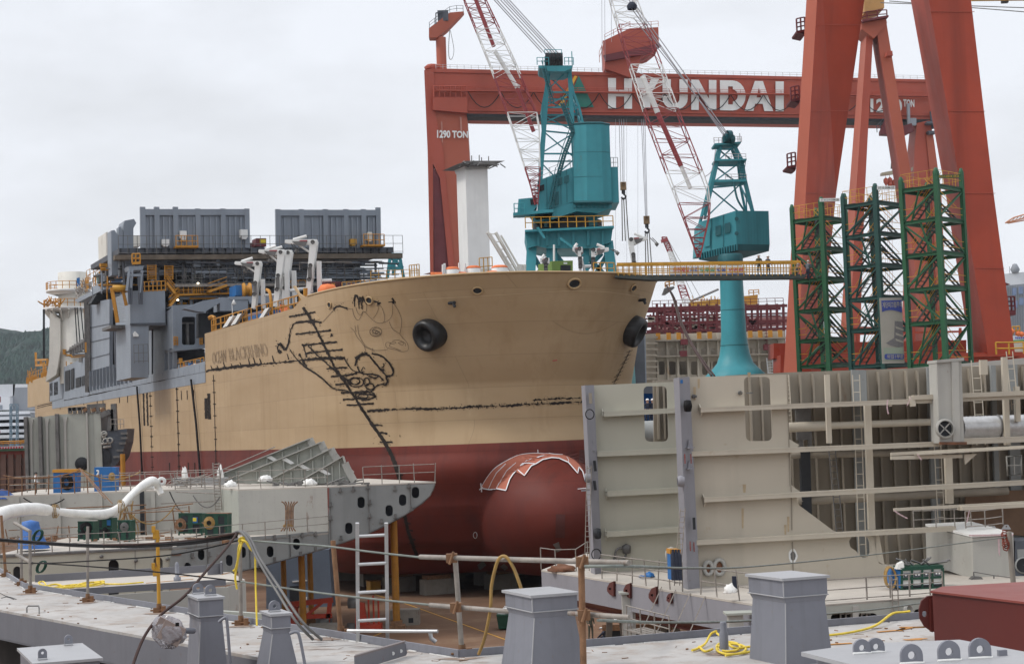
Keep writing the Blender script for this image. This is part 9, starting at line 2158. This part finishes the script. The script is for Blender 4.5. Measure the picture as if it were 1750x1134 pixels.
# tubes
tube=lambda a,b,r,m,name,label,cat,g=None:tag(MB().tube(a,b,r,12).build(name,m),label,cat,g)
G_='horizontal scaffold pipes'
tube(W(718,951,15.2),W(1075,961,13.3),.023,m_pipe,'scaffold_pipe','long upper scaffold rail crossing in front of the bulbous bow','scaffold pipe',G_)
tube(W(735,1033,15.0),W(872,1044,14.2),.021,m_pipe,'scaffold_pipe','lower scaffold rail clamped to the weathered post by the green skip','scaffold pipe',G_)
tube(W(972,1047,13.6),W(1075,1054,13.2),.021,m_pipe,'scaffold_pipe','short lower scaffold rail clamped to the brownish post','scaffold pipe',G_)
tube(W(594,1077,15.9),W(748,1078,15.5),.017,m_galv,'scaffold_pipe','bright silver pipe lying level before the foot of the ladder','scaffold pipe',G_)
tube(W(25,893,24),W(52,908,23.2),.024,m_pipe,'scaffold_pipe','short tilted pipe joining the tops of the two grey posts','scaffold pipe',G_);tube(W(28,947,24),W(55,962,23.2),.024,m_pipe,'scaffold_pipe','short tilted pipe low on the two grey posts','scaffold pipe',G_)
for x,y,d in[(772,953,14.9),(779,1037,14.7),(995,959,13.4),(998,1050,13.4)]:
 mb=MB();p=W(x,y,d-.03);mb.box(p,(.1,.08,.08));mb.tube(p+V((-.02,-.06,-.05)),p+V((.02,-.06,.06)),.014,6)
 tag(mb.build('pipe_coupler',m_rusty),'rusty coupler clamping a scaffold rail to its post','coupler','rusty pipe couplers')
mb=MB();p=W(721,1085,15.6);mb.path([W(735,1079,15.6),W(737,1090,15.6),W(745,1096,15.6)],.022,6);tag(mb.build('pipe_bracket',m_galv),'small bent brackets under the bright silver pipe','bracket')
mb=MB();mb.path(spline([W(893,1012,14.25),W(880,975,14.28),(W(868,954,14.3)),W(858,950,14.32),W(849,962,14.35),W(840,1000,14.4),W(838,1040,14.4),W(828,1090,14.5),W(818,1117,14.6)],6),.015,8)
tag(mb.build('hose',m_hose_y),'ochre hose looped over the long upper scaffold rail','hose')
# ladder
ld=thing('ladder',W(637,1100,16.2),'silver aluminium ladder standing against the walkway edge','ladder')
for(x0,x1)in((610.5,611),(660,661.5)):mb=MB();mb.bar(W(x1+1,1112,16.4),W(x0,893,16.0),.034,.034,up=(1,0,0));mb.build('rail',m_galv,ld)
for y in(916,964,1012,1060):mb=MB();mb.tube(W(612,y,16.1),W(660,y-2.5,16.1),.016,8);mb.build('rung',m_galv,ld)
# wire ropes
def wires(lst,r,m,name,label,cat='wire rope'):
 mb=MB()
 for pl in lst:mb.path(spline([W(*p)for p in pl],6),r,5)
 return tag(mb.build(name,m),label,cat)
wires([[(412,922,18.0),(480,927,17.2),(560,933,16.4),(640,943,15.8),(722,952,15.2)]],.011,m_wire,'wire_rope','upper grey-green wire rope from the weathered post to the pipe rail')
wires([[(412,993,18.0),(480,1003,17.2),(560,1014,16.4),(650,1024,15.7),(738,1033,15)]],.011,m_wire,'wire_rope','lower grey-green wire rope from the weathered post to the short rail')
wires([[(1000,967,13.3),(1078,967,13.6),(1180,970,20),(1292,967,28.5),(1500,946,36),(1720,917,45)]],.014,m_wire,'wire_rope','upper wire rope from the brownish post to the pale thick post')
wires([[(1022,1059,13.5),(1140,1063,16),(1276,1060,19),(1405,1049,22),(1500,1040,26),(1592,1027,30),(1640,1020,33)]],.014,m_wire,'wire_rope','lower wire rope passing behind the largest pedestal')
wires([[(0,961,25),(80,961.5,22.5),(150,958,21),(270,950,19.5),(345,938,18.5),(410,922,18)],[(54,961,23),(150,967,21),(272,977,19.4),(370,988,18.4),(412,993,18)]],.009,m_hose,'cable','thin dark cables strung between the grey scaffold posts','cable')
for x,y,l in[(63,915,'small green cord coil high on the third post'),(69,968,'small green cord coil low on the third post')]:
 mb=MB()
 for k in range(3):c=W(x+k,y,23);mb.path([c+V((.055*cos(a*pi/6)+.03*sin(a*pi/6),.02*k,.08*sin(a*pi/6)))for a in range(12)],.009,5,closed=True)
 tag(mb.build('cord_coil',m_machine),l,'cord coil')
mb=MB()
for k,(dy,m)in enumerate([(0,0),(3,0)]):mb.path(spline([W(-8,920+dy,24),W(70,926+dy,22.5),(W(150,930.5+dy,21)),W(230,931+dy,19.8),W(320,926+dy,18.6),W(405,914+dy,17.8)],6),.015 if k==0 else .012,7)
tag(mb.build('hose',m_hose),'pair of thick black hoses sagging across the grey posts','hose')
mb=MB();mb.path(spline([W(150,931,21),W(250,929,19.5),W(340,921,18.4),W(396,912,17.8),W(403,913,17.7),W(385,938,17),W(350,978,16.2),W(315,1018,15.4),W(275,1050,14.8),W(245,1090,14.3),W(222,1150,13.6)],6),.0135,7);tag(mb.build('hose',m_hose_r),'dark brown hose arching from the weathered post down past the plastic bag','hose')
mb=MB()
for o in(0,5):mb.path(spline([W(398+o,911,17.9),W(410+o,908,17.8),W(424+o,922,17.4),W(440+o,955,17),W(470+o,1005-o,16.5),W(505+o*2,1060,16.2),W(535+o*3,1092,16.3)],6),.015,7)
tag(mb.build('hose',m_steel),'two dark grey hoses dropping from the weathered post behind the smallest pedestal','hose')
# yellow ropes
def rope(pls,r,label,d=None):
 mb=MB()
 for pl in pls:mb.path(spline([V(p)for p in pl],6),r,6)
 return tag(mb.build('rope',m_rope),label,'rope','yellow ropes')
rnd=random.Random(40);ZL=ZC-2.24
rope([[Zp(x,y,ZL+.03)+V((0,0,rnd.uniform(0,.05)))for x,y in[(70,1006+k),(95,1002-k),(120,1004),(145,998+k),(178,997-k*1.5),(160,1001),(125,1003-k),(85,1008-k)]]for k in(0,1.5,-2)]+[[Zp(x,y,ZL+.02)for x,y in[(178,997),(210,997),(245,994)]],[Zp(x,y,ZL+.05)for x,y in[(72,1000),(66,995),(74,993),(80,1001)]]],.013,'tangled yellow rope lying on the pale block behind the walkway edge')
rope([[W(413,922,17.8),W(408,935,17.7),W(406,960,17.8),W(402,985,17.8),W(405,1006,17.8)],[W(415,920,17.7),W(410,940,17.6),W(403,970,17.7),W(398,975,17.7)],[W(411,922,17.7),W(420,925,17.6),W(428,937,17.6),W(433,941,17.6)],[W(410,919,17.7),W(417,918,17.7),W(415,926,17.7),W(409,925,17.7),W(410,919,17.7)]],.013,'frayed yellow rope knotted at the top of the weathered post')
rope([[W(436,945,17.6),W(437,1000,17.6),W(439,1068,17.4)]],.011,'taut yellow strap hanging straight down beside the dark grey hoses')
bo=fd(1238,1114)
lp=lambda cx,cy,rx,ry,n=12,a0=0:[fd(cx+rx*cos(a0+2*pi*k/n),cy+ry*sin(a0+2*pi*k/n))+V((0,0,.02))for k in range(n+1)]
rope([lp(1250,1112,25,9),lp(1245,1108,20,8),[fd(1225,1100)+V((0,0,.12)),fd(1215,1098)+V((0,0,.08)),fd(1205,1105)+V((0,0,.03)),fd(1190,1112)+V((0,0,.02)),fd(1183,1114)+V((0,0,.02))],[fd(1226,1100)+V((0,0,.1)),fd(1235,1104)+V((0,0,.08)),fd(1255,1112)+V((0,0,.03)),fd(1283,1110)+V((0,0,.03)),fd(1284,1116)+V((0,0,.02)),fd(1240,1123)+V((0,0,.02))],[fd(1195,1108)+V((0,0,.02)),fd(1205,1116)+V((0,0,.02)),fd(1218,1112)+V((0,0,.02))]],.0115,'thick yellow rope coiled round the small grey bollard')
rope([[fd(1398,1090)+V((0,0,.02)),fd(1450,1084)+V((0,0,.02)),fd(1495,1074)+V((0,0,.03)),fd(1525,1062)+V((0,0,.08)),fd(1545,1059)+V((0,0,.08)),fd(1556,1059)+V((0,0,.09))]],.012,'yellow rope lying straight across the walkway toward the red box')
bl=thing('bollard',bo,'small grey stepped bollard ringed by yellow rope','bollard');mb=MB();mb.lathe([(.04,0),(.04,.17),(.03,.185),(.03,.26),(.027,.27),(.001,.27)],bo,16);mb.build('pin',m_ped,bl);MB().lathe([(.055,0),(.05,.02),(.04,.03)],bo,16).build('foot',m_pedtop,bl)
# hand hoops beside the pedestals
for pts,l in[(((374,1062),(384,1055),(388,1062),(394,1140)),'thin bent rod beside the two-lug pedestal'),(((495,1082),(506,1079),(512,1088),(522,1140)),'thin bent rod beside the smallest pedestal')]:
 tag(MB().path(spline([W(*p,14.6)for p in pts],5),.014,7).build('bent_rod',m_ped),l,'rod')
 # plastic wrapped lamp on the pedestal's arm
lamp=thing('wrapped_lamp',W(287,1080,14.6),'lamp wrapped in crumpled clear plastic on a short arm of the two-lug pedestal','lamp')
c=W(288,1080,14.6);mb=MB();mb.tube(W(310,1077,14.7),W(330,1077,15),.028,10);mb.build('arm',m_ped,lamp)
mb=MB();mb.box(c+V((.02,0,0)),(.2,.16,.17),.3,Matrix.Rotation(.5,3,'Y'));mb.box(c+V((-.04,-.02,.09)),(.1,.1,.08),.2,Matrix.Rotation(.5,3,'Y'));mb.build('lamp_body',mat('brownish_lamp_metal',(.32,.25,.22),.4,var=.3,scale=5),lamp)
bm=bmesh.new();bmesh.ops.create_icosphere(bm,subdivisions=4,radius=1);rnd=random.Random(77);dirs=[(V((rnd.gauss(0,1),rnd.gauss(0,1),rnd.gauss(0,1))).normalized(),rnd.uniform(.8,1.1))for _ in range(42)]
mb=MB();vs=[]
for v in bm.verts:n=v.co.normalized();k=min(o/max(.25,n.dot(dv))for dv,o in dirs if n.dot(dv)>.05);k=min(k,1.3)+.03*sin(31*n.x+17*n.z);vs.append(c+V((n.x*.165*k+.05*n.z*k*-.6,n.y*.12*k,n.z*.145*k)))
mb.add(vs,[tuple(v.index for v in f.verts)for f in bm.faces]);bm.free();pw=mb.build('plastic_wrap',m_plastic,lamp)
_b=m_plastic.node_tree.nodes['Principled BSDF'];_b.inputs['Transmission Weight'].default_value=.55;_b.inputs['Alpha'].default_value=.8
mb=MB();mb.box(W(303,1066,14.45),(.03,.02,.03));mb.build('black_tag',m_hose,lamp)
# pale block right behind the walkway edge
pb2=thing('hull_block',Zp(250,1010,ZL),'pale grey block just beyond the walkway edge with tangled rope on top','hull block');zl=lambda x,y:Zp(x,y,ZL)
mb=MB();mb.prism([zl(40,1018),zl(300,1001),zl(400,993),zl(419,990),zl(394,977),zl(350,976),zl(60,993),zl(-40,1000)],(0,0,-.04));mb.build('top_plate',m_deck,pb2)
mb=MB();A,B,C2=zl(40,1022),zl(384,997),zl(419,991)
mb.prism([A-V((0,0,.045)),B-V((0,0,.045)),B-V((0,0,2)),A-V((0,0,2))],V((0,.04,0)));mb.build('front_plate',m_prim_l,pb2)
mb=MB();mb.prism([B+V((.02,0,-.045)),C2+V((0,0,-.045)),C2-V((0,0,2)),B+V((.02,0,-2))],V((-.0,.05,0)));mb.bar(B-V((.03,.06,.05)),B-V((.03,.06,1.5)),.2,.05,up=(0,1,0));mb.build('end_plate',m_prim_l,pb2)
mb=MB();mb.bar(zl(100,1015)+V((0,-.02,.02)),zl(386,996)+V((0,-.02,.02)),.05,.1,up=(0,0,1));mb.bar(zl(60,994)+V((0,0,.05)),zl(352,977)+V((0,0,.05)),.03,.14,up=(0,0,1));mb.bar(zl(355,982)+V((0,0,.08)),zl(381,980)+V((0,0,.08)),.03,.2,up=(0,0,1));mb.bar(zl(378,981)+V((0,0,.1)),zl(379,978)+V((0,0,.1)),.03,.2,up=(0,0,1));mb.build('flat_bar',m_fside,pb2)
mb=MB();p=zl(303,992);mb.lathe([(.06,0),(.06,.06),(.035,.07),(.035,.26),(.02,.3),(.001,.31)],p,12);mb.build('bollard_pin',m_ped,pb2)
mb=MB()
for a,b in[((300,985),(350,983)),((380,981),(392,978)),((250,996),(330,989))]:mb.bar(zl(*a)+V((0,0,.004)),zl(*b)+V((0,0,.004)),.03,.006,up=(0,0,1))
mb.build('rust_trace',bpy.data.materials['orange_marking'],pb2)
mb=MB();mb.prism([fd(440,1074)+V((0,2.2,-.1)),fd(300,1050)+V((0,1.5,-.1)),fd(300,1050)+V((0,1.5,-4)),fd(440,1074)+V((0,2.2,-4))],V((0,.1,0)));mb.build('lower_side',m_prim,pb2)
# added near-black floor and wall, painted as the dark void below the walkway
dark_void=thing('dark_void',(fd(200,1100).x,14,DF-2.5),'added near-black floor and wall painted as the void under the walkway beam','dark_void');mb=MB();a,b=fd(-160,1010),fd(600,1152)
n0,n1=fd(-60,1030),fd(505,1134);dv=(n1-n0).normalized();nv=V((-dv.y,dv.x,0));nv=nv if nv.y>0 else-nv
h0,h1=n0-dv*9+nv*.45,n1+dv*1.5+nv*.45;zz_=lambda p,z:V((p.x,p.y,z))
mb.prism([zz_(h0,DF-.37),zz_(h1,DF-.37),zz_(h1,DF-2.4),zz_(h0,DF-2.4)],nv*.05);mb.prism([zz_(h0,DF-2.4),zz_(h1,DF-2.4),zz_(h1-nv*9,DF-2.4),zz_(h0-nv*9,DF-2.4)],(0,0,-.05));mb.build('plating',mat('dark_rusty_plating',(.03,.022,.018),.8,var=.5,scale=1),dark_void)
# people
def person(foot,facing,label,pose='stand',top=None,legs=None,helmet=True,h=1.72,group='workers'):
 """one skinned body; facing = angle of the chest in the ground plane"""
 k=h/1.72;J={}
 if pose in('stand','lean'):J=dict(pel=(0,0,.95),ch=(0,.03,1.30),nk=(0,.02,1.47),hd=(0,.05,1.60),hl=(-.09,0,.90),kl=(-.11,.05,.49),al=(-.12,0,.08),tl=(-.13,.15,.04),hr=(.09,0,.90),kr=(.11,.02,.49),ar=(.13,-.04,.08),tr=(.14,.11,.04),sl=(-.19,.02,1.40),el=(-.25,.0,1.13),wl=(-.2,.18,.98),sr=(.19,.02,1.40),er=(.25,.02,1.13),wr=(.2,.2,1.02))
 if pose=='climb':J=dict(pel=(0,0,.95),ch=(0,.10,1.28),nk=(0,.14,1.45),hd=(0,.2,1.57),hl=(-.09,0,.90),kl=(-.11,.24,.66),al=(-.11,.12,.27),tl=(-.12,.27,.25),hr=(.09,0,.90),kr=(.1,.0,.48),ar=(.1,-.13,.08),tr=(.11,.02,.04),sl=(-.19,.09,1.38),el=(-.26,.22,1.16),wl=(-.28,.42,1.1),sr=(.19,.09,1.38),er=(.26,.2,1.15),wr=(.3,.38,1.12))
 if pose=='sit':J=dict(pel=(0,0,.45),ch=(0,.1,.82),nk=(0,.16,.99),hd=(0,.23,1.11),hl=(-.1,.06,.45),kl=(-.17,.45,.48),al=(-.16,.42,.08),tl=(-.17,.57,.04),hr=(.1,.06,.45),kr=(.17,.45,.48),ar=(.16,.42,.08),tr=(.17,.57,.04),sl=(-.19,.1,.92),el=(-.25,.26,.7),wl=(-.14,.44,.6),sr=(.19,.1,.92),er=(.25,.26,.7),wr=(.12,.46,.62))
 if pose=='crouch':J=dict(pel=(0,-.05,.35),ch=(0,.16,.66),nk=(0,.25,.82),hd=(0,.34,.92),hl=(-.1,0,.36),kl=(-.2,.34,.5),al=(-.17,.08,.08),tl=(-.19,.22,.04),hr=(.1,0,.36),kr=(.2,.34,.5),ar=(.17,.08,.08),tr=(.19,.22,.04),sl=(-.19,.18,.76),el=(-.24,.38,.58),wl=(-.14,.56,.42),sr=(.19,.18,.76),er=(.24,.38,.58),wr=(.12,.56,.4))
 R=dict(pel=.145,ch=.155,nk=.062,hd=.098,hl=.1,kl=.072,al=.05,tl=.042,hr=.1,kr=.072,ar=.05,tr=.042,sl=.07,el=.05,wl=.034,sr=.07,er=.05,wr=.034)
 E=[('pel','ch'),('ch','nk'),('nk','hd'),('pel','hl'),('hl','kl'),('kl','al'),('al','tl'),('pel','hr'),('hr','kr'),('kr','ar'),('ar','tr'),('ch','sl'),('sl','el'),('el','wl'),('ch','sr'),('sr','er'),('er','wr')]
 names=list(J);J={n:V(p)*k for n,p in J.items()}
 hd=J['hd'];up=(hd-J['nk']).normalized();J['tp']=hd+up*.1*k;R['tp']=.075;E.append(('hd','tp'))
 J['fc']=hd+V((0,.075,-.015))*k;R['fc']=.05;E.append(('hd','fc'))
 for s,w,e in(('l','wl','el'),('r','wr','er')):
  d=(J[w]-J[e]).normalized();side=V((1,0,0));pm='p'+s;J[pm]=J[w]+d*.07*k;R[pm]=.034;E.append((w,pm))
  for i,(o,ln)in enumerate([(-.028,.075),(-.01,.085),(.01,.08),(.028,.062)]):
   a=f'f{s}{i}';J[a]=J[pm]+d*ln*k+side*o*k-V((0,0,.02));R[a]=.009;E.append((pm,a))
  a=f't{s}h';J[a]=J[w]+d*.06*k+side*(.05 if s=='l' else-.05)*k+V((0,.01,.01));R[a]=.011;E.append((w,a))
 names=list(J);me=bpy.data.meshes.new('person');ca_,sa_=cos(facing-pi/2),sin(facing-pi/2)
 rot=lambda p:V((p.x*ca_-p.y*sa_,p.x*sa_+p.y*ca_,p.z))
 me.from_pydata([tuple(rot(J[n]))for n in names],[(names.index(a),names.index(b))for a,b in E],[])
 o=bpy.data.objects.new('person',me);COL.objects.link(o)
 md=o.modifiers.new('skin','SKIN');md.use_smooth_shade=True;sb_=o.modifiers.new('sub','SUBSURF');sb_.levels=1;sb_.render_levels=1
 for i,n in enumerate(names):r=R[n]*k;me.skin_vertices[0].data[i].radius=(r,r*(.78 if n in('pel','ch')else 1));me.skin_vertices[0].data[i].use_root=(n=='pel')
 m2=bpy.data.meshes.new_from_object(o.evaluated_get(bpy.context.evaluated_depsgraph_get()));bpy.data.objects.remove(o)
 for m in(m_skin,top or m_greycloth,legs or top or m_greycloth,m_rubber):m2.materials.append(m)
 RJ={n:rot(J[n])for n in names}
 def near(p):
  best=9;bn=None
  for a,b in E:
   A,B=RJ[a],RJ[b];t=max(0,min(1,(p-A).dot(B-A)/max(1e-9,(B-A).length_squared)));dd=(p-(A+(B-A)*t)).length
   if dd<best:best=dd;bn=(a,b,t)
  return bn
 for f_ in m2.polygons:
  a,b,t=near(f_.center);f_.use_smooth=True
  if a in('hd',)or(a=='nk' and t>.2)or a in('wl','wr','pl','pr'):f_.material_index=0
  elif a in('al','ar')or(a in('kl','kr')and t>.85):f_.material_index=3
  elif a in('hl','hr','kl','kr')or b in('hl','hr'):f_.material_index=2
  else:f_.material_index=1
 fwd=V((cos(facing),sin(facing),0));sd=V((-fwd.y,fwd.x,0));hc=rot(hd);mb=MB();mb.v=[v.co.copy()for v in m2.vertices]
 for f_ in m2.polygons:mb.f.append(list(f_.vertices));mb.sm.append(True);mb.mi.append(f_.material_index)
 mb.cur=0
 for s in(-1,1):mb.lathe([(.001,.012),(.012,.004),(.012,-.004),(.001,-.01)],hc+fwd*.108*k+sd*.034*s*k+V((0,0,.012)),6)
 mb.bar(hc+fwd*.1*k+V((0,0,.0)),hc+fwd*.135*k-V((0,0,.028)),.02);mb.bar(hc+fwd*.105*k+sd*.025-V((0,0,.055)),hc+fwd*.105*k-sd*.025-V((0,0,.055)),.012)
 for s in(-1,1):mb.lathe([(.001,-.03),(.018,-.01),(.018,.015),(.001,.03)],hc+sd*.095*s*k,6)
 mb.v=[V(foot)+v for v in mb.v];ml=list(m2.materials);bpy.data.meshes.remove(m2);o=mb.build('person',ml,loc=foot);tag(o,label,'person',group)
 c=V(foot)+rot(hd)+up*.035*k;r=.118*k;mb=MB()
 if helmet:mb.lathe([(r*1.28,0),(r*1.06,.015),(r*1.04,r*.35),(r*.85,r*.75),(r*.45,r*1.02),(.005,r*1.08)],c,14,up);mb.build('helmet',m_helmet,o)
 else:mb.lathe([(r*.98,-.02),(r*1.02,r*.3),(r*.85,r*.7),(r*.45,r*.92),(.005,r*.95)],c-fwd*.012,14,up);mb.build('hair',m_hair,o)
 return o
gdk=lambda x:(lambda p:V((p.x,p.y+.7,p.z)))(W(x,470.8,GD))
person(gdk(1300.5),pi*.55,'worker in olive overalls and white helmet on the gangway, back to the camera','stand',m_olive,h=1.78)
person(gdk(1315.5),-pi*.35,'worker in grey with folded arms on the gangway beside the olive one','lean',m_greycloth,h=1.7)
person(gdk(1361),pi*.1,'worker in pale grey crouching at the tower end of the gangway','crouch',m_greycloth)
p=(a1('l',z1_[2]+.9)+a1('c',z1_[2]+.9))/2;p.z=z1_[2]-.3;person(W(1381,480,134.6),pi*.3,'helmeted worker in dark grey climbing the lowest green tower','climb',m_greycloth,m_navy)
person(W(1399,405,135.2),-pi*.5,'worker in grey high on the lowest green tower behind its post','stand',m_greycloth,h=1.65)
person(W(61,847,120.2),0.25,'bareheaded worker in white shirt and dark trousers bending by the amber topped cabinet','lean',m_wshirt,m_brownc,False)
ob=rpo(29)
person(ob(1108,724),-pi/2,'tiny helmeted worker facing out, nearer the blue sheet in the panel slot','stand',m_navy,h=1.5);person(ob(1117,724),-pi*.6,'tiny helmeted worker turned aside, nearer the pale inner plate in the panel slot','stand',m_navy,h=1.5)
person(onfloor(1010,1092),-pi*.4,'worker in dark green standing in the shade below the tip of the beige block','lean',m_olive)
person(onfloor(1037,1100),pi*.9,'worker in black crouching by the pale post under the beige block','crouch',m_navy);person(onfloor(1057,1104),pi*.7,'worker in navy standing with bent back below the beige block','climb',m_navy)
# damp air over the yard
hm=bpy.data.materials.new('haze');hm.use_nodes=True;hn=hm.node_tree;hn.nodes.clear()
ho=hn.nodes.new('ShaderNodeOutputMaterial');hv=hn.nodes.new('ShaderNodeVolumePrincipled');hv.inputs['Color'].default_value=(.86,.91,1,1);hv.inputs['Density'].default_value=.00007;hv.inputs['Anisotropy'].default_value=.2
hn.links.new(hv.outputs[0],ho.inputs['Volume'])
mb=MB();mb.box((0,1100,79),(3400,2400,160));o=mb.build('haze',hm,loc=(0,0,0));o['kind']='stuff'
